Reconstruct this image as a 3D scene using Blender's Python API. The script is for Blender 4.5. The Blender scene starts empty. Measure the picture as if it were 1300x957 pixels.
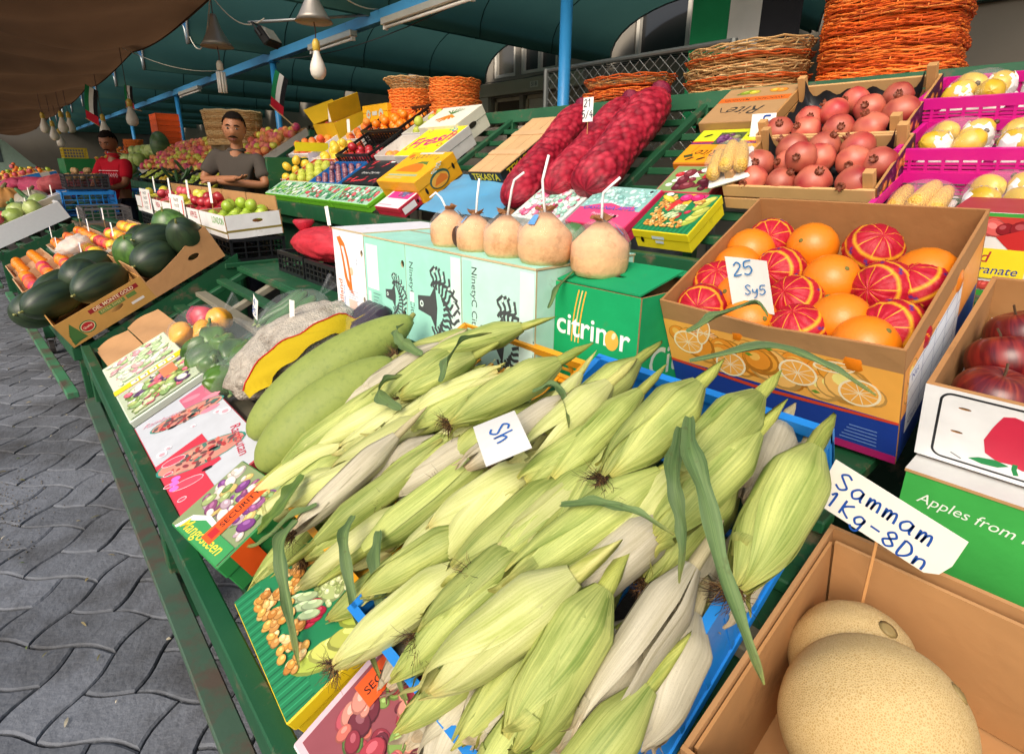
import bpy, bmesh, math, random
from mathutils import Matrix, Vector, Euler, geometry, noise
random.seed(7)
R_ = math.radians
scene = bpy.context.scene
COL = scene.collection

# ---------------------------------------------------------------- camera, sky, sun, exposure
cam_d = bpy.data.cameras.new('camera'); cam = bpy.data.objects.new('camera', cam_d); COL.objects.link(cam)
cam.matrix_world = Matrix(((0.745, 0.193, -0.639, 0.0), (-0.667, 0.233, -0.708, 0.0), (0.012, 0.953, 0.302, 1.2), (0, 0, 0, 1)))
cam.matrix_world = Matrix.Translation((0, 0, 1.2)) @ cam.matrix_world.to_3x3().to_quaternion().to_matrix().to_4x4()
cam_d.sensor_width = 36.0; cam_d.lens = 36.0 * 700.0 / 1300.0; cam_d.shift_y = -0.0342
cam_d.clip_start = 0.02; cam_d.clip_end = 500
scene.camera = cam
SUN_EL, SUN_AZ = R_(40), R_(246)           # light comes over the photographer's shoulder, from the open street
world = bpy.data.worlds.new('World'); scene.world = world; world.use_nodes = True
nt = world.node_tree; nt.nodes.clear()
sky = nt.nodes.new('ShaderNodeTexSky'); sky.sky_type = 'NISHITA'; sky.sun_disc = False
sky.sun_elevation = SUN_EL; sky.sun_rotation = SUN_AZ; sky.dust_density = 5.0; sky.air_density = 1.0; sky.ozone_density = 0.6
bg = nt.nodes.new('ShaderNodeBackground'); bg.inputs['Strength'].default_value = 0.15
wo = nt.nodes.new('ShaderNodeOutputWorld')
nt.links.new(sky.outputs[0], bg.inputs['Color']); nt.links.new(bg.outputs[0], wo.inputs['Surface'])
sun_d = bpy.data.lights.new('sun', 'SUN'); sun = bpy.data.objects.new('sun', sun_d); COL.objects.link(sun)
sun_d.energy = 1.0; sun_d.angle = R_(40); sun_d.color = (1.0, 0.95, 0.87)
# the sky's rotation is measured clockwise from +Y
sdir = Vector((math.sin(SUN_AZ) * math.cos(SUN_EL), math.cos(SUN_AZ) * math.cos(SUN_EL), math.sin(SUN_EL)))
sun.rotation_euler = sdir.to_track_quat('Z', 'Y').to_euler()
vs = scene.view_settings; vs.view_transform = 'Standard'; vs.look = 'None'; vs.gamma = 1.0; vs.use_curve_mapping = False
vs.exposure = 0.42
scene.render.engine = 'CYCLES'
scene.cycles.max_bounces = 7; scene.cycles.diffuse_bounces = 4; scene.cycles.glossy_bounces = 3
scene.cycles.transparent_max_bounces = 10; scene.cycles.transmission_bounces = 4
scene.cycles.sample_clamp_indirect = 6.0
try:
    scene.cycles.use_denoising = True; scene.cycles.denoiser = 'OPENIMAGEDENOISE'
except Exception: pass

# ---------------------------------------------------------------- colour and material helpers
def hx(s, k=1.0):
    if not isinstance(s, str): return tuple(s[:3]) + (1.0,)
    s = s.lstrip('#'); o = []
    for i in (0, 2, 4):
        c = int(s[i:i+2], 16) / 255.0
        o.append((c / 12.92 if c <= 0.04045 else ((c + 0.055) / 1.055) ** 2.4) * k)
    return (o[0], o[1], o[2], 1.0)
MATS = {}
def mat(name, rough=0.5, var=0.0, nz=None, nzc=None, bump=None, spec=0.5, coat=0.0, metal=0.0, alpha=None, rough_var=0.0, base=None, sub=0.0, dirt=None, transl=0.0, world_co=False):
    """Attribute colour 'Col' x per-object variation x noise; nz=(scale,amount), bump=(scale,strength,dist), dirt=(scale,lo,hi,hex)"""
    m = bpy.data.materials.new(name); m.use_nodes = True; MATS[name] = m
    n, l = m.node_tree.nodes, m.node_tree.links
    b = n['Principled BSDF']; b.inputs['Roughness'].default_value = rough
    b.inputs['Specular IOR Level'].default_value = spec; b.inputs['Metallic'].default_value = metal
    if coat: b.inputs['Coat Weight'].default_value = coat; b.inputs['Coat Roughness'].default_value = 0.15
    if sub: b.inputs['Subsurface Weight'].default_value = sub; b.inputs['Subsurface Radius'].default_value = (0.01, 0.006, 0.003)
    if base is None:
        a = n.new('ShaderNodeAttribute'); a.attribute_name = 'Col'; src = a.outputs['Color']
    else:
        a = n.new('ShaderNodeRGB'); a.outputs[0].default_value = hx(base); src = a.outputs[0]
    tc = n.new('ShaderNodeTexCoord'); CO = n.new('ShaderNodeNewGeometry').outputs['Position'] if world_co else tc.outputs['Object']
    def mulv(src, fac_out, lo, hi):
        mr = n.new('ShaderNodeMapRange'); l.new(fac_out, mr.inputs[0]); mr.inputs['To Min'].default_value = lo; mr.inputs['To Max'].default_value = hi
        mx = n.new('ShaderNodeMix'); mx.data_type = 'RGBA'; mx.blend_type = 'MULTIPLY'; mx.inputs[0].default_value = 1.0
        l.new(src, mx.inputs[6]); l.new(mr.outputs[0], mx.inputs[7]); return mx.outputs[2]
    if var:
        oi = n.new('ShaderNodeObjectInfo'); src = mulv(src, oi.outputs['Random'], 1 - var, 1 + var)
    if nz:
        t = n.new('ShaderNodeTexNoise'); t.inputs['Scale'].default_value = nz[0]; t.inputs['Detail'].default_value = 5; l.new(CO, t.inputs['Vector'])
        src = mulv(src, t.outputs[0], 1 - nz[1], 1 + nz[1])
    if dirt:
        t = n.new('ShaderNodeTexNoise'); t.inputs['Scale'].default_value = dirt[0]; t.inputs['Detail'].default_value = 8; t.inputs['Roughness'].default_value = 0.7; l.new(CO, t.inputs['Vector'])
        mr = n.new('ShaderNodeMapRange'); mr.clamp = True; l.new(t.outputs[0], mr.inputs[0]); mr.inputs['From Min'].default_value = dirt[1]; mr.inputs['From Max'].default_value = dirt[2]
        mx = n.new('ShaderNodeMix'); mx.data_type = 'RGBA'; l.new(mr.outputs[0], mx.inputs[0]); l.new(src, mx.inputs[6]); mx.inputs[7].default_value = hx(dirt[3]); src = mx.outputs[2]
    l.new(src, b.inputs['Base Color'])
    if bump:
        t = n.new('ShaderNodeTexNoise'); t.inputs['Scale'].default_value = bump[0]; t.inputs['Detail'].default_value = 4; l.new(CO, t.inputs['Vector'])
        bp = n.new('ShaderNodeBump'); bp.inputs['Strength'].default_value = bump[1]; bp.inputs['Distance'].default_value = bump[2]
        l.new(t.outputs[0], bp.inputs['Height']); l.new(bp.outputs[0], b.inputs['Normal'])
    if rough_var:
        t = n.new('ShaderNodeTexNoise'); t.inputs['Scale'].default_value = 9; l.new(tc.outputs['Object'], t.inputs['Vector'])
        mr = n.new('ShaderNodeMapRange'); l.new(t.outputs[0], mr.inputs[0]); mr.inputs['To Min'].default_value = max(0.05, rough - rough_var); mr.inputs['To Max'].default_value = min(1, rough + rough_var); l.new(mr.outputs[0], b.inputs['Roughness'])
    if transl:
        tr = n.new('ShaderNodeBsdfTranslucent'); l.new(src, tr.inputs['Color']); ms = n.new('ShaderNodeMixShader'); ms.inputs[0].default_value = transl
        l.new(b.outputs[0], ms.inputs[1]); l.new(tr.outputs[0], ms.inputs[2]); l.new(ms.outputs[0], n['Material Output'].inputs[0])
    if alpha is not None: b.inputs['Alpha'].default_value = alpha
    return m
mat('card', 0.85, var=0.06, nz=(14, 0.12), bump=(24, 0.35, 0.006), spec=0.25, dirt=(7, 0.6, 0.85, '6b4a2c'))
mat('print', 0.42, nz=(20, 0.10), bump=(16, 0.3, 0.006), spec=0.4, rough_var=0.1)
mat('paper', 0.7, var=0.05, nz=(30, 0.05), spec=0.3)
mat('ink', 0.6, spec=0.2)
mat('plastic', 0.38, var=0.05, nz=(12, 0.10), rough_var=0.12, dirt=(16, 0.62, 0.9, '55504a'))
mat('foam', 0.75, nz=(40, 0.05), bump=(220, 0.2, 0.001))
mat('green_paint', 0.5, nz=(5, 0.28), bump=(40, 0.3, 0.003), rough_var=0.2, dirt=(10, 0.56, 0.68, '6a5c48'), world_co=True)
mat('rust_paint', 0.6, nz=(10, 0.2), bump=(60, 0.3, 0.002), dirt=(8, 0.48, 0.62, '54493e'))
mat('blue_paint', 0.4, nz=(5, 0.12), rough_var=0.1, dirt=(14, 0.62, 0.8, '4b4a48'))
mat('wood', 0.7, var=0.08, nz=(12, 0.18), bump=(90, 0.2, 0.002))
mat('metal', 0.45, nz=(8, 0.15), metal=0.6)
mat('matte', 0.8, var=0.05, nz=(10, 0.12))
mat('cloth', 0.9, nz=(9, 0.14), bump=(160, 0.35, 0.003), spec=0.15)
mat('rubber', 0.6, nz=(20, 0.2))
mat('skin', 0.55, nz=(30, 0.06), sub=0.1)
mat('hair', 0.85, spec=0.1, nz=(120, 0.4), bump=(200, 0.6, 0.004))
mat('citrus', 0.38, var=0.07, nz=(9, 0.08), bump=(190, 0.35, 0.0012), coat=0.12)
mat('waxy', 0.3, var=0.12, nz=(14, 0.16), coat=0.2, bump=(40, 0.08, 0.002))
mat('rough_fruit', 0.55, var=0.1, nz=(26, 0.18), bump=(70, 0.25, 0.002), dirt=(30, 0.66, 0.8, '5a3d22'))
mat('pom', 0.42, var=0.25, nz=(20, 0.3), coat=0.08, bump=(60, 0.15, 0.0015), dirt=(24, 0.62, 0.78, '8a4a2a'))
mat('veg', 0.35, var=0.1, nz=(20, 0.22), bump=(30, 0.15, 0.003), coat=0.1)
mat('wicker', 0.65, var=0.14, nz=(60, 0.3), bump=(200, 0.4, 0.002))
mat('leafy', 0.5, var=0.15, nz=(25, 0.2), transl=0.25)
mat('tarp', 0.9, nz=(3, 0.22), bump=(60, 0.4, 0.006), spec=0.1, transl=0.4)
mat('canopy', 0.8, nz=(3, 0.10), bump=(200, 0.2, 0.002), spec=0.15, transl=0.35)
mat('concrete', 0.8, var=0.2, nz=(22, 0.3), bump=(70, 0.8, 0.005), spec=0.35, dirt=(2.2, 0.46, 0.72, '33312e'), world_co=True)
mat('plaster', 0.9, nz=(2.5, 0.14), bump=(40, 0.25, 0.004), spec=0.15)
mat('glassy', 0.12, spec=0.6)
mat('bulbglass', 0.35, sub=0.0)
def bag_mat(name, base, fac, rough=0.12, add=.45):
    m = bpy.data.materials.new(name); m.use_nodes = True; MATS[name] = m
    n, l = m.node_tree.nodes, m.node_tree.links; b = n['Principled BSDF']
    b.inputs['Base Color'].default_value = hx(base); b.inputs['Roughness'].default_value = rough
    tr = n.new('ShaderNodeBsdfTransparent'); ms = n.new('ShaderNodeMixShader'); lw = n.new('ShaderNodeLayerWeight'); lw.inputs[0].default_value = 0.35
    tc = n.new('ShaderNodeTexCoord'); tx = n.new('ShaderNodeTexNoise'); tx.inputs['Scale'].default_value = 38; tx.inputs['Detail'].default_value = 3; tx.inputs['Distortion'].default_value = 1.2
    l.new(tc.outputs['Object'], tx.inputs['Vector']); bp = n.new('ShaderNodeBump'); bp.inputs['Strength'].default_value = 0.7; bp.inputs['Distance'].default_value = 0.006
    l.new(tx.outputs[0], bp.inputs['Height']); l.new(bp.outputs[0], b.inputs['Normal'])
    mr = n.new('ShaderNodeMapRange'); l.new(lw.outputs['Facing'], mr.inputs[0]); mr.inputs['To Min'].default_value = fac; mr.inputs['To Max'].default_value = min(1, fac + add)
    l.new(mr.outputs[0], ms.inputs[0]); l.new(tr.outputs[0], ms.inputs[1]); l.new(b.outputs[0], ms.inputs[2]); l.new(ms.outputs[0], n['Material Output'].inputs[0])
bag_mat('clear_bag', 'e4e8ea', 0.012, .06, .14); bag_mat('wrap', 'f0f0f0', 0.03, 0.06, .18); bag_mat('milky_bag', 'e9e4da', 0.45, 0.25); bag_mat('pink_bag', 'c43060', 0.45, 0.2)
# corn husk: fibres run along each leaf (uv: u across, v along)
def husk_mat(name, light, dark, spot):
    m = bpy.data.materials.new(name); m.use_nodes = True; MATS[name] = m
    n, l = m.node_tree.nodes, m.node_tree.links; b = n['Principled BSDF']; b.inputs['Roughness'].default_value = 0.5; b.inputs['Specular IOR Level'].default_value = 0.35
    tc = n.new('ShaderNodeTexCoord'); oi = n.new('ShaderNodeObjectInfo')
    mp = n.new('ShaderNodeMapping'); mp.inputs['Scale'].default_value = (38, 1.6, 1); l.new(tc.outputs['UV'], mp.inputs['Vector'])
    ad = n.new('ShaderNodeVectorMath'); ad.operation = 'ADD'; l.new(mp.outputs[0], ad.inputs[0]); l.new(oi.outputs['Random'], ad.inputs[1])
    f1 = n.new('ShaderNodeTexNoise'); f1.inputs['Scale'].default_value = 1.0; f1.inputs['Detail'].default_value = 6; l.new(ad.outputs[0], f1.inputs['Vector'])
    mp2 = n.new('ShaderNodeMapping'); mp2.inputs['Scale'].default_value = (2.2, 1.4, 1); l.new(tc.outputs['UV'], mp2.inputs['Vector'])
    ad2 = n.new('ShaderNodeVectorMath'); ad2.operation = 'MULTIPLY_ADD'; l.new(oi.outputs['Random'], ad2.inputs[0]); ad2.inputs[1].default_value = (37, 37, 37); l.new(mp2.outputs[0], ad2.inputs[2])
    f2 = n.new('ShaderNodeTexNoise'); f2.inputs['Scale'].default_value = 1.3; f2.inputs['Detail'].default_value = 4; l.new(ad2.outputs[0], f2.inputs['Vector'])
    av = n.new('ShaderNodeMath'); av.operation = 'MULTIPLY_ADD'; l.new(f1.outputs[0], av.inputs[0]); av.inputs[1].default_value = 0.55
    m2 = n.new('ShaderNodeMath'); m2.operation = 'MULTIPLY'; l.new(f2.outputs[0], m2.inputs[0]); m2.inputs[1].default_value = 0.75; l.new(m2.outputs[0], av.inputs[2])
    cr = n.new('ShaderNodeValToRGB'); cr.color_ramp.elements[0].position = 0.42; cr.color_ramp.elements[0].color = hx(dark); cr.color_ramp.elements[1].position = 0.86; cr.color_ramp.elements[1].color = hx(light)
    l.new(av.outputs[0], cr.inputs[0])
    at = n.new('ShaderNodeAttribute'); at.attribute_name = 'Col'
    mx = n.new('ShaderNodeMix'); mx.data_type = 'RGBA'; mx.blend_type = 'MULTIPLY'; mx.inputs[0].default_value = 1.0; l.new(cr.outputs[0], mx.inputs[6]); l.new(at.outputs['Color'], mx.inputs[7])
    mr = n.new('ShaderNodeMapRange'); l.new(oi.outputs['Random'], mr.inputs[0]); mr.inputs['To Min'].default_value = 0.82; mr.inputs['To Max'].default_value = 1.12
    mv = n.new('ShaderNodeMix'); mv.data_type = 'RGBA'; mv.blend_type = 'MULTIPLY'; mv.inputs[0].default_value = 1.0; l.new(mx.outputs[2], mv.inputs[6]); l.new(mr.outputs[0], mv.inputs[7])
    sp = n.new('ShaderNodeTexNoise'); sp.inputs['Scale'].default_value = 75; sp.inputs['Detail'].default_value = 3; l.new(tc.outputs['Object'], sp.inputs['Vector'])
    sr = n.new('ShaderNodeMapRange'); l.new(sp.outputs[0], sr.inputs[0]); sr.inputs['From Min'].default_value = 0.60; sr.inputs['From Max'].default_value = 0.74; sr.inputs['To Max'].default_value = 0.6
    ms = n.new('ShaderNodeMix'); ms.data_type = 'RGBA'; l.new(sr.outputs[0], ms.inputs[0]); l.new(mv.outputs[2], ms.inputs[6]); ms.inputs[7].default_value = hx(spot)
    l.new(ms.outputs[2], b.inputs['Base Color'])
    bp = n.new('ShaderNodeBump'); bp.inputs['Strength'].default_value = 0.5; bp.inputs['Distance'].default_value = 0.0016; l.new(f1.outputs[0], bp.inputs['Height']); l.new(bp.outputs[0], b.inputs['Normal'])
    tr = n.new('ShaderNodeBsdfTranslucent'); l.new(ms.outputs[2], tr.inputs['Color']); sh = n.new('ShaderNodeMixShader'); sh.inputs[0].default_value = 0.18
    l.new(b.outputs[0], sh.inputs[1]); l.new(tr.outputs[0], sh.inputs[2]); l.new(sh.outputs[0], n['Material Output'].inputs[0])
husk_mat('husk', 'cad07a', '6f8836', '5a4f24'); husk_mat('husk_pale', 'dcdc9c', 'a6b05c', '7a6c3a'); husk_mat('husk_white', 'cfc8b0', 'a39c80', '75684c'); husk_mat('corn_leaf', '78905a', '3c5a34', '5a5a34')
# net of a muskmelon, stripes of a watermelon, streaks of an apple
def fruit_mat(name, kind, c1, c2, rough=0.4, coat=0.1):
    m = bpy.data.materials.new(name); m.use_nodes = True; MATS[name] = m
    n, l = m.node_tree.nodes, m.node_tree.links; b = n['Principled BSDF']; b.inputs['Roughness'].default_value = rough; b.inputs['Coat Weight'].default_value = coat; b.inputs['Coat Roughness'].default_value = 0.2
    tc = n.new('ShaderNodeTexCoord'); oi = n.new('ShaderNodeObjectInfo')
    ad = n.new('ShaderNodeVectorMath'); ad.operation = 'ADD'; l.new(oi.outputs['Random'], ad.inputs[1])
    mx = n.new('ShaderNodeMix'); mx.data_type = 'RGBA'; mx.inputs[6].default_value = hx(c1); mx.inputs[7].default_value = hx(c2)
    if kind == 'net':
        l.new(tc.outputs['Object'], ad.inputs[0])
        w = n.new('ShaderNodeTexNoise'); w.inputs['Scale'].default_value = 30; l.new(ad.outputs[0], w.inputs['Vector'])
        d = n.new('ShaderNodeVectorMath'); d.operation = 'MULTIPLY_ADD'; l.new(w.outputs['Color'], d.inputs[0]); d.inputs[1].default_value = (0.012,) * 3; l.new(ad.outputs[0], d.inputs[2])
        v = n.new('ShaderNodeTexVoronoi'); v.feature = 'DISTANCE_TO_EDGE'; v.inputs['Scale'].default_value = 380; l.new(d.outputs[0], v.inputs['Vector'])
        mr = n.new('ShaderNodeMapRange'); l.new(v.outputs['Distance'], mr.inputs[0]); mr.inputs['From Max'].default_value = 0.28; l.new(mr.outputs[0], mx.inputs[0])
        bp = n.new('ShaderNodeBump'); bp.invert = True; bp.inputs['Strength'].default_value = 0.4; bp.inputs['Distance'].default_value = 0.0012; l.new(mr.outputs[0], bp.inputs['Height']); l.new(bp.outputs[0], b.inputs['Normal'])
    else:
        sc = {'stripe': (9, 1.0, 1), 'streak': (14, 1.2, 1)}[kind]
        mp = n.new('ShaderNodeMapping'); mp.inputs['Scale'].default_value = sc; l.new(tc.outputs['UV'], ad.inputs[0]); l.new(ad.outputs[0], mp.inputs['Vector'])
        t = n.new('ShaderNodeTexNoise'); t.inputs['Scale'].default_value = 2.2; t.inputs['Detail'].default_value = 6; l.new(mp.outputs[0], t.inputs['Vector'])
        mr = n.new('ShaderNodeMapRange'); l.new(t.outputs[0], mr.inputs[0]); mr.inputs['From Min'].default_value = 0.45; mr.inputs['From Max'].default_value = 0.68; l.new(mr.outputs[0], mx.inputs[0])
    a = n.new('ShaderNodeAttribute'); a.attribute_name = 'Col'
    my = n.new('ShaderNodeMix'); my.data_type = 'RGBA'; my.blend_type = 'MULTIPLY'; my.inputs[0].default_value = 1.0; l.new(mx.outputs[2], my.inputs[6]); l.new(a.outputs['Color'], my.inputs[7])
    l.new(my.outputs[2], b.inputs['Base Color'])
fruit_mat('melon_net', 'net', 'd2b984', 'b8985c', 0.7, 0.0); fruit_mat('watermelon', 'stripe', '2c3c28', '18281e', 0.42, 0.08); fruit_mat('apple_skin', 'streak', '560c14', '86221c', 0.3, 0.25); fruit_mat('papaya_skin', 'streak', '9aa04a', '7f8c3a', 0.55, 0.0)
# knotted net over onions: fine diagonal threads
m = mat('onion_net', 0.42, nz=(30, 0.35), spec=0.4)
n, l = m.node_tree.nodes, m.node_tree.links
tc = n.new('ShaderNodeTexCoord'); wv = n.new('ShaderNodeTexWave'); wv.bands_direction = 'DIAGONAL'; wv.inputs['Scale'].default_value = 90; wv.inputs['Distortion'].default_value = 1.5
l.new(tc.outputs['Object'], wv.inputs['Vector']); bp = n.new('ShaderNodeBump'); bp.inputs['Strength'].default_value = 0.5; bp.inputs['Distance'].default_value = 0.003; l.new(wv.outputs[1], bp.inputs['Height']); l.new(bp.outputs[0], n['Principled BSDF'].inputs['Normal'])

# ---------------------------------------------------------------- mesh builder
class MB:
    def __init__(s): s.v = []; s.f = []; s.fm = []; s.fc = []; s.fs = []; s.vc = {}; s.uv = {}
    def add(s, g, mat='matte', col=(1, 1, 1, 1), M=None, smooth=False, vc=None, uv=None):
        vs, fs = g; o = len(s.v); col = hx(col)
        s.v += [tuple(M @ Vector(p)) for p in vs] if M is not None else [tuple(p) for p in vs]
        for f in fs: s.f.append(tuple(i + o for i in f)); s.fm.append(mat); s.fc.append(col); s.fs.append(smooth)
        if vc is not None:
            for i, c in enumerate(vc): s.vc[o + i] = c
        if uv is not None:
            for i, c in enumerate(uv): s.uv[o + i] = c
        return s
    def mesh(s, name):
        me = bpy.data.meshes.new(name); me.from_pydata(s.v, [], s.f)
        ms = []
        for k in s.fm:
            if k not in ms: ms.append(k)
        for k in ms: me.materials.append(MATS[k])
        ix = {k: i for i, k in enumerate(ms)}
        me.polygons.foreach_set('material_index', [ix[k] for k in s.fm]); me.polygons.foreach_set('use_smooth', s.fs)
        at = me.color_attributes.new('Col', 'FLOAT_COLOR', 'CORNER'); d = []
        for f, c in zip(s.f, s.fc):
            for i in f: d.extend(s.vc.get(i, c))
        at.data.foreach_set('color', d)
        if s.uv:
            ul = me.uv_layers.new(name='UVMap'); d = []
            for f in s.f:
                for i in f: d.extend(s.uv.get(i, (0, 0)))
            ul.data.foreach_set('uv', d)
        me.update(); return me
def obj(name, data, parent=None, M=None):
    o = bpy.data.objects.new(name, data); COL.objects.link(o)
    if parent is not None: o.parent = parent
    if M is not None: o.matrix_world = M if parent is None else M
    if parent is not None and M is not None: o.matrix_parent_inverse = Matrix(); o.matrix_local = M
    return o
def tag(o, label=None, cat=None, group=None, kind=None):
    if label: o['label'] = label
    if cat: o['category'] = cat
    if group: o['group'] = group
    if kind: o['kind'] = kind
    return o
def thing(name, label, cat, M=None, group=None):
    o = bpy.data.objects.new(name, None); COL.objects.link(o); o.empty_display_size = 0.05
    if M is not None: o.matrix_world = M
    return tag(o, label, cat, group)
def part(name, mb, parent, M=None, label=None, kind=None):
    o = obj(name, mb.mesh(name) if isinstance(mb, MB) else mb, parent, M)
    if label: o['label'] = label
    if kind: o['kind'] = kind
    return o
def solo(name, mb, label, cat, M=None, group=None, kind=None):
    return tag(obj(name, mb.mesh(name) if isinstance(mb, MB) else mb, None, M), label, cat, group, kind)
def struct(name, mb, M=None): return tag(obj(name, mb.mesh(name), None, M), None, None, None, 'structure')
def copy_tree(o, M, parent=None, label=None, group=None):
    c = o.copy(); COL.objects.link(c)
    if parent is not None: c.parent = parent
    else: c.matrix_world = M
    if label: c['label'] = label
    if group: c['group'] = group
    for ch in list(o.children): copy_tree(ch, None, c)
    return c
T = Matrix.Translation
def RX(a): return Matrix.Rotation(R_(a), 4, 'X')
def RY(a): return Matrix.Rotation(R_(a), 4, 'Y')
def RZ(a): return Matrix.Rotation(R_(a), 4, 'Z')
def SC(x, y=None, z=None): return Matrix.Diagonal((x, x if y is None else y, x if z is None else z, 1))
U = random.uniform
# shapes: each returns (verts, faces)
def g_box(x0, x1, y0, y1, z0, z1):
    return ([(x0, y0, z0), (x1, y0, z0), (x1, y1, z0), (x0, y1, z0), (x0, y0, z1), (x1, y0, z1), (x1, y1, z1), (x0, y1, z1)],
            [(0, 3, 2, 1), (4, 5, 6, 7), (0, 1, 5, 4), (1, 2, 6, 5), (2, 3, 7, 6), (3, 0, 4, 7)])
def g_bbox(x0, x1, y0, y1, z0, z1, b=0.004):
    vs = []; fs = []
    bm = bmesh.new(); q = g_box(x0, x1, y0, y1, z0, z1); bv = [bm.verts.new(p) for p in q[0]]
    for f in q[1]: bm.faces.new([bv[i] for i in f])
    bmesh.ops.bevel(bm, geom=bm.edges[:], offset=b, segments=1, affect='EDGES'); bm.verts.index_update()
    vs = [tuple(v.co) for v in bm.verts]; fs = [tuple(v.index for v in f.verts) for f in bm.faces]; bm.free(); return vs, fs
def g_tube(pts, r, n=8, caps=True, flat=1.0):
    P = [Vector(p) for p in pts]; rs = r if isinstance(r, (list, tuple)) else [r] * len(P); vs = []; fs = []
    up = Vector((0, 0, 1))
    if abs((P[1] - P[0]).normalized().dot(up)) > 0.9: up = Vector((1, 0, 0))
    for i, p in enumerate(P):
        d = (P[min(i + 1, len(P) - 1)] - P[max(i - 1, 0)]).normalized(); a = d.cross(up)
        a = a.normalized() if a.length > 1e-6 else Vector((1, 0, 0)); b = a.cross(d); up = b
        for k in range(n):
            t = 2 * math.pi * k / n; vs.append(tuple(p + a * (math.cos(t) * rs[i]) + b * (math.sin(t) * rs[i] * flat)))
    for i in range(len(P) - 1):
        for k in range(n): fs.append((i * n + k, i * n + (k + 1) % n, (i + 1) * n + (k + 1) % n, (i + 1) * n + k))
    if caps: fs.append(tuple(range(n - 1, -1, -1))); fs.append(tuple((len(P) - 1) * n + k for k in range(n)))
    return vs, fs
def g_lathe(prof, n=16, uvs=False):
    vs = []; fs = []; m = len(prof)
    for r, z in prof:
        for k in range(n): t = 2 * math.pi * k / n; vs.append((r * math.cos(t), r * math.sin(t), z))
    for i in range(m - 1):
        for k in range(n): fs.append((i * n + k, i * n + (k + 1) % n, (i + 1) * n + (k + 1) % n, (i + 1) * n + k))
    fs.append(tuple(range(n - 1, -1, -1))); fs.append(tuple((m - 1) * n + k for k in range(n)))
    return vs, fs
def g_grid(fn, nu, nv, closed=False):
    """fn(u,v)->xyz, u,v in 0..1"""
    vs = [fn(i / nu, j / nv) for j in range(nv + 1) for i in range(nu + (0 if closed else 1))]; w = nu if closed else nu + 1; fs = []
    for j in range(nv):
        for i in range(nu): fs.append((j * w + i, j * w + (i + 1) % w, (j + 1) * w + (i + 1) % w, (j + 1) * w + i))
    return vs, fs
def guv(nu, nv): return [(i / nu, j / nv) for j in range(nv + 1) for i in range(nu + 1)]
def g_ball(rx, ry, rz, nu=18, nv=12, fn=None):
    vs = []; fs = []
    for j in range(nv + 1):
        th = math.pi * j / nv
        for i in range(nu):
            ph = 2 * math.pi * i / nu; d = (math.sin(th) * math.cos(ph), math.sin(th) * math.sin(ph), math.cos(th))
            k = fn(d) if fn else 1.0; vs.append((d[0] * rx * k, d[1] * ry * k, d[2] * rz * k))
    for j in range(nv):
        for i in range(nu): fs.append((j * nu + i, (j + 1) * nu + i, (j + 1) * nu + (i + 1) % nu, j * nu + (i + 1) % nu))
    return vs, fs
def ball_uv(nu=18, nv=12): return [(i / nu, j / nv) for j in range(nv + 1) for i in range(nu)]
def ellpts(cu, cv, ru, rv, n=18, rot=0):
    c, s = math.cos(R_(rot)), math.sin(R_(rot)); o = []
    for k in range(n): t = 2 * math.pi * k / n; x, y = ru * math.cos(t), rv * math.sin(t); o.append((cu + x * c - y * s, cv + x * s + y * c))
    return o
def g_plate(outer, holes, t):
    """flat plate in the uv plane with holes, thickness t along +w; verts (u,v,w)"""
    loops = [outer] + list(holes); flat = [p for L in loops for p in L]; n = len(flat)
    tris = geometry.tessellate_polygon([[Vector((p[0], p[1], 0)) for p in L] for L in loops])
    vs = [(p[0], p[1], 0) for p in flat] + [(p[0], p[1], t) for p in flat]; fs = []
    for a, b, c in tris:
        pa, pb, pc = flat[a], flat[b], flat[c]
        if (pb[0]-pa[0])*(pc[1]-pa[1]) - (pb[1]-pa[1])*(pc[0]-pa[0]) < 0: b, c = c, b
        fs.append((c, b, a)); fs.append((a + n, b + n, c + n))
    nf = len(fs); o = 0
    for li, L in enumerate(loops):
        m = len(L)
        for i in range(m): a, b = o + i, o + (i + 1) % m; fs.append((a, b, b + n, a + n))
        o += m
    return vs, fs, nf
def frameM(o, u, v):
    u = Vector(u).normalized(); v = Vector(v).normalized(); w = u.cross(v); o = Vector(o)
    return Matrix(((u.x, v.x, w.x, o.x), (u.y, v.y, w.y, o.y), (u.z, v.z, w.z, o.z), (0, 0, 0, 1)))
_txt = {}
def g_text(s, size=1.0, shear=0.0, bold=0.0):
    k = (s, shear, bold)
    if k not in _txt:
        cu = bpy.data.curves.new('lettering', 'FONT'); cu.body = s; cu.size = 1.0; cu.shear = shear; cu.offset = bold; cu.resolution_u = 3; cu.align_x = 'CENTER'; cu.align_y = 'CENTER'; cu.fill_mode = 'FRONT'
        o = bpy.data.objects.new('lettering', cu); COL.objects.link(o); dg = bpy.context.evaluated_depsgraph_get(); me = bpy.data.meshes.new_from_object(o.evaluated_get(dg))
        _txt[k] = ([tuple(v.co) for v in me.vertices], [tuple(p.vertices) for p in me.polygons])
        bpy.data.objects.remove(o); bpy.data.curves.remove(cu); bpy.data.meshes.remove(me)
    vs, fs = _txt[k]; return [(v[0] * size, v[1] * size, 0) for v in vs], fs
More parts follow.
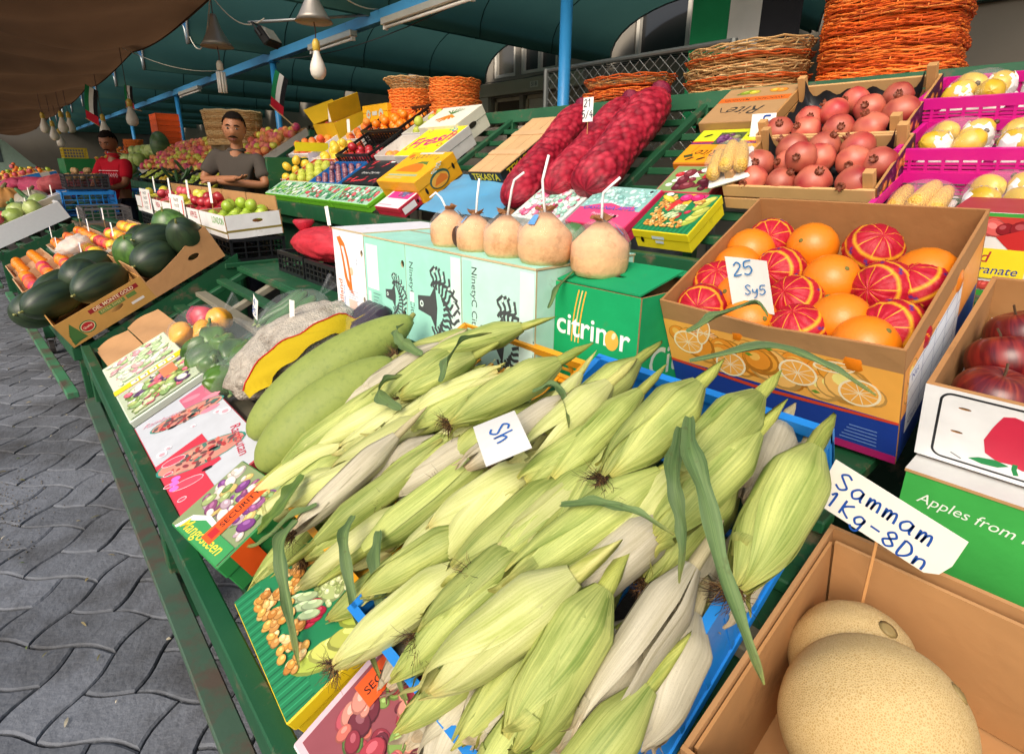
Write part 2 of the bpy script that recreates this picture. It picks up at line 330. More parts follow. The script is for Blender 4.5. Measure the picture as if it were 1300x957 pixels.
class Print:
    """flat print laid on a face: frame (u right, v up, w outward)"""
    def __init__(s, M, mat='print'): s.M = M; s.mb = MB(); s.k = 0; s.mat = mat
    def _w(s): s.k += 1; return 0.0004 + 0.000006 * s.k
    def poly(s, pts, col):
        w = s._w(); a = sum(pts[i-1][0]*pts[i][1]-pts[i][0]*pts[i-1][1] for i in range(len(pts)))
        if a < 0: pts = pts[::-1]
        tr = geometry.tessellate_polygon([[Vector((p[0], p[1], 0)) for p in pts]]); fs = []
        for a, b, c in tr:
            if (pts[b][0]-pts[a][0])*(pts[c][1]-pts[a][1]) - (pts[b][1]-pts[a][1])*(pts[c][0]-pts[a][0]) < 0: b, c = c, b
            fs.append((a, b, c))
        s.mb.add(([(p[0], p[1], w) for p in pts], fs), s.mat, col, s.M); return s
    def rect(s, u0, v0, u1, v1, col): return s.poly([(u0, v0), (u1, v0), (u1, v1), (u0, v1)], col)
    def ell(s, cu, cv, ru, rv, col, rot=0, n=16):
        w = s._w(); p = ellpts(cu, cv, ru, rv, n, rot); s.mb.add(([(a, b, w) for a, b in p], [tuple(range(n))]), s.mat, col, s.M); return s
    def fruit(s, cu, cv, ru, rv, col, rot=0, hi=1.5):
        c = hx(col); d = tuple(x * 0.55 for x in c[:3]); h = tuple(min(1, x * hi + 0.06) for x in c[:3])
        s.ell(cu, cv, ru, rv, d, rot, 14); s.ell(cu - 0.06*ru, cv + 0.06*rv, ru * 0.88, rv * 0.88, c, rot, 14); s.ell(cu - 0.25*ru, cv + 0.3*rv, ru * 0.4, rv * 0.36, h, rot, 10); return s
    def scatter(s, u0, v0, u1, v1, cols, n, r0, r1, asp=1.0, seed=1):
        rg = random.Random(seed)
        for i in range(n):
            r = rg.uniform(r0, r1); m = r * max(1, asp)
            if u1 - u0 < 2 * m or v1 - v0 < 2 * m: continue
            s.fruit(rg.uniform(u0 + m, u1 - m), rg.uniform(v0 + m, v1 - m), r * asp, r, rg.choice(cols), rg.uniform(0, 180))
        return s
    def stroke(s, pts, w, col):
        wz = s._w(); vs = []; fs = []; P = [Vector((a, b)) for a, b in pts]
        for i, p in enumerate(P):
            d = (P[min(i+1, len(P)-1)] - P[max(i-1, 0)]); d = d.normalized() if d.length > 0 else Vector((1, 0)); nn = Vector((-d.y, d.x)) * (w / 2)
            vs += [(p.x + nn.x, p.y + nn.y, wz), (p.x - nn.x, p.y - nn.y, wz)]
        for i in range(len(P) - 1): fs.append((2*i, 2*i+1, 2*i+3, 2*i+2))
        s.mb.add((vs, fs), s.mat, col, s.M); return s
    def text(s, t, u, v, size, col, rot=0, shear=0.0, bold=0.0, sx=1.0):
        w = s._w(); s.mb.add(g_text(t, size, shear, bold), s.mat, col, s.M @ T((u, v, w)) @ RZ(rot) @ SC(sx, 1, 1)); return s
    def done(s, parent, name='print'): return part(name, s.mb, parent)
# pen strokes for hand-written prices (unit box 0.6 x 1)
PEN = {'5': [[(.55, 1), (.1, .95), (.08, .55), (.4, .6), (.55, .3), (.3, .02), (.02, .12)]], '2': [[(.05, .8), (.3, 1), (.52, .75), (.3, .4), (.03, .05), (.55, .08)]],
 '1': [[(.1, .75), (.3, 1), (.3, 0)]], '4': [[(.4, 1), (.05, .4), (.6, .42)], [(.42, .7), (.4, 0)]], '3': [[(.05, .9), (.35, 1), (.5, .75), (.25, .55), (.55, .3), (.3, 0), (.02, .1)]],
 '8': [[(.3, .52), (.08, .75), (.3, 1), (.5, .78), (.3, .52), (.05, .25), (.3, 0), (.56, .25), (.3, .52)]], '0': [[(.3, 1), (.05, .6), (.1, .15), (.35, 0), (.55, .4), (.5, .85), (.3, 1)]],
 'S': [[(.55, .85), (.3, 1), (.06, .8), (.3, .52), (.55, .25), (.3, 0), (.02, .15)]], 'a': [[(.5, .55), (.25, .62), (.04, .3), (.2, 0), (.45, .2), (.5, .58), (.52, .1), (.62, 0)]],
 'm': [[(.03, .6), (.08, 0), (.1, .4), (.22, .6), (.3, .4), (.3, 0), (.34, .45), (.48, .6), (.56, .4), (.6, 0)]], 'K': [[(.08, 1), (.08, 0)], [(.55, .95), (.1, .45), (.58, 0)]],
 'g': [[(.5, .55), (.25, .62), (.06, .3), (.25, .05), (.5, .3), (.5, .55), (.45, -.3), (.2, -.4), (.03, -.2)]], 'D': [[(.08, 1), (.1, 0), (.4, .1), (.58, .5), (.4, .9), (.08, 1)]],
 'n': [[(.05, .6), (.1, 0), (.15, .45), (.38, .6), (.5, .4), (.52, 0)]], '/': [[(.5, 1), (.05, -.1)]], 'h': [[(.1, 1), (.08, 0), (.15, .4), (.4, .55), (.5, .3), (.5, 0)]], '-': [[(.05, .5), (.55, .5)]],
 'y': [[(.05, .6), (.1, .3), (.35, .25), (.5, .6), (.48, -.1), (.2, -.35)]], ' ': []}
def pen(pr, s, u, v, h, w, col='1f4fa0', rot=0, step=0.72):
    c, sn = math.cos(R_(rot)), math.sin(R_(rot)); x = 0.0
    for ch in s:
        for st in PEN.get(ch, []):
            q = []
            for i in range(len(st) - 1):
                p0, p1, p2, p3 = st[max(i-1, 0)], st[i], st[i+1], st[min(i+2, len(st)-1)]
                for k in range(6):
                    f = k / 6; q.append(tuple(.5 * (2*p1[e] + (p2[e]-p0[e])*f + (2*p0[e]-5*p1[e]+4*p2[e]-p3[e])*f*f + (3*p1[e]-p0[e]-3*p2[e]+p3[e])*f**3) for e in (0, 1)))
            q.append(st[-1])
            q = [((a + x) * h, b * h) for a, b in q]; pr.stroke([(u + a*c - b*sn, v + a*sn + b*c) for a, b in q], w, col)
        x += step
# ---------------------------------------------------------------- frames of the sloping displays (x uphill, y along the row, z off the board)
def slope_frame(x0, z0, s):
    a = -math.degrees(math.atan(s))
    def F(Y, v, h=0.0, yaw=0.0): return T((x0, 0, z0)) @ RY(a) @ T((v, Y, h)) @ RZ(yaw)
    return F
FA = slope_frame(0.165, 0.38, 0.5)      # near stall
FR = slope_frame(1.55, 0.935, 0.62)     # high rack behind
def FB(Y, v, h=0.0, yaw=0.0): return T((0.125, 3.1, 0.40)) @ RZ(3.5) @ RY(-26.57) @ T((v, Y, h)) @ RZ(yaw)   # melon stall, Y counted from its near end
# ================================================================ SETTING
# ground sheet and interlocking pavers laid in a herringbone at 45 degrees to the row
mb = MB(); mb.add(([(-60, -40, -0.016), (60, -40, -0.016), (60, 120, -0.016), (-60, 120, -0.016)], [(0, 1, 2, 3)]), 'concrete', '3c3a37')
ground = struct('ground', mb)
UP = 0.118
def warp(a, b): return a + 0.010 * math.sin(math.pi * b / UP + 0.6), b + 0.010 * math.sin(math.pi * a / UP + 0.6)
def paver_outline(i, j, horiz):
    w, h = (2, 1) if horiz else (1, 2); g = 0.0028; P = []
    x0, x1, y0, y1 = i * UP + g, (i + w) * UP - g, j * UP + g, (j + h) * UP - g
    for k in range(5 * w): P.append((x0 + (x1 - x0) * k / (5 * w), y0))
    for k in range(5 * h): P.append((x1, y0 + (y1 - y0) * k / (5 * h)))
    for k in range(5 * w): P.append((x1 - (x1 - x0) * k / (5 * w), y1))
    for k in range(5 * h): P.append((x0, y1 - (y1 - y0) * k / (5 * h)))
    return [warp(*p) for p in P]
def g_paver(P, cx, cy):
    vs = []; n = len(P); mx = sum(p[0] for p in P) / n; my = sum(p[1] for p in P) / n
    for s, z in ((1, -0.016), (1, -0.004), (0.95, 0.0)): vs += [(mx + (p[0] - mx) * s - cx, my + (p[1] - my) * s - cy, z) for p in P]
    fs = [(r * n + k, r * n + (k + 1) % n, (r + 1) * n + (k + 1) % n, (r + 1) * n + k) for r in range(2) for k in range(n)] + [tuple(2 * n + k for k in range(n))]
    return vs, fs
pv = {}; spots = []
s2 = math.sqrt(0.5)
for i in range(-95, 10):
    for j in range(-5, 95):
        k = (i - j) % 4
        if k not in (0, 3): continue
        hz = k == 0; a = (i + (1 if hz else 0.5)) * UP; b = (j + (0.5 if hz else 1)) * UP
        x = (a + b) * s2; y = (b - a) * s2
        if -1.9 < x < 0.62 and 0.7 < y < 9.5:
            vis = -0.42 - 0.012 * y < x < 0.34 and y > 1.05
            spots.append((0 if vis else 1, math.hypot(x, y), i, j, hz, x, y))
spots.sort(); MW = RZ(-45); rest = MB()
for n_, (vis, d, i, j, hz, x, y) in enumerate(spots):
    key = (i % 2, j % 2, hz); ox, oy = (i - i % 2) * UP, (j - j % 2) * UP
    M = MW @ T((ox, oy, U(-0.002, 0.002))) @ RX(U(-.5, .5)) @ RY(U(-.5, .5)) if False else MW @ T((ox, oy, U(-0.003, 0.001)))
    if key not in pv:
        q = MB(); q.add(g_paver(paver_outline(key[0], key[1], hz), 0, 0), 'concrete', '686c72'); pv[key] = q.mesh('paver')
    if n_ < 300: obj('paver', pv[key], ground, M)
    else: rest.add(g_paver(paver_outline(key[0], key[1], hz), 0, 0), 'concrete', (0.145 * U(.85, 1.12),) * 3, M)
part('distant_pavers', rest, ground, kind='stuff')
mb = MB(); rg = random.Random(5)
for k in range(700):
    a = rg.gauss(0, .10); b = rg.gauss(0, .2); r = rg.uniform(.0012, .0034); mb.add(g_ball(r, r * 1.3, r * .7, 5, 3), 'concrete', rg.choice(['5c5850', '6a655c', '524e48', '746f66']), T((-.30 + a, 2.52 + b, .001)))
solo('grit', mb, 'pale sandy grit scattered on the paving beside the stall', 'grit', kind='stuff')

mb = MB(); rg = random.Random(8)
for k in range(60):
    L, w = rg.uniform(.008, .03), rg.uniform(.003, .009); M = T((rg.uniform(-.4, .12), rg.uniform(1.2, 5), .003)) @ RZ(rg.uniform(0, 360)) @ RX(rg.uniform(-15, 15)); mb.add(g_grid(lambda u, v: (L * (u - .5), w * (v - .5) * (1 - (2 * u - 1) ** 2 * .8), .003 * math.sin(3 * u)), 4, 2), 'leafy', rg.choice(['8a7a4a', '6f6a3a', 'a8986a', '5a6a34', 'c9bfa4']), M)
solo('leaf_litter', mb, 'dry leaf and husk scraps littering the paving', 'litter', kind='stuff')
# ---- roof: dark green barrel vaults on blue steel
ORD2 = ['first', 'second', 'third', 'fourth', 'fifth', 'sixth', 'seventh', 'eighth', 'ninth', 'tenth', 'eleventh', 'twelfth', 'thirteenth', 'fourteenth', 'last']
VP_, VZ, RISE, X0, X1 = 2.38, 2.40, 0.55, 1.78, 5.8
vault_d = None
for k in range(0, 14):
    y0 = k * VP_
    def fn(u, v):
        t = math.pi * u; xx = X0 + (X1 - X0) * v
        return (xx, y0 + VP_ / 2 - math.cos(t) * (VP_ / 2 - 0.03), VZ + RISE * math.sin(t) ** 0.8 + 0.012 * math.sin(9 * v + k) * math.sin(t))
    t = thing('canopy_vault', f'{["nearest", "second", "third", "fourth", "fifth", "sixth", "seventh", "eighth", "ninth", "tenth", "eleventh", "twelfth", "thirteenth", "farthest"][k]} dark green fabric barrel vault of the market roof', 'canopy', group='green roof vaults')
    q = MB(); q.add(g_grid(fn, 18, 10), 'canopy', '48726a', smooth=True); part('fabric', q, t)
    for sm in (.25, .5, .75): q = MB(); q.add(g_tube([(p[0], p[1], p[2] - .004) for p in [fn(i / 18, sm) for i in range(19)]], .006, 4), 'canopy', '2c4a44'); part('seam', q, t)
    for xx in (X0, X1): q = MB(); q.add(g_tube([fn(i / 18, 0 if xx == X0 else 1) for i in range(19)], 0.014, 6), 'metal', '9aa0a0', smooth=True); part('hoop', q, t)
LONG_Z = 2.40
q = MB(); q.add(g_bbox(2.61, 2.69, -0.3, 33, 2.335, 2.425), 'blue_paint', '4f9fd4'); solo('roof_beam', q, 'long light blue steel beam running down the row over the rack', 'beam')
for k in range(0, 15):
    q = MB(); q.add(g_bbox(X0, X1, k * VP_ - 0.03, k * VP_ + 0.03, 2.43, 2.50), 'blue_paint', '2f74ac'); solo('cross_beam', q, f'blue cross beam in the roof valley, {ORD2[k]} from the near end', 'beam', group='cross beams under the roof valleys')
pn = ['thick blue roof pole behind the onion sacks', 'blue roof pole by the little flag behind the standing man', 'blue roof pole beside the orange crate stack', 'blue roof pole farther down the row by the hanging bulbs', 'most distant blue roof pole down the row']
for k, y in enumerate((2.50, 7.15, 11.9, 16.6, 21.3)):
    t = thing('roof_pole', pn[k], 'pole', T((2.65, y, 0)), 'blue roof poles')
    q = MB(); q.add(g_tube([(0, 0, 0), (0, 0, 2.33)], 0.036, 14), 'blue_paint', '2f86c0', smooth=True); part('shaft', q, t)
    q = MB(); q.add(g_box(-.06, .06, -.06, .06, 2.322, 2.333), 'blue_paint', '2f86c0'); part('end_plate', q, t); q = MB(); q.add(g_box(-.08, .08, -.08, .08, 0, .01), 'blue_paint', '2f86c0'); part('end_plate', q, t)
# diagonal struts and front posts at the open side of the vaults
for k in range(1, 9):
    y = k * VP_; t = thing('roof_strut', f'short blue strut at the roof front, {ORD2[k - 1]} from the near end', 'strut', T((X0, y, 0)), 'struts at the open front of the roof')
    q = MB(); q.add(g_tube([(0.05, 0, 2.46), (-0.10, 0, 2.78)], 0.022, 6), 'blue_paint', '24608c'); part('brace', q, t)
    q = MB(); q.add(g_tube([(-0.10, 0, 2.78), (0.5, 0, 2.46)], 0.012, 6), 'blue_paint', '24608c'); part('tie', q, t)
# brown shade cloth over the aisle
def tarp(u, v):
    y = 4.6 + 26 * v; x = 1.62 - 3.2 * u; sc = abs(math.sin(math.pi * (y - 4.6) / 4.6))
    z = 2.56 - 0.16 * sc * (1 - u) ** 0.5 + 0.22 * u + 0.16 * math.sin(2.4 * y + 5 * u) * u ** 0.4 * (1 - 0.5 * u) + 0.05 * math.sin(5.3 * y - 4 * u + 1) * min(1, u * 5) - 0.26 * math.sin(math.pi * min(1, u * 1.4)) * (0.6 + 0.4 * math.sin(1.3 * y))
    return (x - 0.10 * sc * (1 - u), y, z)
q = MB(); q.add(g_grid(tarp, 40, 300), 'tarp', '5a422e', smooth=True)
t = thing('shade_cloth', 'brown sagging shade cloth stretched over the aisle', 'awning'); part('cloth_sheet', q, t)
q = MB(); q.add(g_tube([(p[0], p[1], p[2] - .004) for p in [tarp(0, v / 300) for v in range(301)]], 0.008, 5), 'cloth', '4b3826'); part('hem', q, t)

# ---- building behind the rack
t = thing('building', 'plain grey-beige building wall with openings behind the market rack', 'building')
q = MB(); W = 5.95
ops = [(5.72, 6.42, 0, 2.2), (6.5, 7.12, 0, 2.2), (5.75, 6.5, 2.47, 3.1), (6.6, 7.1, 2.47, 3.3), (3.1, 4.5, 2.45, 3.4), (8.2, 9.4, 0, 2.1), (10.5, 11.6, 0.9, 2.0), (13, 14.2, 0, 2.1)]
g = g_plate([(-6, 0), (30, 0), (30, 4.2), (-6, 4.2)], [[(a, max(b, .002)), (a, d), (c, d), (c, max(b, .002))] for a, c, b, d in ops], 0.2)
q.add((g[0], g[1]), 'plaster', '8b8478', frameM((W, 0, 0), (0, 1, 0), (0, 0, 1)) @ SC(1, 1, 1)); part('wall', q, t)
q = MB(); q.add(g_bbox(W - 0.09, W - 0.002, 5.2, 7.6, 2.22, 2.40), 'plaster', 'b3aa98'); part('lintel', q, t)
q = MB(); q.add(g_bbox(W - 0.07, W - 0.003, 7.14, 7.34, 0, 2.218), 'plaster', 'b9b3a6'); part('pilaster', q, t)
def door(y0, y1, z1, col):
    q = MB(); q.add(g_box(W + .08, W + .12, y0, y1, 0, z1), 'matte', col); d = part('door', q, t)
    q = MB(); 
    for a, b, c, e in ((y0, y0 + .05, 0, z1), (y1 - .05, y1, 0, z1), (y0, y1, z1 - .05, z1)): q.add(g_box(W + .05, W + .078, a + .001, b - .001, c, e - .001), 'wood', 'a79a83')
    part('frame', q, d)
door(5.721, 6.419, 2.199, 'bdb6a6'); door(6.501, 7.119, 2.199, '4a3d2e'); door(8.201, 9.399, 2.099, '3c332a'); door(13.001, 14.199, 2.099, '3c332a')
def win(y0, y1, z0, z1, c='2b2b2b', n=2):
    q = MB(); q.add(g_box(W + .08, W + .09, y0, y1, z0, z1), 'glassy', c); d = part('window', q, t)
    q = MB()
    for i in range(n + 1): yy = y0 + (y1 - y0 - .045) * i / n; q.add(g_box(W + .02, W + .075, yy, yy + .045, z0, z1), 'matte', 'c9c3b4')
    for zz in (z0, z1 - .045): q.add(g_box(W + .022, W + .072, y0 + .002, y1 - .002, zz + .001, zz + .044), 'matte', 'c9c3b4')
    part('window_frame', q, d)
win(5.76, 6.49, 2.48, 3.08); win(6.61, 7.09, 2.48, 3.28, '4a463f', 1); win(3.11, 4.49, 2.46, 3.38, '2a2a2a', 2); win(10.51, 11.59, .91, 1.99, '26221e', 3)
q = MB(); q.add(g_bbox(W - 0.094, W - 0.0905, 6.02, 6.18, 2.27, 2.35, .0005), 'paper', 'cfcabd')
pl = part('number_plate', q, t); pr = Print(frameM((W - .094, 6.18, 2.27), (0, -1, 0), (0, 0, 1))); pr.rect(0, 0, .16, .08, 'cfcabd'); pr.text('518', .08, .04, .075, '3b3b3b', bold=.01); pr.done(pl, 'lettering')
q = MB()
for z in (2.41, 2.43): q.add(g_tube([(W - .05, 3.2 + .4 * k, z - .03 * math.sin(k * 1.3) ** 2) for k in range(14)], .006, 5), 'rubber', '2a2725')
part('cable', q, t)
# rendered side wall closer in, behind the tall orange basket stack
q = MB(); q.add(g_bbox(3.62, 3.80, -5, 1.35, 0, 3.6, .01), 'plaster', '7d766b'); solo('side_wall', q, 'rough grey rendered wall behind the magenta crates', 'wall')
q = MB(); q.add(g_bbox(3.57, 3.618, -5, 1.30, 1.96, 2.03, .004), 'green_paint', '17352a'); solo('wall_rail', q, 'dark rail along the grey wall above the magenta crates', 'rail')
# hanging flag cloth with vertical bands
t = thing('hanging_flag', 'big flag hung behind baskets, green, white and black upright bands', 'flag', T((3.4, 0, 0)))
def ban(y0, y1, col):
    q = MB(); q.add(g_grid(lambda u, v: (.02 * math.sin(14 * (y0 + (y1 - y0) * u)), y0 + (y1 - y0) * u, 1.45 + 1.3 * v), 8, 6), 'cloth', col, smooth=True); part('band', q, t)
ban(1.905, 2.13, '1f7a4c'); ban(1.69, 1.904, 'c9c6c0'); ban(1.48, 1.689, '2c2c30')
q = MB(); q.add(g_tube([(0, 1.4, 2.76), (0, 2.2, 2.76)], .015, 8), 'metal', '8a8a8a'); part('rod', q, t)
# chain-link fence
t = thing('chain_link_fence', 'wire chain link fence panel behind the onion sacks and baskets', 'fence', T((2.95, 0, 0)))
q = MB()
for d in (1, -1):
    for k in range(-14, 30):
        pts = []
        for i in range(9):
            z = 1.25 + .07 * i; y = 1.55 + .07 * k + d * .07 * i
            if 1.6 <= y <= 2.95: pts.append((.004 * d * (1 if i % 2 else -1), y, z))
        if len(pts) > 1: q.add(g_tube(pts, .0022, 4), 'metal', '8f9290')
part('wire_mesh', q, t)
for y in (1.6, 2.95): q = MB(); q.add(g_tube([(0, y, 0), (0, y, 1.84)], .02, 8), 'metal', '777b78'); part('post', q, t)
q = MB(); q.add(g_tube([(0, 1.6, 1.83), (0, 2.95, 1.83)], .014, 8), 'metal', '777b78'); part('top_rail', q, t)
# air-conditioning unit, drum and clutter in the passage behind
q = MB(); q.add(g_lathe([(.26, 0), (.27, .02), (.265, .3), (.275, .32), (.265, .34), (.26, .62), (.25, .63)], 20), 'plastic', '3a3f44', smooth=True)
solo('plastic_drum', q, 'dark drum standing in the passage behind the rack slats', 'drum', T((3.2, 2.15, 0.35)))
q = MB(); q.add(g_bbox(3.0, 3.5, 1.6, 2.6, 0, .35, .01), 'plaster', '77716a'); solo('concrete_block', q, 'low concrete block in the passage behind the rack', 'block')
q = MB(); q.add(g_bbox(3.05, 3.1, 2.72, 4.3, 0.4, 1.5, .01), 'plaster', 'a39c8e'); solo('pale_board', q, 'pale board leaning up in the passage behind the rack', 'board')

# ---- lamps
def cord(q, a, b, sag=.06, r=.005, col='c9c2ae'):
    a, b = Vector(a), Vector(b); q.add(g_tube([a.lerp(b, i / 10) + Vector((0, 0, -sag * 4 * (i / 10) * (1 - i / 10))) for i in range(11)], r, 5), 'rubber', col, smooth=True)
def big_bulb(p, s, label, shade=True, cfl=False, top=None):
    t = thing('hanging_lamp', label, 'lamp', T(p), 'bare lamps hung from the roof')
    q = MB()
    if cfl:
        for k in range(8): a = 2 * math.pi * k / 8; q.add(g_tube([(.028 * math.cos(a), .028 * math.sin(a), -.085), (.028 * math.cos(a), .028 * math.sin(a), .075)], .0095, 6), 'bulbglass', 'e6e2d6', smooth=True)
    else: q.add(g_lathe([(.002, -.10), (.03, -.095), (.05, -.07), (.055, -.035), (.048, .0), (.032, .04), (.022, .07), (.02, .085)], 14), 'bulbglass', 'dcd6ca', SC(s), smooth=True)
    part('bulb', q, t)
    q = MB(); q.add(g_lathe([(.021, .085), (.026, .088), (.026, .135), (.02, .15), (.012, .16)], 12), 'plastic', 'd2b24a' if not cfl else 'cfc7b2', SC(s), smooth=True); part('socket', q, t)
    if shade:
        q = MB(); q.add(g_lathe([(.125, .265), (.128, .262), (.10, .30), (.055, .385), (.04, .42), (.03, .47), (.02, .50), (.005, .505)], 20), 'metal', '9a948a', smooth=True); part('shade', q, t)
    q = MB(); q.add(g_tube([(0, 0, .15 * s), (.006, 0, .2), (-.004, 0, .3), (0, 0, top or .75)], .004, 5), 'rubber', '4a2f28'); part('cord', q, t)
big_bulb((1.845, 4.134, 1.875), 1.0, 'large frosted bulb under a grey metal shade, nearest hanging lamp', top=.62)
big_bulb((1.56, 5.40, 1.85), 1.0, 'ribbed white tube lamp under a grey shade near the brown cloth', cfl=True, top=.66)
for k, (p, s) in enumerate([((1.426, 8.84, 1.76), 1.25), ((0.97, 12.08, 1.77), 1.3), ((1.12, 12.68, 1.80), 1.3), ((1.30, 10.3, 1.66), 1.2), ((1.0, 14.5, 1.72), 1.4), ((1.15, 15.5, 1.62), 1.4), ((.8, 13.2, 1.8), 1.3)]):
    big_bulb(p, s, ['white bulb hanging by the third blue pole', 'left bulb of a close pair far down the row', 'right bulb of a close pair far down the row', 'white bulb hanging in front of the striped flags', 'tiny distant bulb low over the far stalls', 'tiniest distant bulb beyond all the others', 'distant bulb close under the edge of the brown cloth'][k], shade=False, top=.8)
def tube_light(a, b, label):
    a, b = Vector(a), Vector(b); d = (b - a).normalized(); t = thing('tube_light', label, 'light'); L = (b - a).length
    F = frameM(a, d, d.cross(Vector((0, 0, 1))) * -1)
    q = MB(); q.add(g_bbox(0, L, -.035, .035, 0, .05), 'metal', 'cfccbf', F); part('housing', q, t)
    q = MB(); q.add(g_tube([F @ Vector((.03, 0, -.016)), F @ Vector((L - .03, 0, -.016))], .013, 8), 'bulbglass', 'e0ddd2', smooth=True); part('tube', q, t)
    q = MB()
    for u in (.02, L - .02): q.add(g_box(u - .012, u + .012, -.018, .018, -.033, -.001), 'plastic', 'd5d2c8', F)
    part('end_cap', q, t)
tube_light((2.56, 5.86, 2.27), (2.56, 4.95, 2.27), 'shorter grey tube light fixed under the beam behind the nearest bulb')
tube_light((2.56, 4.42, 2.27), (2.56, 3.25, 2.27), 'longer grey tube light fixed under the beam at the top of the picture')
tube_light((2.56, 11.2, 2.27), (2.56, 10.0, 2.27), 'distant tube light fixed under the beam by the third pole')
t = thing('flood_light', 'black flood light on a bracket under the green roof', 'flood light', T((1.88, 5.08, 2.19)) @ RZ(40) @ RX(-35))
q = MB(); q.add(g_bbox(-.10, .10, -.02, .05, -.07, .07, .01), 'metal', '2c2d2f'); part('housing', q, t)
q = MB(); q.add(g_box(-.085, .085, -.024, -.0205, -.055, .055), 'glassy', 'b9b3a4'); part('lens', q, t)
q = MB(); q.add(g_tube([(-.11, .02, 0), (-.11, .02, .11), (.11, .02, .11), (.11, .02, 0)], .008, 5), 'metal', '55585a'); part('bracket', q, t)
t = thing('conduit', 'thin grey conduit pipe carrying the flood light', 'pipe'); q = MB(); q.add(g_tube([(1.78, 5.25, 2.30), (2.61, 4.75, 2.41)], .012, 8), 'metal', 'a3a6a5', smooth=True); part('pipe', q, t)
q = MB(); cord(q, (1.56, 5.4, 2.5), (1.86, 5.1, 2.32), .12); cord(q, (1.56, 5.4, 2.5), (1.80, 7.14, 2.48), .25); solo('lamp_cable', q, 'pale cable looping between the ribbed lamp and the roof', 'cable')
q = MB(); cord(q, (1.845, 4.134, 2.49), (2.62, 4.6, 2.43), .08); cord(q, (1.43, 8.84, 2.55), (2.62, 9.0, 2.43), .1); cord(q, (2.62, 7.0, 2.34), (2.62, 3.0, 2.33), .12, .004, '3a3a3a'); solo('lamp_wire', q, 'thin wires strung along the beam to the hanging bulbs', 'cable')

# ---- stall frames
GP = '17502f'
def bar(q, a, b, w=.04, h=.04, m='green_paint', c=GP):
    a, b = Vector(a), Vector(b); d = (b - a).normalized(); up = Vector((0, 0, 1)) if abs(d.z) < .95 else Vector((1, 0, 0))
    s = d.cross(up).normalized(); F = frameM(a, d, s); q.add(g_bbox(0, (b - a).length, -w / 2, w / 2, -h / 2, h / 2, .003), m, c, F)
def caster(t, p):
    q = MB(); q.add(g_tube([(p[0] - .014, p[1], .045), (p[0] + .014, p[1], .045)], .045, 14), 'rubber', '34302e', smooth=False); w = part('wheel', q, t)
    q = MB()
    for s in (-1, 1): q.add(g_box(p[0] + s * .02 - .002, p[0] + s * .02 + .002, p[1] - .02, p[1] + .02, .04, .108), 'metal', '5a4c44')
    q.add(g_box(p[0] - .03, p[0] + .03, p[1] - .03, p[1] + .03, .108, .112), 'metal', '5a4c44'); part('fork', q, w)
t = thing('produce_stall', 'near green wooden stall carrying the corn, bags and printed boxes', 'stall', group='green produce stalls')
YN, YF = -0.62, 3.03
fa = lambda Y, v, h=0: FA(Y, v, h).to_translation()
q = MB(); bar(q, (.150, YN, .375), (.150, YF, .375), .035, .075); part('front_rail', q, t)
q = MB(); bar(q, (.128, YN, .15), (.128, YF, .15), .05, .03, 'rust_paint', '3f5a48'); part('lower_rail', q, t)
for y in (2.98, 1.52, 0.1, -.55): q = MB(); bar(q, (.165, y, .40), (.165, y, .0 if y != 2.98 else .02), .06, .05); part('leg', q, t)
for y in (2.98, 1.2, -.55): q = MB(); bar(q, (1.42, y, .70), (1.42, y, 0), .06, .05); part('leg', q, t)
for k, v in enumerate([.06 + .115 * i for i in range(7)]):
    q = MB(); a, b = fa(.21, v, -.035), fa(YF, v, -.035); bar(q, a, b, .05, .022, 'wood' if k in (2, 4) else 'green_paint', '7f7a66' if k in (2, 4) else GP); part('slat', q, t)
for y in (YF - .02, 2.62, 2.25, 1.3, .23):
    q = MB(); bar(q, fa(y, 0.02, -.06), fa(y, .76, -.06), .04, .028, 'green_paint' if y != 2.62 else 'wood', GP if y != 2.62 else '8a8470'); part('bearer', q, t)
q = MB(); q.add(g_bbox(.84, 1.46, .22, YF, .672, .70), 'green_paint', GP); part('back_shelf', q, t)
q = MB(); q.add(g_bbox(.42, 1.46, YN, .2, .355, .38), 'green_paint', GP); part('low_shelf', q, t)
# melon stall
def stall_b(name, label, F, L, depth, end_z):
    t = thing(name, label, 'stall', group='green produce stalls'); f = lambda Y, v, h=0: F(Y, v, h).to_translation()
    q = MB(); bar(q, f(0, -.02, -.03), f(L, -.02, -.03), .035, .07); part('front_rail', q, t)
    q = MB(); a, b = f(0, -.04), f(L, -.04); bar(q, (a.x - .02, a.y, .17), (b.x - .02, b.y, .17), .045, .03, 'rust_paint', '3d7a55'); part('lower_rail', q, t)
    for Y in (.03, L / 2, L - .03):
        for v in (0.0, depth):
            a = f(Y, v, -.05); q = MB(); bar(q, a, (a.x, a.y, .112), .055, .05); part('leg', q, t); caster(t, (a.x, a.y, 0))
    q = MB(); P = [f(0, -.02, -.07), f(0, depth, -.07)]; z = end_z; vs = [(P[0].x, P[0].y - .004, z), (P[1].x, P[1].y - .004, z), (P[1].x, P[1].y - .004, P[1].z + .05), (P[0].x, P[0].y - .004, P[0].z + .05)]
    vs += [(a, b + .02, c) for a, b, c in vs]; q.add((vs, g_box(0, 1, 0, 1, 0, 1)[1]), 'green_paint', GP); part('end_panel', q, t)
    n = int(depth / .12)
    for k in range(n + 1): q = MB(); v = .04 + (depth - .06) * k / n; bar(q, f(0.02, v, -.03), f(L, v, -.03), .055, .02); part('slat', q, t)
    return t
stall_b('produce_stall', 'green wooden stall carrying the watermelons and white apple cartons', FB, 2.9, .8, .135)
def FC(Y, v, h=0.0, yaw=0.0): return T((-0.10, 6.35, 0.46)) @ RZ(5) @ RY(-24) @ T((v, Y, h)) @ RZ(yaw)
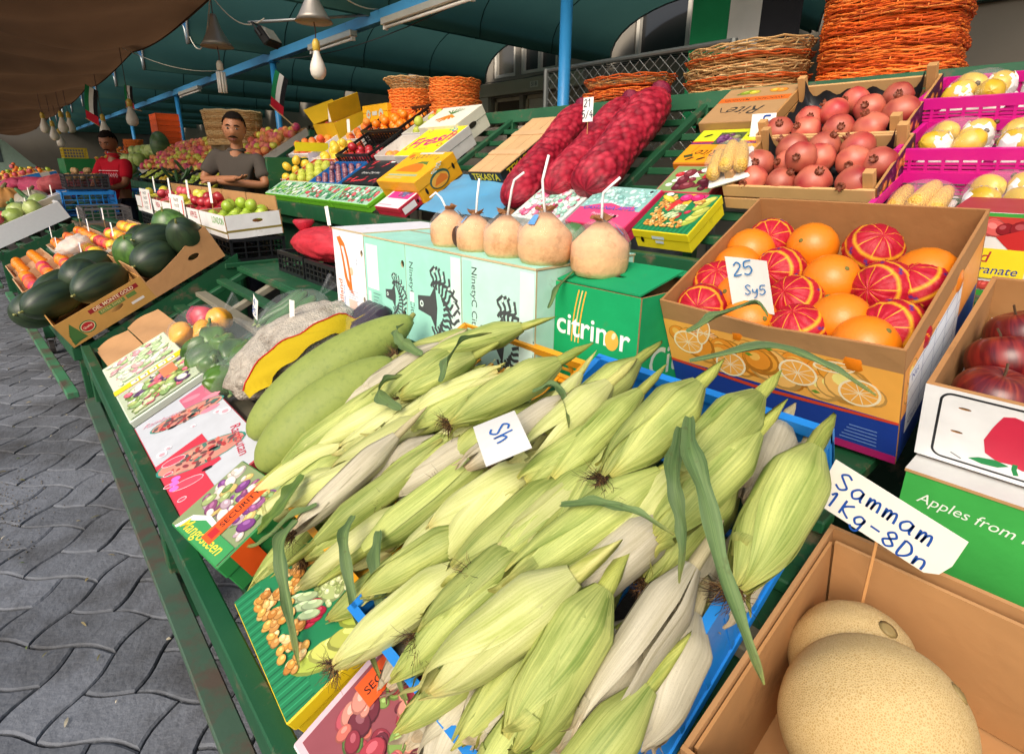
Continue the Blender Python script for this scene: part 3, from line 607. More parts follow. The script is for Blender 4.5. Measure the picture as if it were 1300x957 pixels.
stall_b('produce_stall', 'green stall at the left edge carrying white foam boxes', FC, 3.2, .9, .14)
# flat shelf behind the melon stall slope
t = thing('apple_shelf', 'green shelf under the white apple cartons', 'shelf'); q = MB(); q.add(g_bbox(.80, 1.16, 3.13, 5.75, .672, .70), 'green_paint', GP); part('board', q, t)
for x, y in ((.84, 3.2), (1.12, 3.2), (.84, 5.7), (1.12, 5.7)): q = MB(); bar(q, (x, y, .672), (x, y, 0), .05, .05); part('leg', q, t)
# high rack
def rack(name, label, y0, y1, vmax, skip=()):
    t = thing(name, label, 'rack', group='green sloping display racks'); f = lambda Y, v, h=0: FR(Y, v, h).to_translation()
    q = MB(); bar(q, (1.50, y0, .90), (1.50, y1, .90), .05, .09); part('front_rail', q, t)
    q = MB(); bar(q, (1.535, y0, .815), (1.535, y1, .815), .04, .05, 'green_paint', '154428'); part('lower_rail', q, t)
    n = int(vmax / .133)
    for k in range(n + 1): q = MB(); v = .02 + .1325 * k; bar(q, f(y0, v, -.04), f(y1, v, -.04), .05, .028, 'green_paint', '1c5233'); part('slat', q, t)
    y = y0 + .02
    while y <= y1:
        q = MB(); bar(q, f(y, 0, -.012), f(y, vmax, -.012), .035, .028, 'green_paint', '1d4f33'); part('bearer', q, t)
        for v in (.06, vmax - .03): a = f(y, v, -.02); q = MB(); bar(q, a, (a.x, a.y, 0), .05, .05); part('leg', q, t)
        y += 1.3
    q = MB(); bar(q, f(y0, vmax, .0), f(y1, vmax, .0), .06, .07, 'green_paint', '285e3f'); part('top_rail', q, t)
    q = MB(); q.add(g_box(1.62, 1.64, y0, y1, .0, .80), 'green_paint', '0f3a26'); part('kick_board', q, t)
    return t
rack('display_rack', 'high green slatted rack holding crates, onion sacks and baskets', -1.2, 4.62, 1.06)
rack('display_rack', 'farther green rack heaped with fruit behind the standing man', 5.75, 16.0, 1.06)
# green end board beside the man
q = MB(); q.add(g_bbox(1.6, 2.5, 4.68, 4.71, .0, 1.25), 'green_paint', '14522f'); solo('end_board', q, 'dark green board closing the rack end beside the standing man', 'board')
# ================================================================ BUILDERS FOR BOXES, CRATES, TAGS AND FRUIT
def face(sx, sy, sz, side):
    """frame on a box face: u right, v up, seen from outside; local box x -sx/2..sx/2 (front is -x), y -sy/2..sy/2, z 0..sz"""
    a, b = sx / 2, sy / 2
    return {'front': frameM((-a, b, 0), (0, -1, 0), (0, 0, 1)), 'near': frameM((-a, -b, 0), (1, 0, 0), (0, 0, 1)), 'back': frameM((a, -b, 0), (0, 1, 0), (0, 0, 1)),
            'far': frameM((a, b, 0), (-1, 0, 0), (0, 0, 1)), 'top': frameM((-a, b, sz), (0, -1, 0), (1, 0, 0))}[side]
def fsize(sx, sy, sz, side): return {'front': (sy, sz), 'back': (sy, sz), 'near': (sx, sz), 'far': (sx, sz), 'top': (sy, sx)}[side]
def panel(t, name, F, w, h, th, c_in, c_out, holes=(), mat_='card', outline=None):
    """upright panel inside the face frame F (thickness goes inward)"""
    out = outline or [(0, 0), (w, 0), (w, h), (0, h)]
    hl = [ellpts(u, v, ru, rv, 12)[::-1] if len(o) == 4 else o for o in holes for (u, v, ru, rv) in [o]]
    vs, fs, nf = g_plate(out, hl, th); q = MB(); M = F @ T((0, 0, -th))
    q.add((vs, fs), mat_, c_out, M)
    for i in range(nf): q.fc[i] = hx(c_out) if i % 2 else hx(c_in)
    for i in range(nf, len(fs)): q.fc[i] = hx(c_in)
    return part(name, q, t)
def carton(name, label, cat, M, sx, sy, sz, c_in='b98a58', c_out='b98a58', th=.005, holes={}, lid=False, group=None, outl={}, skip=(), mat_='card', c_lid=None):
    t = thing(name, label, cat, M, group); ps = {}
    for s in ('front', 'back'):
        if s in skip: continue
        ps[s] = panel(t, 'side_panel', face(sx, sy, sz, s), sy, sz, th, c_in, c_out, holes.get(s, ()), mat_, outl.get(s))
    for s in ('near', 'far'):
        if s in skip: continue
        w = sx - 2 * th; ps[s] = panel(t, 'end_panel', face(sx - 2 * th, sy, sz, s), w, sz - .001, th, c_in, c_out, holes.get(s, ()), mat_, outl.get(s))
    q = MB(); q.add(g_box(-sx / 2 + th, sx / 2 - th, -sy / 2 + th, sy / 2 - th, .001, .001 + th), mat_, c_in); part('base_panel', q, t)
    if lid:
        w, h = fsize(sx, sy, sz, 'top'); ps['top'] = panel(t, 'lid_panel', face(sx, sy, sz + .001, 'top') @ T((-.002, -.002, th)), w + .004, h + .004, th, c_in, c_lid or c_out, holes.get('top', ()), mat_)
    t['sx'], t['sy'], t['sz'] = sx, sy, sz + (.001 + th if lid else 0); return t, ps
def prn(t, side, inset=0.0):
    sx, sy, sz = t['sx'], t['sy'], t['sz']; p = Print(face(sx, sy, sz, side)); p.w, p.h = fsize(sx, sy, sz, side); return p
def flatbox(name, label, M, sx, sy, sz, col, group=None, c_side=None):
    """closed telescoping fruit carton: body and a lid a little wider"""
    t = thing(name, label, 'carton', M, group); q = MB(); q.add(g_bbox(-sx/2 + .003, sx/2 - .003, -sy/2 + .003, sy/2 - .003, 0, sz * .55, .002), 'card', c_side or col); part('tray', q, t)
    q = MB(); q.add(g_bbox(-sx/2, sx/2, -sy/2, sy/2, sz * .55 + .001, sz, .003), 'print', col)
    for i, f in enumerate(q.f):
        if c_side and abs(sum(q.v[k][2] for k in f) / len(f) - sz) > .001: q.fc[i] = hx(c_side)
    part('lid', q, t); t['sx'], t['sy'], t['sz'] = sx, sy, sz; return t
def crate(name, label, M, sx, sy, sz, col, group=None, bars=7, rows=3, solid=(), rim=.018, hi_back=0.0, mat_='plastic'):
    """open lattice crate of moulded plastic; every wall a part"""
    t = thing(name, label, 'crate', M, group); th = .006
    for s in ('front', 'back', 'near', 'far'):
        w, h = fsize(sx, sy, sz, s); F = face(sx, sy, sz, s) if s in ('front', 'back') else face(sx - .014, sy, sz, s)
        if s in ('near', 'far'): w -= .014
        q = MB()
        def b(u0, u1, v0, v1, d=th, o=0.0): q.add(g_box(u0, u1, v0, v1, -d - o, -o), mat_, col, F)
        b(0, w, h - rim, h, .013); b(0, w, 0, .014, .010)
        n = max(2, int(bars * w / .5)); hs = [.014 + (h - rim - .014) * (k + 1) / (rows + 1) for k in range(rows)]
        if s in solid: b(.0, w, .014, h - rim, .004, .003)
        for k in range(n + 1): u = (w - .008) * k / n; b(u, u + .008, .014, h - rim, th, .001)
        if s not in solid:
            for v in hs: b(.001, w - .001, v - .003, v + .003, .004, .002)
        part('side_panel', q, t)
    q = MB(); a, c = sx / 2 - .007, sy / 2 - .007
    for k in range(9): x = -a + (2 * a - .012) * k / 8; q.add(g_box(x, x + .012, -c, c, .002, .007), mat_, col)
    for k in range(9): y = -c + (2 * c - .012) * k / 8; q.add(g_box(-a, a, y, y + .012, .0075, .0105), mat_, col)
    part('base_grid', q, t)
    t['sx'], t['sy'], t['sz'] = sx, sy, sz; return t
def price_tag(label, M, w, h, lines, stick=.10, col='f2f1ea', ink='2450a0', rot=0, lean=0, bend=.02, group='hand-written price tags', size=None):
    """card on a wooden skewer; M at the foot of the skewer, card faces -x"""
    t = thing('price_tag', label, 'price tag', M, group)
    q = MB(); q.add(g_tube([(0.002, 0, 0), (0.002, 0, stick + h * .55)], .0016, 5), 'wood', 'c79a5e'); part('skewer', q, t)
    q = MB(); F = T((0, 0, stick + h / 2)) @ RX(rot)
    g = g_grid(lambda u, v: (-bend * w * math.sin(math.pi * u), w / 2 - w * u, -h / 2 + h * v), 6, 2); q.add(g, 'paper', col, F)
    g2 = ([(a + .0006, b, c) for a, b, c in g[0]], [f[::-1] for f in g[1]]); q.add(g2, 'paper', col, F); c = part('card', q, t)
    if lines:
        pr = Print(F @ frameM((-.0006 - bend * w, w / 2, -h / 2), (0, -1, 0), (0, 0, 1)), 'ink'); sz = size or h * .62 / len(lines)
        for i, s in enumerate(lines): pen(pr, s, w * .5 - .36 * len(s) * sz, h - (i + .86) * h / (len(lines) + .2), sz, sz * .13, ink)
        pr.done(c, 'handwriting')
    return t
# fruit meshes (shared by all copies)
def mk(name, *adds):
    q = MB()
    for a in adds: q.add(*a[0], **a[1])
    return q.mesh(name)
def sphere_mesh(name, r, col, mat_, squash=.95, fn=None, col2=None, nu=18, nv=12, stem=None):
    g = g_ball(r, r, r * squash, nu, nv, fn); a, b = hx(col), hx(col2 or col)
    vc = []
    for v in g[0]: k = max(0, min(1, .5 + .5 * v[2] / (r * squash) + .25 * noise.noise(Vector(v) * 22))); vc.append(tuple(a[i] * (1 - k) + b[i] * k for i in range(3)) + (1,))
    q = MB(); q.add(g, mat_, col, smooth=True, vc=vc, uv=ball_uv(nu, nv))
    if stem: q.add(g_ball(r * .10, r * .10, r * .05, 8, 4), 'matte', stem, T((0, 0, r * squash * .98)))
    return q.mesh(name)
def dimple(d, k=.22, w=.16): return 1 - k * math.exp(-(1 - d[2]) / w) - .10 * math.exp(-(1 + d[2]) / .12)
FR_M = {}
FR_M['orange'] = sphere_mesh('orange', .040, 'e67f12', 'citrus', .97, stem='6f6a2c')
FR_M['small_orange'] = sphere_mesh('orange', .036, 'ec8418', 'citrus', .92, nu=12, nv=8)
FR_M['peach'] = sphere_mesh('peach', .034, 'f2a03a', 'rough_fruit', .95, col2='d8452a', nu=12, nv=8)
FR_M['red_apple'] = sphere_mesh('apple', .037, 'a01c24', 'waxy', .9, dimple, 'b8303a', nu=12, nv=8)
FR_M['pink_apple'] = sphere_mesh('apple', .037, 'c04048', 'waxy', .9, dimple, 'd8606a', nu=12, nv=8)
FR_M['green_apple'] = sphere_mesh('apple', .037, '8fb02c', 'waxy', .9, dimple, 'b6cc4c', nu=14, nv=10)
FR_M['yellow_apple'] = sphere_mesh('apple', .037, 'c8c23a', 'waxy', .9, dimple, 'dcd45a', nu=12, nv=8)
FR_M['lemon'] = sphere_mesh('lemon', .034, 'e8c23a', 'citrus', 1.25, nu=12, nv=8)
FR_M['pear'] = sphere_mesh('pear', .034, 'b4bc44', 'rough_fruit', 1.25, lambda d: 1 - .28 * max(0, d[2]) ** 1.5, nu=12, nv=8)
FR_M['cabbage'] = sphere_mesh('cabbage', .085, '8ea84a', 'veg', .85, lambda d: 1 + .05 * math.sin(7 * d[0] + 3 * d[2]) * math.cos(6 * d[1]), 'c6d486')
def pom_mesh():
    q = MB(); r = .044
    g = g_ball(r, r, r * .92, 20, 14, lambda d: 1 + .025 * math.cos(6 * math.atan2(d[1], d[0])) * (1 - d[2] ** 2)); a, b = hx('a52a30'), hx('ca6e56'); vc = []
    for v in g[0]: k = max(0, min(1, .5 + .9 * noise.noise(Vector(v) * 30) + .4 * v[2] / r)); vc.append(tuple(a[i] * (1 - k) + b[i] * k for i in range(3)) + (1,))
    q.add(g, 'pom', smooth=True, vc=vc)
    q.add(g_lathe([(.011, .037), (.009, .044), (.0095, .047), (.007, .046), (.002, .042)], 12), 'rough_fruit', '8a4a34', smooth=True)
    for k in range(6): a_ = 2 * math.pi * k / 6; q.add(g_tube([(.008 * math.cos(a_), .008 * math.sin(a_), .045), (.010 * math.cos(a_), .010 * math.sin(a_), .052)], [.0035, .001], 4), 'rough_fruit', '7d4028')
    return q.mesh('pomegranate')
FR_M['pomegranate'] = pom_mesh()
def apple_mesh():
    g = g_ball(.044, .044, .040, 28, 20, lambda d: dimple(d, .28, .13)); vc = []
    for v in g[0]:
        k = max(0, min(1, (v[2] / .04 - .45) * 1.8 + .6 * noise.noise(Vector(v) * 40))); a, b = hx('f2e6e0'), hx('f0d070'); vc.append((1 + .5 * k, 1 + 3.2 * k, 1 + 1.2 * k, 1))
    q = MB(); q.add(g, 'apple_skin', smooth=True, vc=vc, uv=ball_uv(28, 20)); q.add(g_tube([(0, 0, .026), (.001, 0, .036), (.004, .001, .044)], .0016, 5), 'wood', '4a3520'); return q.mesh('apple')
FR_M['big_apple'] = apple_mesh()
def quince_mesh():
    g = g_ball(.033, .033, .043, 18, 14, lambda d: 1 - .10 * max(0, d[2]) ** 2 + .02 * math.sin(5 * math.atan2(d[1], d[0]))); vc = []
    for v in g[0]: k = max(0, min(1, .5 + .8 * noise.noise(Vector(v) * 35))); a, b = hx('c49a1c'), hx('dcb83a'); vc.append(tuple(a[i] * (1 - k) + b[i] * k for i in range(3)) + (1,))
    q = MB(); q.add(g, 'waxy', smooth=True, vc=vc); q.add(g_lathe([(.006, .040), (.007, .046), (.003, .049)], 8), 'rough_fruit', '5a4620'); return q.mesh('quince')
FR_M['quince'] = quince_mesh()
def wrapped_mesh(k):
    """orange twisted into red printed paper: paper skin with pleats, yellow printed spokes and ring, white-blue lettering band"""
    rg = random.Random(k); r = .041; nu, nv = 144, 30
    def f(d): a = math.atan2(d[1], d[0]); return 1 + .008 * math.sin(13 * a + 2 * d[2] + k) * abs(d[2] * .6 + .4) + .035 * noise.noise(Vector(d) * 4 + Vector((k, 0, 0))) + .04 * abs(noise.noise(Vector(d) * 11 + Vector((0, k, 0)))) - .04 * math.exp(-(1 - d[2]) / .02)
    g = g_ball(r, r, r * .92, nu, nv, f); vc = []
    Rd, Ye, Wh, Bl = hx('b0142a'), hx('eaa822'), hx('efe6ea'), hx('33307a')
    for j in range(nv + 1):
        th = math.pi * j / nv
        for i in range(nu):
            c = Rd
            if th < 1.0 and i % 18 == 0 and th > .1: c = Ye
            if j in (9, 13): c = Ye
            if j in (11, 12) and noise.noise(Vector((i * .09, k * 3.1, 0))) > -.05: c = Wh if (i // 3 * 7 + j) % 7 < 2 else (Bl if (i // 3 * 5 + j) % 6 == 0 else Rd)
            if j > 14 and (i + j) % 14 == 0: c = Ye
            vc.append(c)
    q = MB(); q.add(g, 'wrapper', smooth=True, vc=vc)
    return q.mesh('wrapped_orange')
mat('wrapper', 0.5, var=0.08, nz=(60, 0.25), bump=(48, 0.8, 0.005), spec=0.35)
for k in range(3): FR_M['wrapped%d' % k] = wrapped_mesh(k)
def fruit(kind, name, label, cat, group, M): return solo(name, FR_M[kind], label, cat, M, group)
def rrot(): return Euler((U(0, 6.28), U(0, 6.28), U(0, 6.28))).to_matrix().to_4x4()
ORD = ['first', 'second', 'third', 'fourth', 'fifth', 'sixth', 'seventh', 'eighth', 'ninth', 'tenth', 'eleventh', 'twelfth', 'thirteenth', 'fourteenth', 'fifteenth', 'sixteenth', 'seventeenth', 'eighteenth', 'nineteenth', 'twentieth'] + [f'{n}th' for n in range(21, 60)]
def rowcol(pts, rows):
    """place words for points (x from the front, y to the left): row from the front and order from the left"""
    ix = sorted(range(len(pts)), key=lambda i: pts[i][0]); n = math.ceil(len(pts) / rows); out = {}
    for r in range(rows):
        for k, i in enumerate(sorted(ix[r * n:(r + 1) * n], key=lambda i: -pts[i][1])): out[i] = f'{ORD[r]} row, {ORD[k]} from left'
    return out
def heap(F, x0, x1, y0, y1, z, kind, name, label, cat, group, r, rise=0.0, jit=.15, tilt=None, second=.25):
    """a loose layer of fruit in the local frame F with a few on top; every fruit its own object"""
    nx = max(1, int((x1 - x0) / (2 * r))); ny = max(1, int((y1 - y0) / (2 * r * .95)))
    for i in range(nx):
        for j in range(ny):
            px = x0 + (x1 - x0) * (i + .5 + (.25 if j % 2 else -.25) * (nx > 1)) / nx; py = y0 + (y1 - y0) * (j + .5) / ny
            pz = z + rise * (px - x0) + U(0, jit * r)
            lb = f'{label}, {ORD[i]} row, {ORD[ny - 1 - j]} from left'
            fruit(kind, name, lb, cat, group, F @ T((px + U(-.1, .1) * r, py + U(-.1, .1) * r, pz + r * .9)) @ (tilt() if tilt else rrot()) @ SC(U(.92, 1.06)))
            if random.random() < second and 0 < i: fruit(kind, name, lb + ', on top', cat, group, F @ T((px - r * .9, py + r * .3, pz + r * 2.2)) @ (tilt() if tilt else rrot()) @ SC(U(.9, 1.0)))
# ================================================================ CORN
def husk_set(seed):
    """five husk leaves, a shank and silk for an ear of unit length along +x (butt at 0) and unit radius"""
    rg = random.Random(seed); out = {'leaf': []}; nl = 6
    def Rp(t): return max(.06, (min(1, .37 + 3.0 * t - .6 * t * t) if t < .22 else 1.0 - .06 * ((t - .22) / .3) ** 2 if t < .52 else (.94 - .94 * ((t - .52) / .52) ** 2.4)) )
    for k in range(nl):
        ph = 2 * math.pi * k / nl * 1.7 + rg.uniform(-.25, .25); hw = rg.uniform(1.0, 1.35); end = rg.uniform(.9, 1.06); lay = 1.0 + .022 * k; tw = rg.uniform(-.35, .35); cu = rg.uniform(.0, .10); nd = rg.uniform(0, 9)
        def fn(u, v):
            t = v * end; a = (u - .5) * 2; w = hw * (1 - .75 * max(0, (v - .45) / .55) ** 1.6); an = ph + a * w + tw * v
            r = Rp(min(t, 1.03)) * lay + .05 * max(0, abs(a) - .8) * (1 + 2 * v) + .018 * math.sin(a * 11 + nd) + .035 * noise.noise(Vector((a * 1.5 + nd, t * 4, k)))
            if v > .86: r += cu * (v - .86) / .14
            return (t - .02, r * math.cos(an), r * math.sin(an))
        nu, nv = 12, 20; g = g_grid(fn, nu, nv); vc = []
        for j in range(nv + 1):
            for i in range(nu + 1):
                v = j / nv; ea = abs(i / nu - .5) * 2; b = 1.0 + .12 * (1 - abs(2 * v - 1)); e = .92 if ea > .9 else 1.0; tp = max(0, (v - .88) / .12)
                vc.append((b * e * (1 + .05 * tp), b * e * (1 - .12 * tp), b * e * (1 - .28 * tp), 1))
        out['leaf'].append((g, vc, guv(nu, nv)))
    g = g_tube([(-.17, .12, .1), (-.10, .06, .05), (-.04, 0, 0), (.05, 0, 0)], [.24, .26, .33, .36], 10); out['shank'] = g
    q = []
    for s in range(150):   # strands walk in units of the ear radius, then the long axis is squeezed to match the ear's stretch
        a = rg.uniform(0, 6.28); r0 = rg.uniform(0, .18); p = Vector((0, r0 * math.cos(a), r0 * math.sin(a))); d = Vector((.17, .05 * math.cos(a), .05 * math.sin(a))); pts = []
        dr = Vector((0, .05, -.06)) * rg.uniform(.2, 1)
        for i in range(9): pts.append(tuple(p)); p = p + d; d = d * .9 + dr * .3 + Vector((rg.uniform(-.07, .06), rg.uniform(-.08, .08), rg.uniform(-.08, .08)))
        g = g_tube(pts, [.018, .018, .017, .016, .015, .014, .012, .010, .006], 3, False); q.append(([(.95 + x * .108, y, z) for x, y, z in g[0]], g[1]))
    # torn papery husk ends that stand off the tip
    out['rag'] = []
    for k in range(5):
        a = rg.uniform(0, 6.28); w = rg.uniform(.10, .22); L = rg.uniform(.10, .26); cu = rg.uniform(-.5, .9); x0 = rg.uniform(.70, .90)
        def fr(u, v, a=a, w=w, L=L, cu=cu, x0=x0, k=k):
            t = v; r = Rp(min(1, x0 + L * t)) * 1.08 + cu * t * t * .9 + .10 * math.sin(7 * t + k) * t; an = a + (u - .5) * w * 4 * (1 - .8 * t ** 2) / max(.35, r) + .5 * t * math.sin(k)
            return (x0 + L * t * (1 - .25 * abs(cu) * t), r * math.cos(an), r * math.sin(an))
        g = g_grid(fr, 4, 9); vc = []
        for jj in range(10):
            for ii in range(5): t = jj / 9; vc.append((1.0 + .05 * t, 1.0 - .14 * t, 1.0 - .30 * t, 1))
        out['rag'].append((g, vc, guv(4, 9)))
    out['silk'] = q; return out
HS = []
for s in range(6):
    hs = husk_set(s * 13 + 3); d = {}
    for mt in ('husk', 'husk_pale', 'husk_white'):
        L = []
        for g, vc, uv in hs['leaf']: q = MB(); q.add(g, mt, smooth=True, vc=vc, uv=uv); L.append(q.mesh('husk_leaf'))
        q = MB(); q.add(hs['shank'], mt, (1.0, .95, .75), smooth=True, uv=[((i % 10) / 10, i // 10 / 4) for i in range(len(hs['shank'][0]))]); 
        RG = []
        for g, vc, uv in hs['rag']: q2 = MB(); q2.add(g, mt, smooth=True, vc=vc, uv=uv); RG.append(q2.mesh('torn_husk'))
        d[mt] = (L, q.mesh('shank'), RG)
    q = MB(); rg = random.Random(s)
    for g in hs['silk']: q.add(g, 'matte', rg.choice(['4a2f1a', '3a2415', '6a4a26', '8a6a3a', '2a1a10']))
    d['silk'] = q.mesh('silk'); HS.append(d)
NE = [0]
def ear(a, b, r, mt, label, group, silk=True, roll=None, rag=4):
    """ear from butt a to tip b (points in the stall frame: Y, v, h)"""
    A = FA(a[0], a[1] - .012, a[2] - .012).to_translation(); B = FA(b[0], b[1] - .012, b[2] - .012).to_translation(); d = B - A; L = d.length; d.normalize()
    u = Vector((0, 0, 1)); s = u.cross(d).normalized(); w = d.cross(s)
    A = A + d * (.17 * L); L *= .84
    M = Matrix(((d.x, s.x, w.x, A.x), (d.y, s.y, w.y, A.y), (d.z, s.z, w.z, A.z), (0, 0, 0, 1))) @ RX(U(0, 360) if roll is None else roll) @ SC(L, r, r)
    NE[0] += 1; hs = HS[NE[0] % 6]; t = thing('corn_ear', label, 'corn', M, group)
    for m in hs[mt][0]: obj('husk_leaf', m, t)
    obj('shank', hs[mt][1], t)
    for m in hs[mt][2][:rag]: obj('torn_husk', m, t)
    if silk: obj('silk', hs['silk'], t)
    return t
EARS = [((1.132, 0.208, 0.1),(1.023, 0.557, 0.15),0.033,'husk','yellowish green ear lying against the lower wax gourd'), ((0.85, 0.48, 0.17),(0.886, 0.189, 0.13),0.028,'husk_white','creamy white ear with a bare stalk, left of the pile'),
 ((0.867, 0.16, 0.1),(0.752, 0.509, 0.15),0.030,'husk','green ear just right of the creamy white ear'), ((0.745, 0.209, 0.12),(0.624, 0.543, 0.17),0.034,'husk','long plain green ear left of the pale pair, mid pile'),
 ((0.625, 0.74, 0.21),(0.745, 0.500, 0.19),0.037,'husk','fat ear pointing left at the middle of the pile, stalk up right'), ((0.812, 0.821, 0.17),(1.025, 0.625, 0.15),0.032,'husk','topmost green ear at the back under the mint cartons'),
 ((0.922, 0.481, 0.14),(0.759, 0.672, 0.18),0.030,'husk_pale','pale ear half hidden under the fat middle ear'), ((0.942, 0.78, 0.14),(1.138, 0.610, 0.13),0.030,'husk','leafy ear at the back beside the upper wax gourd'),
 ((0.585, 0.708, 0.21),(0.565, 0.526, 0.19),0.020,'husk_pale','thin dry ear beside the number card'), ((0.512, 0.801, 0.2),(0.549, 0.562, 0.2),0.033,'husk','green ear running up to the green citrus carton'),
 ((0.633, 0.23, 0.14),(0.599, 0.471, 0.17),0.026,'husk_pale','slender pale ear with a long thin stalk'), ((0.566, 0.294, 0.16),(0.538, 0.54, 0.19),0.036,'husk_pale','plump pale cream-green ear below the number card'),
 ((0.453, 0.647, 0.2),(0.522, 0.459, 0.2),0.032,'husk','brown-streaked green ear right of the number card'), ((0.365, 0.756, 0.245),(0.397, 0.523, 0.23),0.040,'husk','bright green ear on top, pointing at the orange carton'),
 ((0.328, 0.622, 0.22),(0.434, 0.332, 0.19),0.037,'husk','longest green ear crossing the middle of the blue crate'), ((0.293, 0.766, 0.23),(0.315, 0.574, 0.225),0.038,'husk','speckled green ear beside the long hanging leaf'),
 ((0.214, 0.761, 0.19),(0.209, 0.504, 0.175),0.042,'husk','separate flat green ear along the right edge of the blue crate'), ((0.329, 0.434, 0.235),(0.425, 0.197, 0.19),0.040,'husk_pale','big light green ear across the front with a silky end'),
 ((0.318, 0.444, 0.21),(0.300, 0.220, 0.19),0.040,'husk','upright light green ear below the silky tuft'), ((0.454, 0.434, 0.18),(0.497, 0.241, 0.165),0.033,'husk','broken leafy ear behind the big front ear'),
 ((0.43, 0.558, 0.195),(0.478, 0.369, 0.18),0.032,'husk_pale','ear with ragged open tip right of the plump pale ear'), ((1.002, 0.392, 0.10),(1.055, 0.182, 0.09),0.028,'husk','small green ear low on the left of the pile'),
 ((0.893, 0.668, 0.13),(1.019, 0.489, 0.13),0.028,'husk','short ear with dark silk beside the wax gourd'), ((0.937, 0.282, 0.08),(0.927, 0.105, 0.07),0.028,'husk','short leafy ear hanging over the printed carton'),
 ((0.315, 0.578, 0.19),(0.365, 0.388, 0.165),0.032,'husk_pale','ear tucked under the longest green ear'), ((0.284, 0.663, 0.17),(0.306, 0.479, 0.15),0.032,'husk','ear under the hanging leaf in the blue crate')]
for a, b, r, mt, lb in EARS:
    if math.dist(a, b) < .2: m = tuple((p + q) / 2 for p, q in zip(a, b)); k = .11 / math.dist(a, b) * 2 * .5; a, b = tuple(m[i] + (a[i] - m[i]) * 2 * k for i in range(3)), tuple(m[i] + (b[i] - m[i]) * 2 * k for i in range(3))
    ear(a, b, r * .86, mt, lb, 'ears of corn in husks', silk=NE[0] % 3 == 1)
WHITE = [((0.368, 0.361, 0.15),(0.371, 0.188, 0.13),0.036), ((0.284, 0.442, 0.15),(0.289, 0.257, 0.13),0.038), ((0.25, 0.497, 0.14),(0.231, 0.312, 0.12),0.036), ((0.52, 0.384, 0.11),(0.527, 0.216, 0.11),0.030), ((0.293, 0.831, 0.12),(0.279, 0.651, 0.12),0.030),
 ((0.294, 0.614, 0.13),(0.271, 0.442, 0.12),0.030), ((0.243, 0.66, 0.10),(0.237, 0.48, 0.09),0.030), ((0.253, 0.81, 0.11),(0.237, 0.637, 0.1),0.028), ((0.552, 0.313, 0.09),(0.55, 0.15, 0.08),0.026), ((0.31, 0.321, 0.12),(0.31, 0.145, 0.10),0.034), ((0.262, 0.348, 0.12),(0.257, 0.189, 0.1),0.034),
 ((0.405, 0.288, 0.12),(0.408, 0.135, 0.1),0.034), ((.45, .32, .11), (.455, .14, .09), .034)]
for k, (a, b, r) in enumerate(sorted(WHITE, key=lambda e: -e[0][0])): ear(a, b, r, 'husk_white', f'whitish ear lying low in the blue crate, {ORD[k]} from the left', 'whitish ears low in the crate', silk=False)
rg = random.Random(11)
for k in range(16):   # ears below, glimpsed between the upper ones
    y = .26 + .062 * k + rg.uniform(-.01, .01); v = rg.uniform(.36, .66); h = .075 if y > .68 else .09; L = rg.uniform(.11, .13); an = rg.uniform(-.35, .35)
    ear((y - L * math.sin(an), v + L * math.cos(an), h), (y + L * math.sin(an), v - L * math.cos(an), h - .01), rg.uniform(.024, .028), rg.choice(['husk', 'husk', 'husk_pale']), f'ear deep in the corn pile, {ORD[15 - k]} from its left end', 'ears deep in the pile', silk=False, rag=0)
band = ('lower', 'middle', 'upper')
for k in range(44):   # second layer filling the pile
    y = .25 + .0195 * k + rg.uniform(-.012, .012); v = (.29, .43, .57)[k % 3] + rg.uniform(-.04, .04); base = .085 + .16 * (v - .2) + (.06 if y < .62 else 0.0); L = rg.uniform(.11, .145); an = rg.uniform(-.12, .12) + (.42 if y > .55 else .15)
    ear((y - L * math.sin(an), v + L * math.cos(an), base + .012), (y + L * math.sin(an), v - L * math.cos(an), base - .012), rg.uniform(.024, .030), rg.choice(['husk', 'husk', 'husk_pale', 'husk_pale', 'husk_white']), f'slim ear wedged in the pile, {band[k % 3]} band, {ORD[14 - k // 3]} from the left', 'second layer of ears', silk=k % 5 == 0, rag=3)
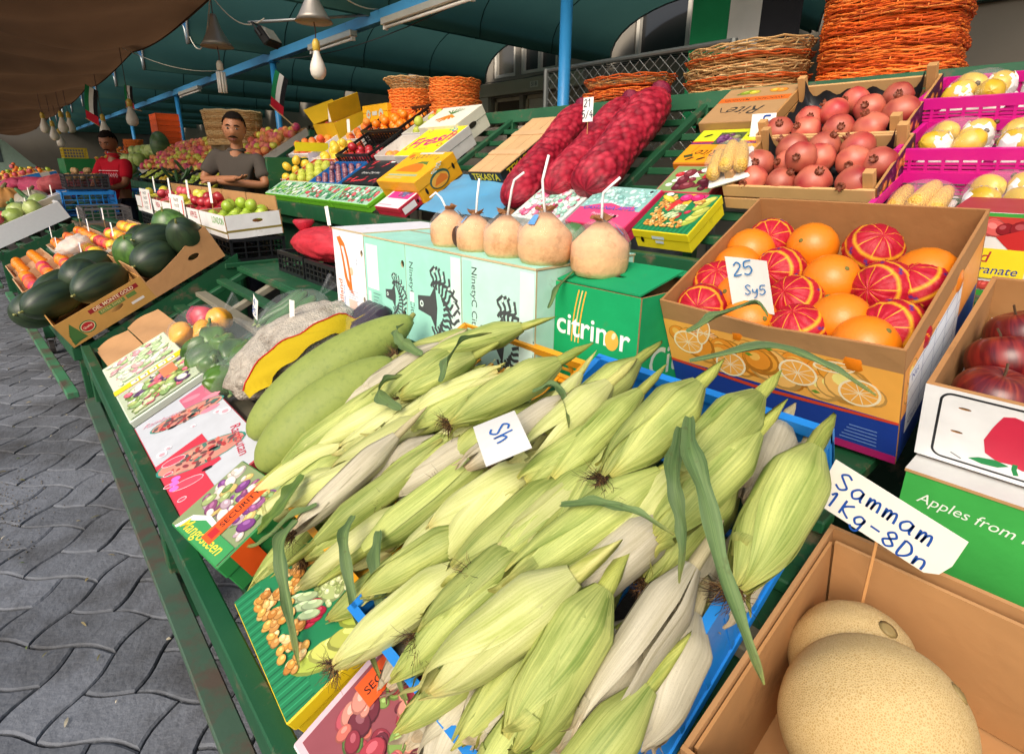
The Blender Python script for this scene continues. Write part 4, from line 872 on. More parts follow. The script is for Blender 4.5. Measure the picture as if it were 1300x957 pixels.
def corn_leaf(pts, w, label, twist=0.0, col=(1, 1, 1), hang=None):
    """long strap leaf through points (Y, v, h)"""
    P = [FA(*p).to_translation() for p in pts]; n = 26; w *= .8
    def at(t):
        s = t * (len(P) - 1); i = min(int(s), len(P) - 2); f = s - i; p0, p1, p2, p3 = P[max(i-1, 0)], P[i], P[i+1], P[min(i+2, len(P)-1)]
        return .5 * ((2 * p1) + (p2 - p0) * f + (2*p0 - 5*p1 + 4*p2 - p3) * f*f + (3*p1 - p0 - 3*p2 + p3) * f**3)
    vs = []; vc = []; uv = []
    for j in range(n + 1):
        t = j / n; p = at(t); d = (at(min(1, t + .02)) - at(max(0, t - .02))).normalized(); s = d.cross(Vector((-.45, 0, .9))).normalized(); nn = s.cross(d)
        a = twist * t; s2_, n2 = s * math.cos(a) + nn * math.sin(a), nn * math.cos(a) - s * math.sin(a)
        ww = w * min(1, .35 + 3 * t) * (1 - t ** 2.2) * (1 + .18 * math.sin(31 * t)) + .0012
        for i in range(5):
            u = (i - 2) / 2; vs.append(tuple(p + s2_ * (u * ww) + n2 * (.62 * ww * abs(u) + .30 * ww * math.sin(17 * t + 3 * u) * abs(u)))); br = max(0, (t - .72) / .28); vc.append((col[0] * (1.15 if i == 2 else 1) * (1 + .9 * br), col[1] * (1.15 if i == 2 else 1) * (1 + .25 * br), col[2] * (1 - .2 * br), 1)); uv.append((i / 4, t))
    fs = [(j * 5 + i, j * 5 + i + 1, (j + 1) * 5 + i + 1, (j + 1) * 5 + i) for j in range(n) for i in range(4)]
    q = MB(); q.add((vs, fs), 'corn_leaf', smooth=True, vc=vc, uv=uv); return solo('corn_leaf', q, label, 'leaf', group='loose corn leaves')
corn_leaf([(0.321, 0.616, .275), (0.285, 0.56, .29), (0.249, 0.526, .262), (0.20, 0.468, .232), (0.150, 0.423, .222), (.13, .405, .215)], .013, 'long green leaf hanging over the edge of the blue crate', .6)
corn_leaf([(0.325, 0.60, .27), (0.29, 0.53, .27), (0.26, 0.49, .235), (0.235, .44, .23)], .011, 'shorter twin leaf beside the long hanging leaf', -.5)
corn_leaf([(0.865, 0.20, .15), (0.835, 0.154, .15), (0.768, 0.11, .105), (0.69, 0.072, .07)], .014, 'broad leaf hanging down over the longan picture', .3)
corn_leaf([(0.77, 0.27, .15), (0.733, 0.23, .15), (0.652, 0.18, .105), (0.556, 0.147, .07)], .011, 'dark leaf hanging beside the yellow-edged carton', .4)
corn_leaf([(0.70, 0.28, .15), (0.65, 0.24, .14), (0.58, 0.19, .10), (0.50, 0.155, .07)], .013, 'dark leaf with folded end above the orange sticker', -.4)
corn_leaf([(0.99, 0.26, .13), (0.97, 0.21, .125), (0.99, 0.16, .10), (1.02, .125, .075)], .016, 'broad brown-edged leaf curling over the mangosteen carton', 1.0, (.8, .85, .5))
corn_leaf([(0.86, 0.24, .15), (0.91, 0.19, .13), (0.97, 0.13, .085), (1.01, 0.10, .075)], .010, 'narrow leaf blade pointing left over the mangosteen carton', .2)
corn_leaf([(0.99, 0.60, .17), (1.06, 0.60, .18), (1.11, 0.62, .19), (1.15, .66, .17)], .016, 'grey-green leaf at the back left of the pile', .8)
corn_leaf([(0.84, 0.55, .19), (0.86, 0.60, .205), (0.87, 0.65, .21), (.84, .70, .20)], .014, 'folded leaf standing up in the middle of the pile', 1.5)
corn_leaf([(0.90, 0.47, .16), (0.97, 0.47, .175), (1.00, 0.51, .17), (.99, .55, .15)], .015, 'curled leaf looped beside the creamy ear', 2.0)
corn_leaf([(0.40, 0.74, .24), (0.30, 0.80, .25), (0.22, 0.80, .235), (0.17, .79, .22)], .009, 'thin leaf lying along the orange carton edge', .2)
corn_leaf([(0.62, 0.60, .21), (0.58, 0.62, .22), (0.53, 0.59, .225), (.50, .56, .22)], .009, 'small shrivelled leaf by the thin dry ear', 1.2)
corn_leaf([(0.42, 0.45, .22), (0.36, 0.47, .24), (0.31, 0.48, .245), (.27, .485, .23)], .008, 'narrow leaf crossing the longest ear', .4)
corn_leaf([(0.47, 0.84, .20), (0.44, 0.90, .20), (0.40, 0.94, .205), (.37, .92, .20)], .012, 'drooping leaf in front of the green citrus carton', .8)
corn_leaf([(0.80, 0.83, .18), (0.82, 0.90, .19), (0.81, 0.98, .20), (.79, 1.0, .19)], .008, 'leaf tip sticking up before the mint carton', .8)
# crates under the corn
BLUE = crate('blue_crate', 'blue plastic crate full of corn at the front of the stall', FA(.435, .485, .005), .62, .43, .125, '1f7fd0', bars=9, rows=1, solid=('front', 'near', 'back', 'far'), rim=.022)
crate('yellow_crate', 'orange-yellow plastic crate under the left half of the corn pile', FA(.90, .50, .004), .60, .42, .085, 'e09a1c', bars=9, rows=1, solid=('front', 'near'), rim=.02)
# number card on the corn
t = thing('price_card', 'white number card lying loose on top of the corn', 'price tag', FA(.545, .475, .262) @ RZ(-28) @ RX(-6) @ RY(4))
q = MB(); g = g_grid(lambda u, v: (-.034 + .068 * v, .05 - .10 * u, .005 * math.sin(math.pi * u)), 6, 3); q.add(g, 'paper', 'd4d4ce'); q.add(([(a, b, c - .0006) for a, b, c in g[0]], [f[::-1] for f in g[1]]), 'paper', 'e6e6e0'); c = part('card', q, t)
pr = Print(frameM((-.034, .05, .0055), (0, -1, 0), (1, 0, 0)), 'ink'); pen(pr, 'Sh', .032, .02, .030, .0032, '2a5fa8', 8); pr.done(c, 'handwriting')
# ================================================================ NEAR STALL: CARTONS BEHIND THE CORN
def tree_logo(pr, u, v, s, col='4a4f50'):
    """tree lying on its side: trunk to the left, combed crown to the right"""
    pr.poly([(u, v - .10*s), (u + .30*s, v - .14*s), (u + .42*s, v - .30*s), (u + .46*s, v), (u + .42*s, v + .30*s), (u + .30*s, v + .14*s), (u, v + .10*s)], col)
    for k in range(-8, 9):
        a = k * .19; r0, r1 = .26*s, (.62 - .012 * abs(k)) * s
        pts = [(u + .34*s + (r0 + (r1 - r0) * i / 7) * math.cos(a + .10 * math.sin(i * 1.3 + k)), v + (r0 + (r1 - r0) * i / 7) * math.sin(a + .10 * math.sin(i * 1.3 + k)) * 1.05) for i in range(8)]
        pr.stroke(pts, .042*s, col)
    for k in range(-7, 8, 2): a = k * .19; pr.ell(u + .34*s + .5*s * math.cos(a + .09), v + .5*s * math.sin(a + .09), .035*s, .018*s, 'cfeee2', math.degrees(a), 8)
    pr.ell(u + .09*s, v, .045*s, .045*s, 'd8f0e6'); pr.ell(u + .09*s, v, .022*s, .022*s, col)
MC = ['9fe2cb', 'a4e4cf', 'bfe9da']
lab = ['mint green citrus carton with a white panel, beside the white carton', 'middle mint green citrus carton with a large grey tree', 'pale mint citrus carton next to the green carton']
for k, (y0, y1) in enumerate(((1.392, 1.640), (1.122, 1.390), (.853, 1.120))):
    sy = y1 - y0; t, ps = carton('fruit_carton', lab[k], 'carton', T((1.015, (y0 + y1) / 2, .701)) @ RZ(U(-.6, .6)), .36, sy, .283, 'c9b48c', MC[k], holes={'front': [(sy - .016, .225, .009, .011), (sy - .016, .075, .009, .011)]}, lid=True, group='mint green citrus cartons', c_lid='a5ddc9')
    pr = prn(t, 'front'); w, h = sy, .283
    if k == 0:
        pr.rect(.012, .12, .085, .262, 'e8f6ef'); pr.rect(.012, .02, .03, .11, 'dff2ea'); pr.rect(.04, .03, .10, .115, '8fd4bd')
        for i in range(7): pr.rect(.045, .105 - .011 * i, .045 + .045 * (1 - .2 * (i % 3)), .108 - .011 * i, '5c8f80')
        tree_logo(pr, .125, .12, .13)
    elif k == 1:
        pr.rect(w - .045, .005, w - .002, .276, 'dcf2e8'); tree_logo(pr, .06, .125, .21); pr.text('NinetyC Citrus', .028, .145, .030, '3e4c4a', -90); pr.rect(.017, .12, .040, .150, 'e8f6ef')
    else:
        pr.rect(.004, .005, .04, .276, 'a8e2cf'); tree_logo(pr, .075, .10, .20); pr.text('NinetyC Citrus', .05, .17, .030, '3e4c4a', -90); pr.rect(w - .05, .005, w - .004, .276, 'd4efe4')
    pr.done(ps['front'])
    pr = prn(t, 'top'); pr.rect(.004, .17, w - .004, .182, 'b7a27c'); pr.done(ps['top'])
t, ps = carton('fruit_carton', 'white carton with an orange leaf sign left of the mint cartons', 'carton', T((1.015, 1.755, .701)), .36, .222, .287, 'c9b48c', 'eceef0', holes={'front': [(.205, .225, .008, .011), (.205, .07, .008, .011)]}, lid=True, c_lid='e4e4e8')
pr = prn(t, 'front')
def leafpts(pts, n=1): return pts
pr.poly([(.028, .262), (.055, .268), (.085, .245), (.105, .20), (.118, .15), (.122, .09), (.135, .072), (.112, .078), (.085, .10), (.07, .13), (.062, .18), (.05, .23)], 'e8792c')
pr.poly([(.058, .235), (.075, .235), (.09, .20), (.10, .155), (.105, .115), (.093, .125), (.082, .16), (.072, .20)], 'eceef0'); pr.ell(.125, .155, .012, .014, 'efc7a4')
pr.text('midland', .035, .055, .04, 'd8692a', 90, bold=.008); pr.text('valley fruit', .058, .06, .018, '4a7fc0', 90)
for i in range(9): pr.rect(.09, .085 - .008 * i, .09 + .07 * (1 - .25 * (i % 2)), .0875 - .008 * i, '9aa6b8')
pr.rect(.09, .02, .15, .055, 'e6c9b4'); pr.text('16 C', .165, .19, .016, '8fa2c0', 90); pr.done(ps['front'])
# green citrus carton
t, ps = carton('fruit_carton', 'bright green citrus carton with white lettering', 'carton', T((1.06, .735, .701)), .32, .232, .255, 'a9835a', '119a5c', lid=False, holes={'near': [(.2, .15, .02, .012)]})
pr = prn(t, 'front'); w, h = .232, .255
for i, c in enumerate(('f0b03a', 'e8c87a', 'f0b03a')): pr.stroke([(.055 + .010 * i + .016 * (k / 8) ** 2, .125 + .12 * k / 8) for k in range(9)], .0035, c)
pr.text('citrin', .082, .160, .072, 'f2f4ee', bold=.014); pr.ell(.167, .152, .018, .022, 'f0b34a', n=24); pr.ell(.172, .163, .005, .008, 'f8e2b4', -20); pr.text('r', .199, .158, .072, 'f2f4ee', bold=.014); pr.done(ps['front'])
pr = prn(t, 'near'); pr.text('Citrus', .16, .10, .09, 'b9cfc0', bold=.01); pr.done(ps['near'])
for sgn, ang in ((-1, 12), (1, 6)):     # lid flaps, not quite closed
    q = MB(); g = g_plate([(0, 0), (.226, 0), (.226, .155), (0, .155)], [ellpts(.11, .07, .03, .009, 12)[::-1], ellpts(.06, .1, .012, .006, 10)[::-1]], .004); q.add((g[0], g[1]), 'card', '159a60')
    part('lid_flap', q, t, frameM((sgn * .158, .113 if sgn < 0 else -.113, .257), (0, sgn * 1, 0) if sgn > 0 else (0, -1, 0), (-sgn * math.cos(R_(ang)), 0, math.sin(R_(ang)))))
# ---- coconuts trimmed for drinking, wrapped in film, on the cartons
def coconut(k, p, r, label, straw):
    t = thing('coconut', label, 'coconut', T(p) @ RZ(U(0, 360)), 'trimmed drinking coconuts'); n = 12; rg = random.Random(k)
    prof = [(.62, 0), (.86, .07), (.98, .28), (1.02, .6), (1.0, 1.0), (.97, 1.16), (.80, 1.34), (.52, 1.60), (.27, 1.82), (.20, 1.87)]
    vs = []; vc = []
    for rr, z in prof:
        for i in range(n * 2):
            a = 2 * math.pi * i / (n * 2); f = 1 - .03 * (i % 2) * (rr > .5) + .022 * noise.noise(Vector((i * .9, z * 4, k))); vs.append((r * rr * f * math.cos(a), r * rr * f * math.sin(a), r * z))
            c = hx('e2b080'); j = 1 + .12 * noise.noise(Vector((math.cos(a) * 2 + k, math.sin(a) * 2, z * 3)))
            if z < .2: c = hx('c9c088')
            if z > 1.8: c = hx('9a6a3c')
            vc.append((c[0] * j, c[1] * j, c[2] * j, 1))
    m = n * 2; fs = [(i * m + j, i * m + (j + 1) % m, (i + 1) * m + (j + 1) % m, (i + 1) * m + j) for i in range(len(prof) - 1) for j in range(m)] + [tuple(range(m - 1, -1, -1)), tuple((len(prof) - 1) * m + j for j in range(m))]
    q = MB(); q.add((vs, fs), 'coir', vc=vc, smooth=True); part('husk', q, t)
    q = MB()
    for i in range(5): a = rg.uniform(0, 6.28); q.add(g_tube([(.12 * r * math.cos(a), .12 * r * math.sin(a), 1.9 * r), (.3 * r * math.cos(a), .3 * r * math.sin(a), 2.02 * r), (.42 * r * math.cos(a + .4), .42 * r * math.sin(a + .4), (1.95 + rg.uniform(0, .25)) * r)], [.012, .010, .002], 5, flat=.35), 'rough_fruit', '8f5f36')
    part('top_fibres', q, t)
    if k == 1: q = MB(); q.add(g_ball(.5 * r, .16 * r, .55 * r, 12, 8), 'rough_fruit', '4a2c1a', T((-.3 * r, -.88 * r, .75 * r)) @ RZ(20)); part('dark_bruise', q, t)
    q = MB(); g = g_ball(1.035 * r, 1.035 * r, 1.01 * r, 26, 16, lambda d: (1 + .03 * noise.noise(Vector(d) * 5 + Vector((k, 0, 0)))) * (1 if d[2] < .25 else 1 - .05 * d[2])); q.add(g, 'wrap', M=T((0, 0, r * .99)), smooth=True); part('film', q, t)
    q = MB(); a = math.radians(250); q.add(g_grid(lambda u, v: (r * (.45 + .30 * v) * math.cos(a + .5 * u), r * (.45 + .30 * v) * math.sin(a + .5 * u), r * (1.80 - .32 * v)), 4, 2), 'paper', '3f8fd0'); part('sticker', q, t)
    q = MB(); base = Vector((0, 0, 1.9 * r)); Ri = RZ(-math.degrees(t.matrix_world.to_euler().z)); pts = [Ri @ (base + Vector(s) * .8) for s in straw]; q.add(g_tube(pts, .0030, 8), 'plastic', 'f4f4f2', smooth=True); part('straw', q, t)
mat('coir', 0.8, nz=(60, 0.22), bump=(110, 0.6, 0.003), dirt=(14, 0.52, 0.74, 'a8713f'))
coconut(0, (.905, 1.265, .986), .054, 'leftmost trimmed coconut, its bent straw leaning left', [(0, 0, -.02), (-.012, .03, .035), (-.02, .05, .052), (-.035, .065, .035)])
coconut(1, (.905, 1.150, .986), .051, 'trimmed coconut with a dark brown bruise, straight straw', [(0, 0, -.03), (.004, -.004, .05), (.01, -.008, .11)])
coconut(2, (.905, 1.030, .986), .055, 'middle trimmed coconut, its straw bent to the right', [(0, 0, -.03), (.008, -.016, .075), (.012, -.022, .10), (.02, -.055, .122)])
coconut(3, (.910, .900, .986), .063, 'large trimmed coconut at the edge of the mint cartons', [(0, 0, -.03), (.0, .014, .06), (.0, .016, .085), (-.0, -.005, .15)])
coconut(4, (.975, .790, .966), .065, 'rightmost trimmed coconut standing on the green carton', [(0, 0, -.03), (.0, .002, .055), (0, .0, .075), (.01, -.045, .115)])

# ================================================================ ORANGE CARTON
OB = T((.962, .402, .945)) @ RY(-26.57) @ T((.215, 0, -.262))
out = [(0, 0), (.43, 0), (.43, .262), (.34, .258), (.215, .249), (.09, .257), (0, .262)]
t, ps = carton('orange_carton', 'open carton of loose and wrapped oranges with orange slices printed on it', 'carton', OB, .43, .43, .262, 'a8784a', 'b08455', outl={'front': out})
pr = prn(t, 'front'); w = .43; pr.rect(0, .02, w, .105, '203f9c'); pr.rect(0, 0.0, w, .02, 'b01f6a'); pr.rect(0, .105, w, .215, 'fab450'); pr.scatter(.002, .107, w - .002, .213, ['f8a83a', 'ffc46a', 'f49a30', 'fcb650'], 34, .022, .045, seed=3)
for u, v, a in ((.05, .165, 20), (.14, .135, 50), (.27, .16, 0), (.37, .15, 30), (.33, .195, 10), (.09, .20, 70)):
    pr.ell(u, v, .034, .013 if v > .19 else .03, 'fff0c8', a, 20); pr.ell(u, v, .030, .010 if v > .19 else .026, 'fcb450', a, 20)
    for k in range(5): b = R_(a + k * 36); pr.stroke([(u - .029 * math.cos(b), v - (.01 if v > .19 else .025) * math.sin(b)), (u + .029 * math.cos(b), v + (.01 if v > .19 else .025) * math.sin(b))], .0016, 'fbe6bd')
for u, v in ((.22, .20), (.30, .125), (.18, .175)): pr.poly([(u - .008, v), (u, v + .005), (u + .009, v), (u, v - .004)], '6f9a34')
pr.poly([(0, .1), (.2, .088), (w, .10), (w, .106), (.2, .097), (0, .107)], 'd8452a')
for i in range(5): pr.rect(.34 + .004 * i, .03 + .009 * i, .40, .033 + .009 * i, '6f8fd0')
pr.done(ps['front'])
pr = prn(t, 'near'); pr.rect(0.006, 0, .42, .105, '1d3a90'); pr.rect(.006, .105, .42, .215, 'f0a24a'); pr.scatter(.01, .108, .2, .212, ['f2962a', 'f7b04c'], 14, .02, .04, seed=8); pr.rect(.03, .05, .30, .19, 'e9eef4')
for i in range(4): pr.rect(.03, .083 + .033 * i, .30, .0845 + .033 * i, '3b4f8c'); pr.rect(.095 + .06 * i, .05, .0965 + .06 * i, .19, '3b4f8c')
pr.text('Net', .06, .17, .022, '24409a'); pr.text('Class', .065, .066, .020, '24409a'); pr.done(ps['near'])
q = MB(); q.add(g_box(-.207, .207, -.205, .205, .15, .155), 'card', '9a6c40'); part('inner_pad', q, t)
OBw = OB @ T((0, 0, .158))
O_ = [(1.224, .617), (1.169, .574), (1.079, .509), (1.014, .456), (1.268, .455), (1.169, .374), (1.07, .317), (1.021, .258), (1.223, .226)]
Wp = [(1.279, .55), (1.179, .478), (1.101, .411), (1.026, .369), (1.274, .342), (1.167, .284), (1.076, .223), (1.186, .235), (1.101, .612), (1.027, .559)]
OBi = OB.inverted()
def inbox(x, y, dz=0):
    p = OBi @ Vector((x, y, .905 + .5 * (x - .96))); lim = .165; return OB @ T((max(-lim, min(lim, p.x)), max(-lim, min(lim, p.y)), .205 + dz))
rc = rowcol(O_, 3)
for i, (x, y) in enumerate(O_): fruit('orange', 'orange', f'loose orange in the orange carton, {rc[i]} of the loose ones', 'orange', 'loose oranges in the carton', inbox(x, y, U(-.004, .008)) @ RX(U(-60, 60)) @ RY(U(-60, 20)) @ SC(U(1.28, 1.4)))
rc = rowcol(Wp, 3)
for i, (x, y) in enumerate(Wp): fruit('wrapped%d' % (i % 3), 'wrapped_orange', f'red paper wrapped orange in the carton, {rc[i]} of the wrapped', 'orange', 'wrapped oranges in the carton', inbox(x, y, U(-.004, .010)) @ RX(U(-30, 30)) @ RY(U(-55, 0)) @ RZ(U(0, 360)) @ SC(U(1.22, 1.34)))
LOW = ((-.13, -.05), (-.05, .02), (.03, -.1), (.1, .06), (-.1, .1), (.0, .14), (.12, -.14), (-.16, -.14), (.05, .03)); rc = rowcol(LOW, 3)
for i, (x, y) in enumerate(LOW): fruit('orange' if x > 0 else 'wrapped1', 'orange' if x > 0 else 'wrapped_orange', f'orange glimpsed in the lower layer of the carton, {rc[i]}', 'orange', 'lower layer of oranges', OB @ T((x, y, .165)) @ rrot())
t = thing('price_tag', 'white number card standing among the oranges', 'price tag', inbox(1.03, .455, .085) @ RY(20) @ RX(-14) @ RZ(10))
q = MB(); g = g_grid(lambda u, v: (.003 * math.sin(3 * u), .036 - .072 * u, -.06 + .10 * v + .02 * (1 - u)), 5, 2); q.add(g, 'paper', 'd4d4ce'); q.add(([(a + .0006, b, c) for a, b, c in g[0]], [f[::-1] for f in g[1]]), 'paper', 'e6e6e2'); c = part('card', q, t)
pr = Print(frameM((-.0012, .036, -.036), (0, -1, 0), (0, 0, 1)), 'ink'); pen(pr, '25', .012, .056, .026, .0026, '2a6fa8'); pen(pr, 'Sy5', .026, .020, .018, .0020, '2a6fa8', -8); pr.done(c, 'handwriting')
# ================================================================ APPLE BOXES AND MELON CARTON
t, ps = carton('fruit_carton', 'green carton under the white apple box', 'carton', T((1.16, -.13, .381)), .34, .57, .365, 'b08a5c', '3a9e45', lid=True, c_lid='c7c9c6')
pr = prn(t, 'front'); pr.text('Apples from Italy', .105, .325, .024, 'dfeadb', -3, shear=.25); pr.rect(.05, .10, .085, .135, 'dfe6da')
for i in range(6): pr.rect(.052 + .006 * i, .102, .055 + .006 * i, .133, '2d5a34')
pr.done(ps['front'])
AB = T((1.0, -.10, .892)) @ RY(-19) @ T((.19, 0, -.142))
t, ps = carton('apple_box', 'white apple box with a red apple drawn on its side', 'carton', AB, .38, .52, .142, 'a87c4e', 'e9eaea', th=.008, holes={'front': [(.052, .112, .008, .0022), (.048, .066, .008, .0022)]})
pr = prn(t, 'front'); K = '26282c'
def rr(u0, v0, u1, v1, r):
    P = []
    for cx, cy, a in ((u1 - r, v1 - r, 0), (u0 + r, v1 - r, 90), (u0 + r, v0 + r, 180), (u1 - r, v0 + r, 270)): P += [(cx + r * math.cos(R_(a + 15 * k)), cy + r * math.sin(R_(a + 15 * k))) for k in range(7)]
    return P + [P[0]]
pr.stroke(rr(.022, .010, .50, .134, .014), .0035, K)
ap = [(.096, .116), (.088, .094), (.081, .066), (.086, .042), (.102, .032), (.117, .034), (.131, .028), (.147, .034), (.155, .052), (.153, .078), (.148, .098), (.143, .115), (.130, .119), (.119, .117), (.108, .120)]
pr.poly(ap, 'd22f4c'); pr.stroke([(.143, .078), (.146, .062), (.143, .050), (.136, .044)], .005, 'f4f0ee'); pr.stroke([(.122, .036), (.122, .026), (.126, .016)], .006, '1f8a4a'); pr.poly([(.116, .029), (.100, .034), (.080, .030), (.068, .023), (.085, .019), (.104, .021)], '1f8a4a')
pr.stroke([(.046, .024), (.060, .017)], .002, '8a8d90'); pr.poly([(.30 + x - .081, y) for x, y in ap], 'd22f4c'); pr.done(ps['front'])
q = MB(); g = g_grid(lambda u, v: (-.17 + .34 * u, -.245 + .49 * v, .055 + .010 * math.cos(u * 6.28 * 4) * math.cos(v * 6.28 * 5)), 30, 40); q.add(g, 'foam', 'e4e2e4', smooth=True); part('moulded_tray', q, t)
q = MB(); q.add(g_grid(lambda u, v: (-.176 - .004 * v, -.245 + .49 * u, .06 + .07 * v + .004 * math.sin(u * 20)), 20, 3), 'paper', 'd6d6e0', smooth=True); part('paper_liner', q, t)
APX = ((-.125, .185), (-.02, .195), (-.13, .075), (-.03, .08), (.07, .19), (.08, .08), (-.125, -.03), (-.03, -.03)); rc = rowcol(APX, 3)
for i, (x, y) in enumerate(APX):
    fruit('big_apple', 'apple', f'large dark red apple in the white apple box, {rc[i]}', 'apple', 'red apples in the white box', AB @ T((x, y, .100)) @ RZ(U(0, 360)) @ RX(U(-40, 40)) @ RY(U(-35, 35)) @ SC(U(1.14, 1.26)))
MBX = T((.842, -.03, .690)) @ RY(-15) @ T((-.205, 0, -.245))
t, ps = carton('melon_carton', 'open brown carton holding netted melons at the front corner', 'carton', MBX, .41, .47, .245, 'b48758', 'a97c4f', th=.006, holes={'back': [(.20, .175, .032, .015)]}, group=None)
q = MB(); g = g_plate([(0, 0), (.44, 0), (.44, .20), (.395, .225), (0, .225)], [ellpts(.262, .172, .032, .014, 14)[::-1]], .005); q.add((g[0], g[1]), 'card', 'b88b5b', frameM((.186, .22, .012), (0, -1, 0), (0, 0, 1))); part('inner_flap', q, t)
q = MB(); q.add(g_box(-.19, .18, .223, .227, .010, .236), 'card', 'ab7f50'); part('inner_flap', q, t)
q = MB(); q.add(g_box(-.205, .205, .236, .240, .006, .225), 'card', '8a6238'); part('outer_flap', q, t)
def melon(p, r, rot, label):
    g = g_ball(r, r, r * 1.12, 40, 28, lambda d: 1 + .012 * math.cos(10 * math.atan2(d[1], d[0])) * (1 - d[2] ** 2)); q = MB(); q.add(g, 'melon_net', (1, 1, 1), smooth=True); tt = thing('melon', label, 'melon', T(p) @ rot, 'netted melons'); part('rind', q, tt)
    q = MB(); q.add(g_lathe([(.010, r * 1.10), (.012, r * 1.115), (.006, r * 1.14), (.002, r * 1.135)], 10), 'rough_fruit', '9a8450', smooth=True); part('stem_scar', q, tt)
MI = MBX
melon((.66, .075, .565), .095, RX(40) @ RY(20), 'large round netted melon in front in the brown carton')
melon((.742, .122, .560), .076, RX(20), 'smaller netted melon behind the large one in the brown carton')
# painted price board for the melons
t = thing('price_tag', 'cream hand-painted melon price board with torn corner', 'price tag', T((.79, .135, .60)))
q = MB(); q.add(g_tube([(.003, 0, 0), (.003, .002, .19)], .0022, 6), 'wood', 'c58f55'); part('skewer', q, t)
SM = T((0, 0, .162)) @ RX(14)
P = [(-.078, -.036), (.066, -.036), (.079, -.026), (.084, -.006), (.082, .034), (-.08, .040)]
vs, fs, nf = g_plate(P, [], .0022); q = MB(); q.add((vs, fs), 'paper', 'ece7d8', SM @ frameM((0, 0, 0), (0, -1, 0), (0, 0, 1))); c = part('board', q, t)
pr = Print(SM @ frameM((-.0022, 0, 0), (0, -1, 0), (0, 0, 1)), 'ink'); pen(pr, 'Sammam', -.066, .004, .026, .0030, '1f4fa0', -2, .80); pen(pr, '1Kg-8Dn', -.066, -.028, .024, .0030, '1f4fa0', -3, .80); pr.done(c, 'handwriting')
# ================================================================ NEAR STALL: PRINTED CARTONS ALONG THE FRONT RAIL
VEGC = ['7f9a4c', 'a9b86a', '5c3f66', 'c9d2a0', 'd86a78', '8fae6a', 'e6e2d2', '6a7f3e']
t = flatbox('fruit_carton', 'vegetable-print carton with a yellow band of handling signs', FA(2.215, .145, 0), .25, .60, .058, 'cfe0c0', c_side='cdd8c8')
pr = prn(t, 'top'); w, h = .60, .25
pr.rect(.004, .004, .29, .246, 'd6e6c2'); pr.scatter(.01, .01, .285, .24, ['dfe8cc', 'c4dcA8'.lower(), 'e8ddd0', 'd8a0a4', 'b9d69a', 'cfe4b4', 'e6ecd6', 'a4c080', 'd4b0a8'], 190, .007, .020, 1.7, 4)
pr.rect(.30, .0, .345, h, 'e6cf1e')
for i in range(5):
    v = .06 + i * .033; pr.rect(.309, v, .336, v + .026, 'f4f4ec'); pr.stroke([(.3225, v + .004), (.3225, v + .022)], .003, '222222'); pr.stroke([(.315, v + .015), (.3225, v + .022), (.330, v + .015)], .003, '222222')
pr.rect(.35, .006, .594, .244, 'b9c4a4'); pr.rect(.352, .004, .358, .246, 'e4c8c8'); pr.scatter(.36, .012, .588, .238, VEGC, 170, .007, .019, 1.6, 6); pr.rect(.37, .15, .46, .20, 'f0845a'); pr.done(t)
t = flatbox('fruit_carton', 'white and red rambutan carton with oval fruit pictures', FA(1.572, .140, 0), .235, .585, .055, 'c2c6ca', c_side='b83644')
pr = prn(t, 'top'); w, h = .585, .235
def oval(cu, cv, ru, rv, rot):
    pr.ell(cu, cv, ru, rv, '2f8a78', rot, 22); pr.ell(cu, cv, ru * .95, rv * .93, 'c98a78', rot, 22)
    rg = random.Random(int(cu * 999)); c, s = math.cos(R_(rot)), math.sin(R_(rot))
    for i in range(60):
        a, r = rg.uniform(0, 6.28), math.sqrt(rg.uniform(0, .72)); x, y = ru * r * math.cos(a), rv * r * math.sin(a); pr.ell(cu + x * c - y * s, cv + x * s + y * c, .012, .006, rg.choice(['b03a3a', 'd86a5a', '6a4a44', '4a7a6a', '8a3a40', 'e09a80', '55605c']), rg.uniform(0, 180), 8)
pr.rect(.02, .14, .17, .232, 'c96a80'); oval(.14, .135, .115, .038, 65); pr.ell(.06, .17, .03, .013, 'e88a9a', 60); pr.ell(.13, .215, .03, .011, 'e88a9a', 60); pr.ell(.20, .19, .03, .013, 'e88a9a', 65)
pr.rect(.30, .003, .583, .09, 'cc3848'); pr.rect(.30, .09, .48, .135, 'cc3848'); oval(.395, .105, .125, .048, 60)
for u, v, a, b in ((.335, .045, .034, .016), (.375, .02, .014, .008), (.47, .045, .045, .017), (.43, .012, .018, .008), (.52, .02, .012, .008)): pr.ell(u, v, a, b, 'f4d4d8', 60); pr.ell(u, v, a - .002, b - .002, 'dc4a5c', 60)
for u, v in ((.435, .022), (.455, .016), (.42, .03)): pr.ell(u, v, .014, .009, 'e070c8', 40)
pr.text('Rambutan', .45, .195, .040, 'c03048', -10, shear=.3); pr.text('Rambutan', .07, .075, .030, 'd8a0ac', 60, shear=.3)
for u, v in ((.155, .085), (.165, .142), (.41, .135), (.475, .098)): pr.ell(u, v, .014, .006, '14100f', 62)
for u, v, r in ((.26, .03, .012), (.25, .05, .008), (.245, .20, .010), (.27, .215, .014), (.23, .13, .006)): pr.ell(u, v, r * 1.6, r, 'e8e4e6', 30); pr.ell(u + .003, v, r * .9, r * .6, 'c9a0a8', 30)
pr.done(t)
t = flatbox('fruit_carton', 'green mangosteen carton sealed with orange tape', FA(1.128, .118, .004, 8), .185, .235, .085, 'b9b9c6', c_side='2f8a46')
pr = prn(t, 'top'); w, h = .235, .185
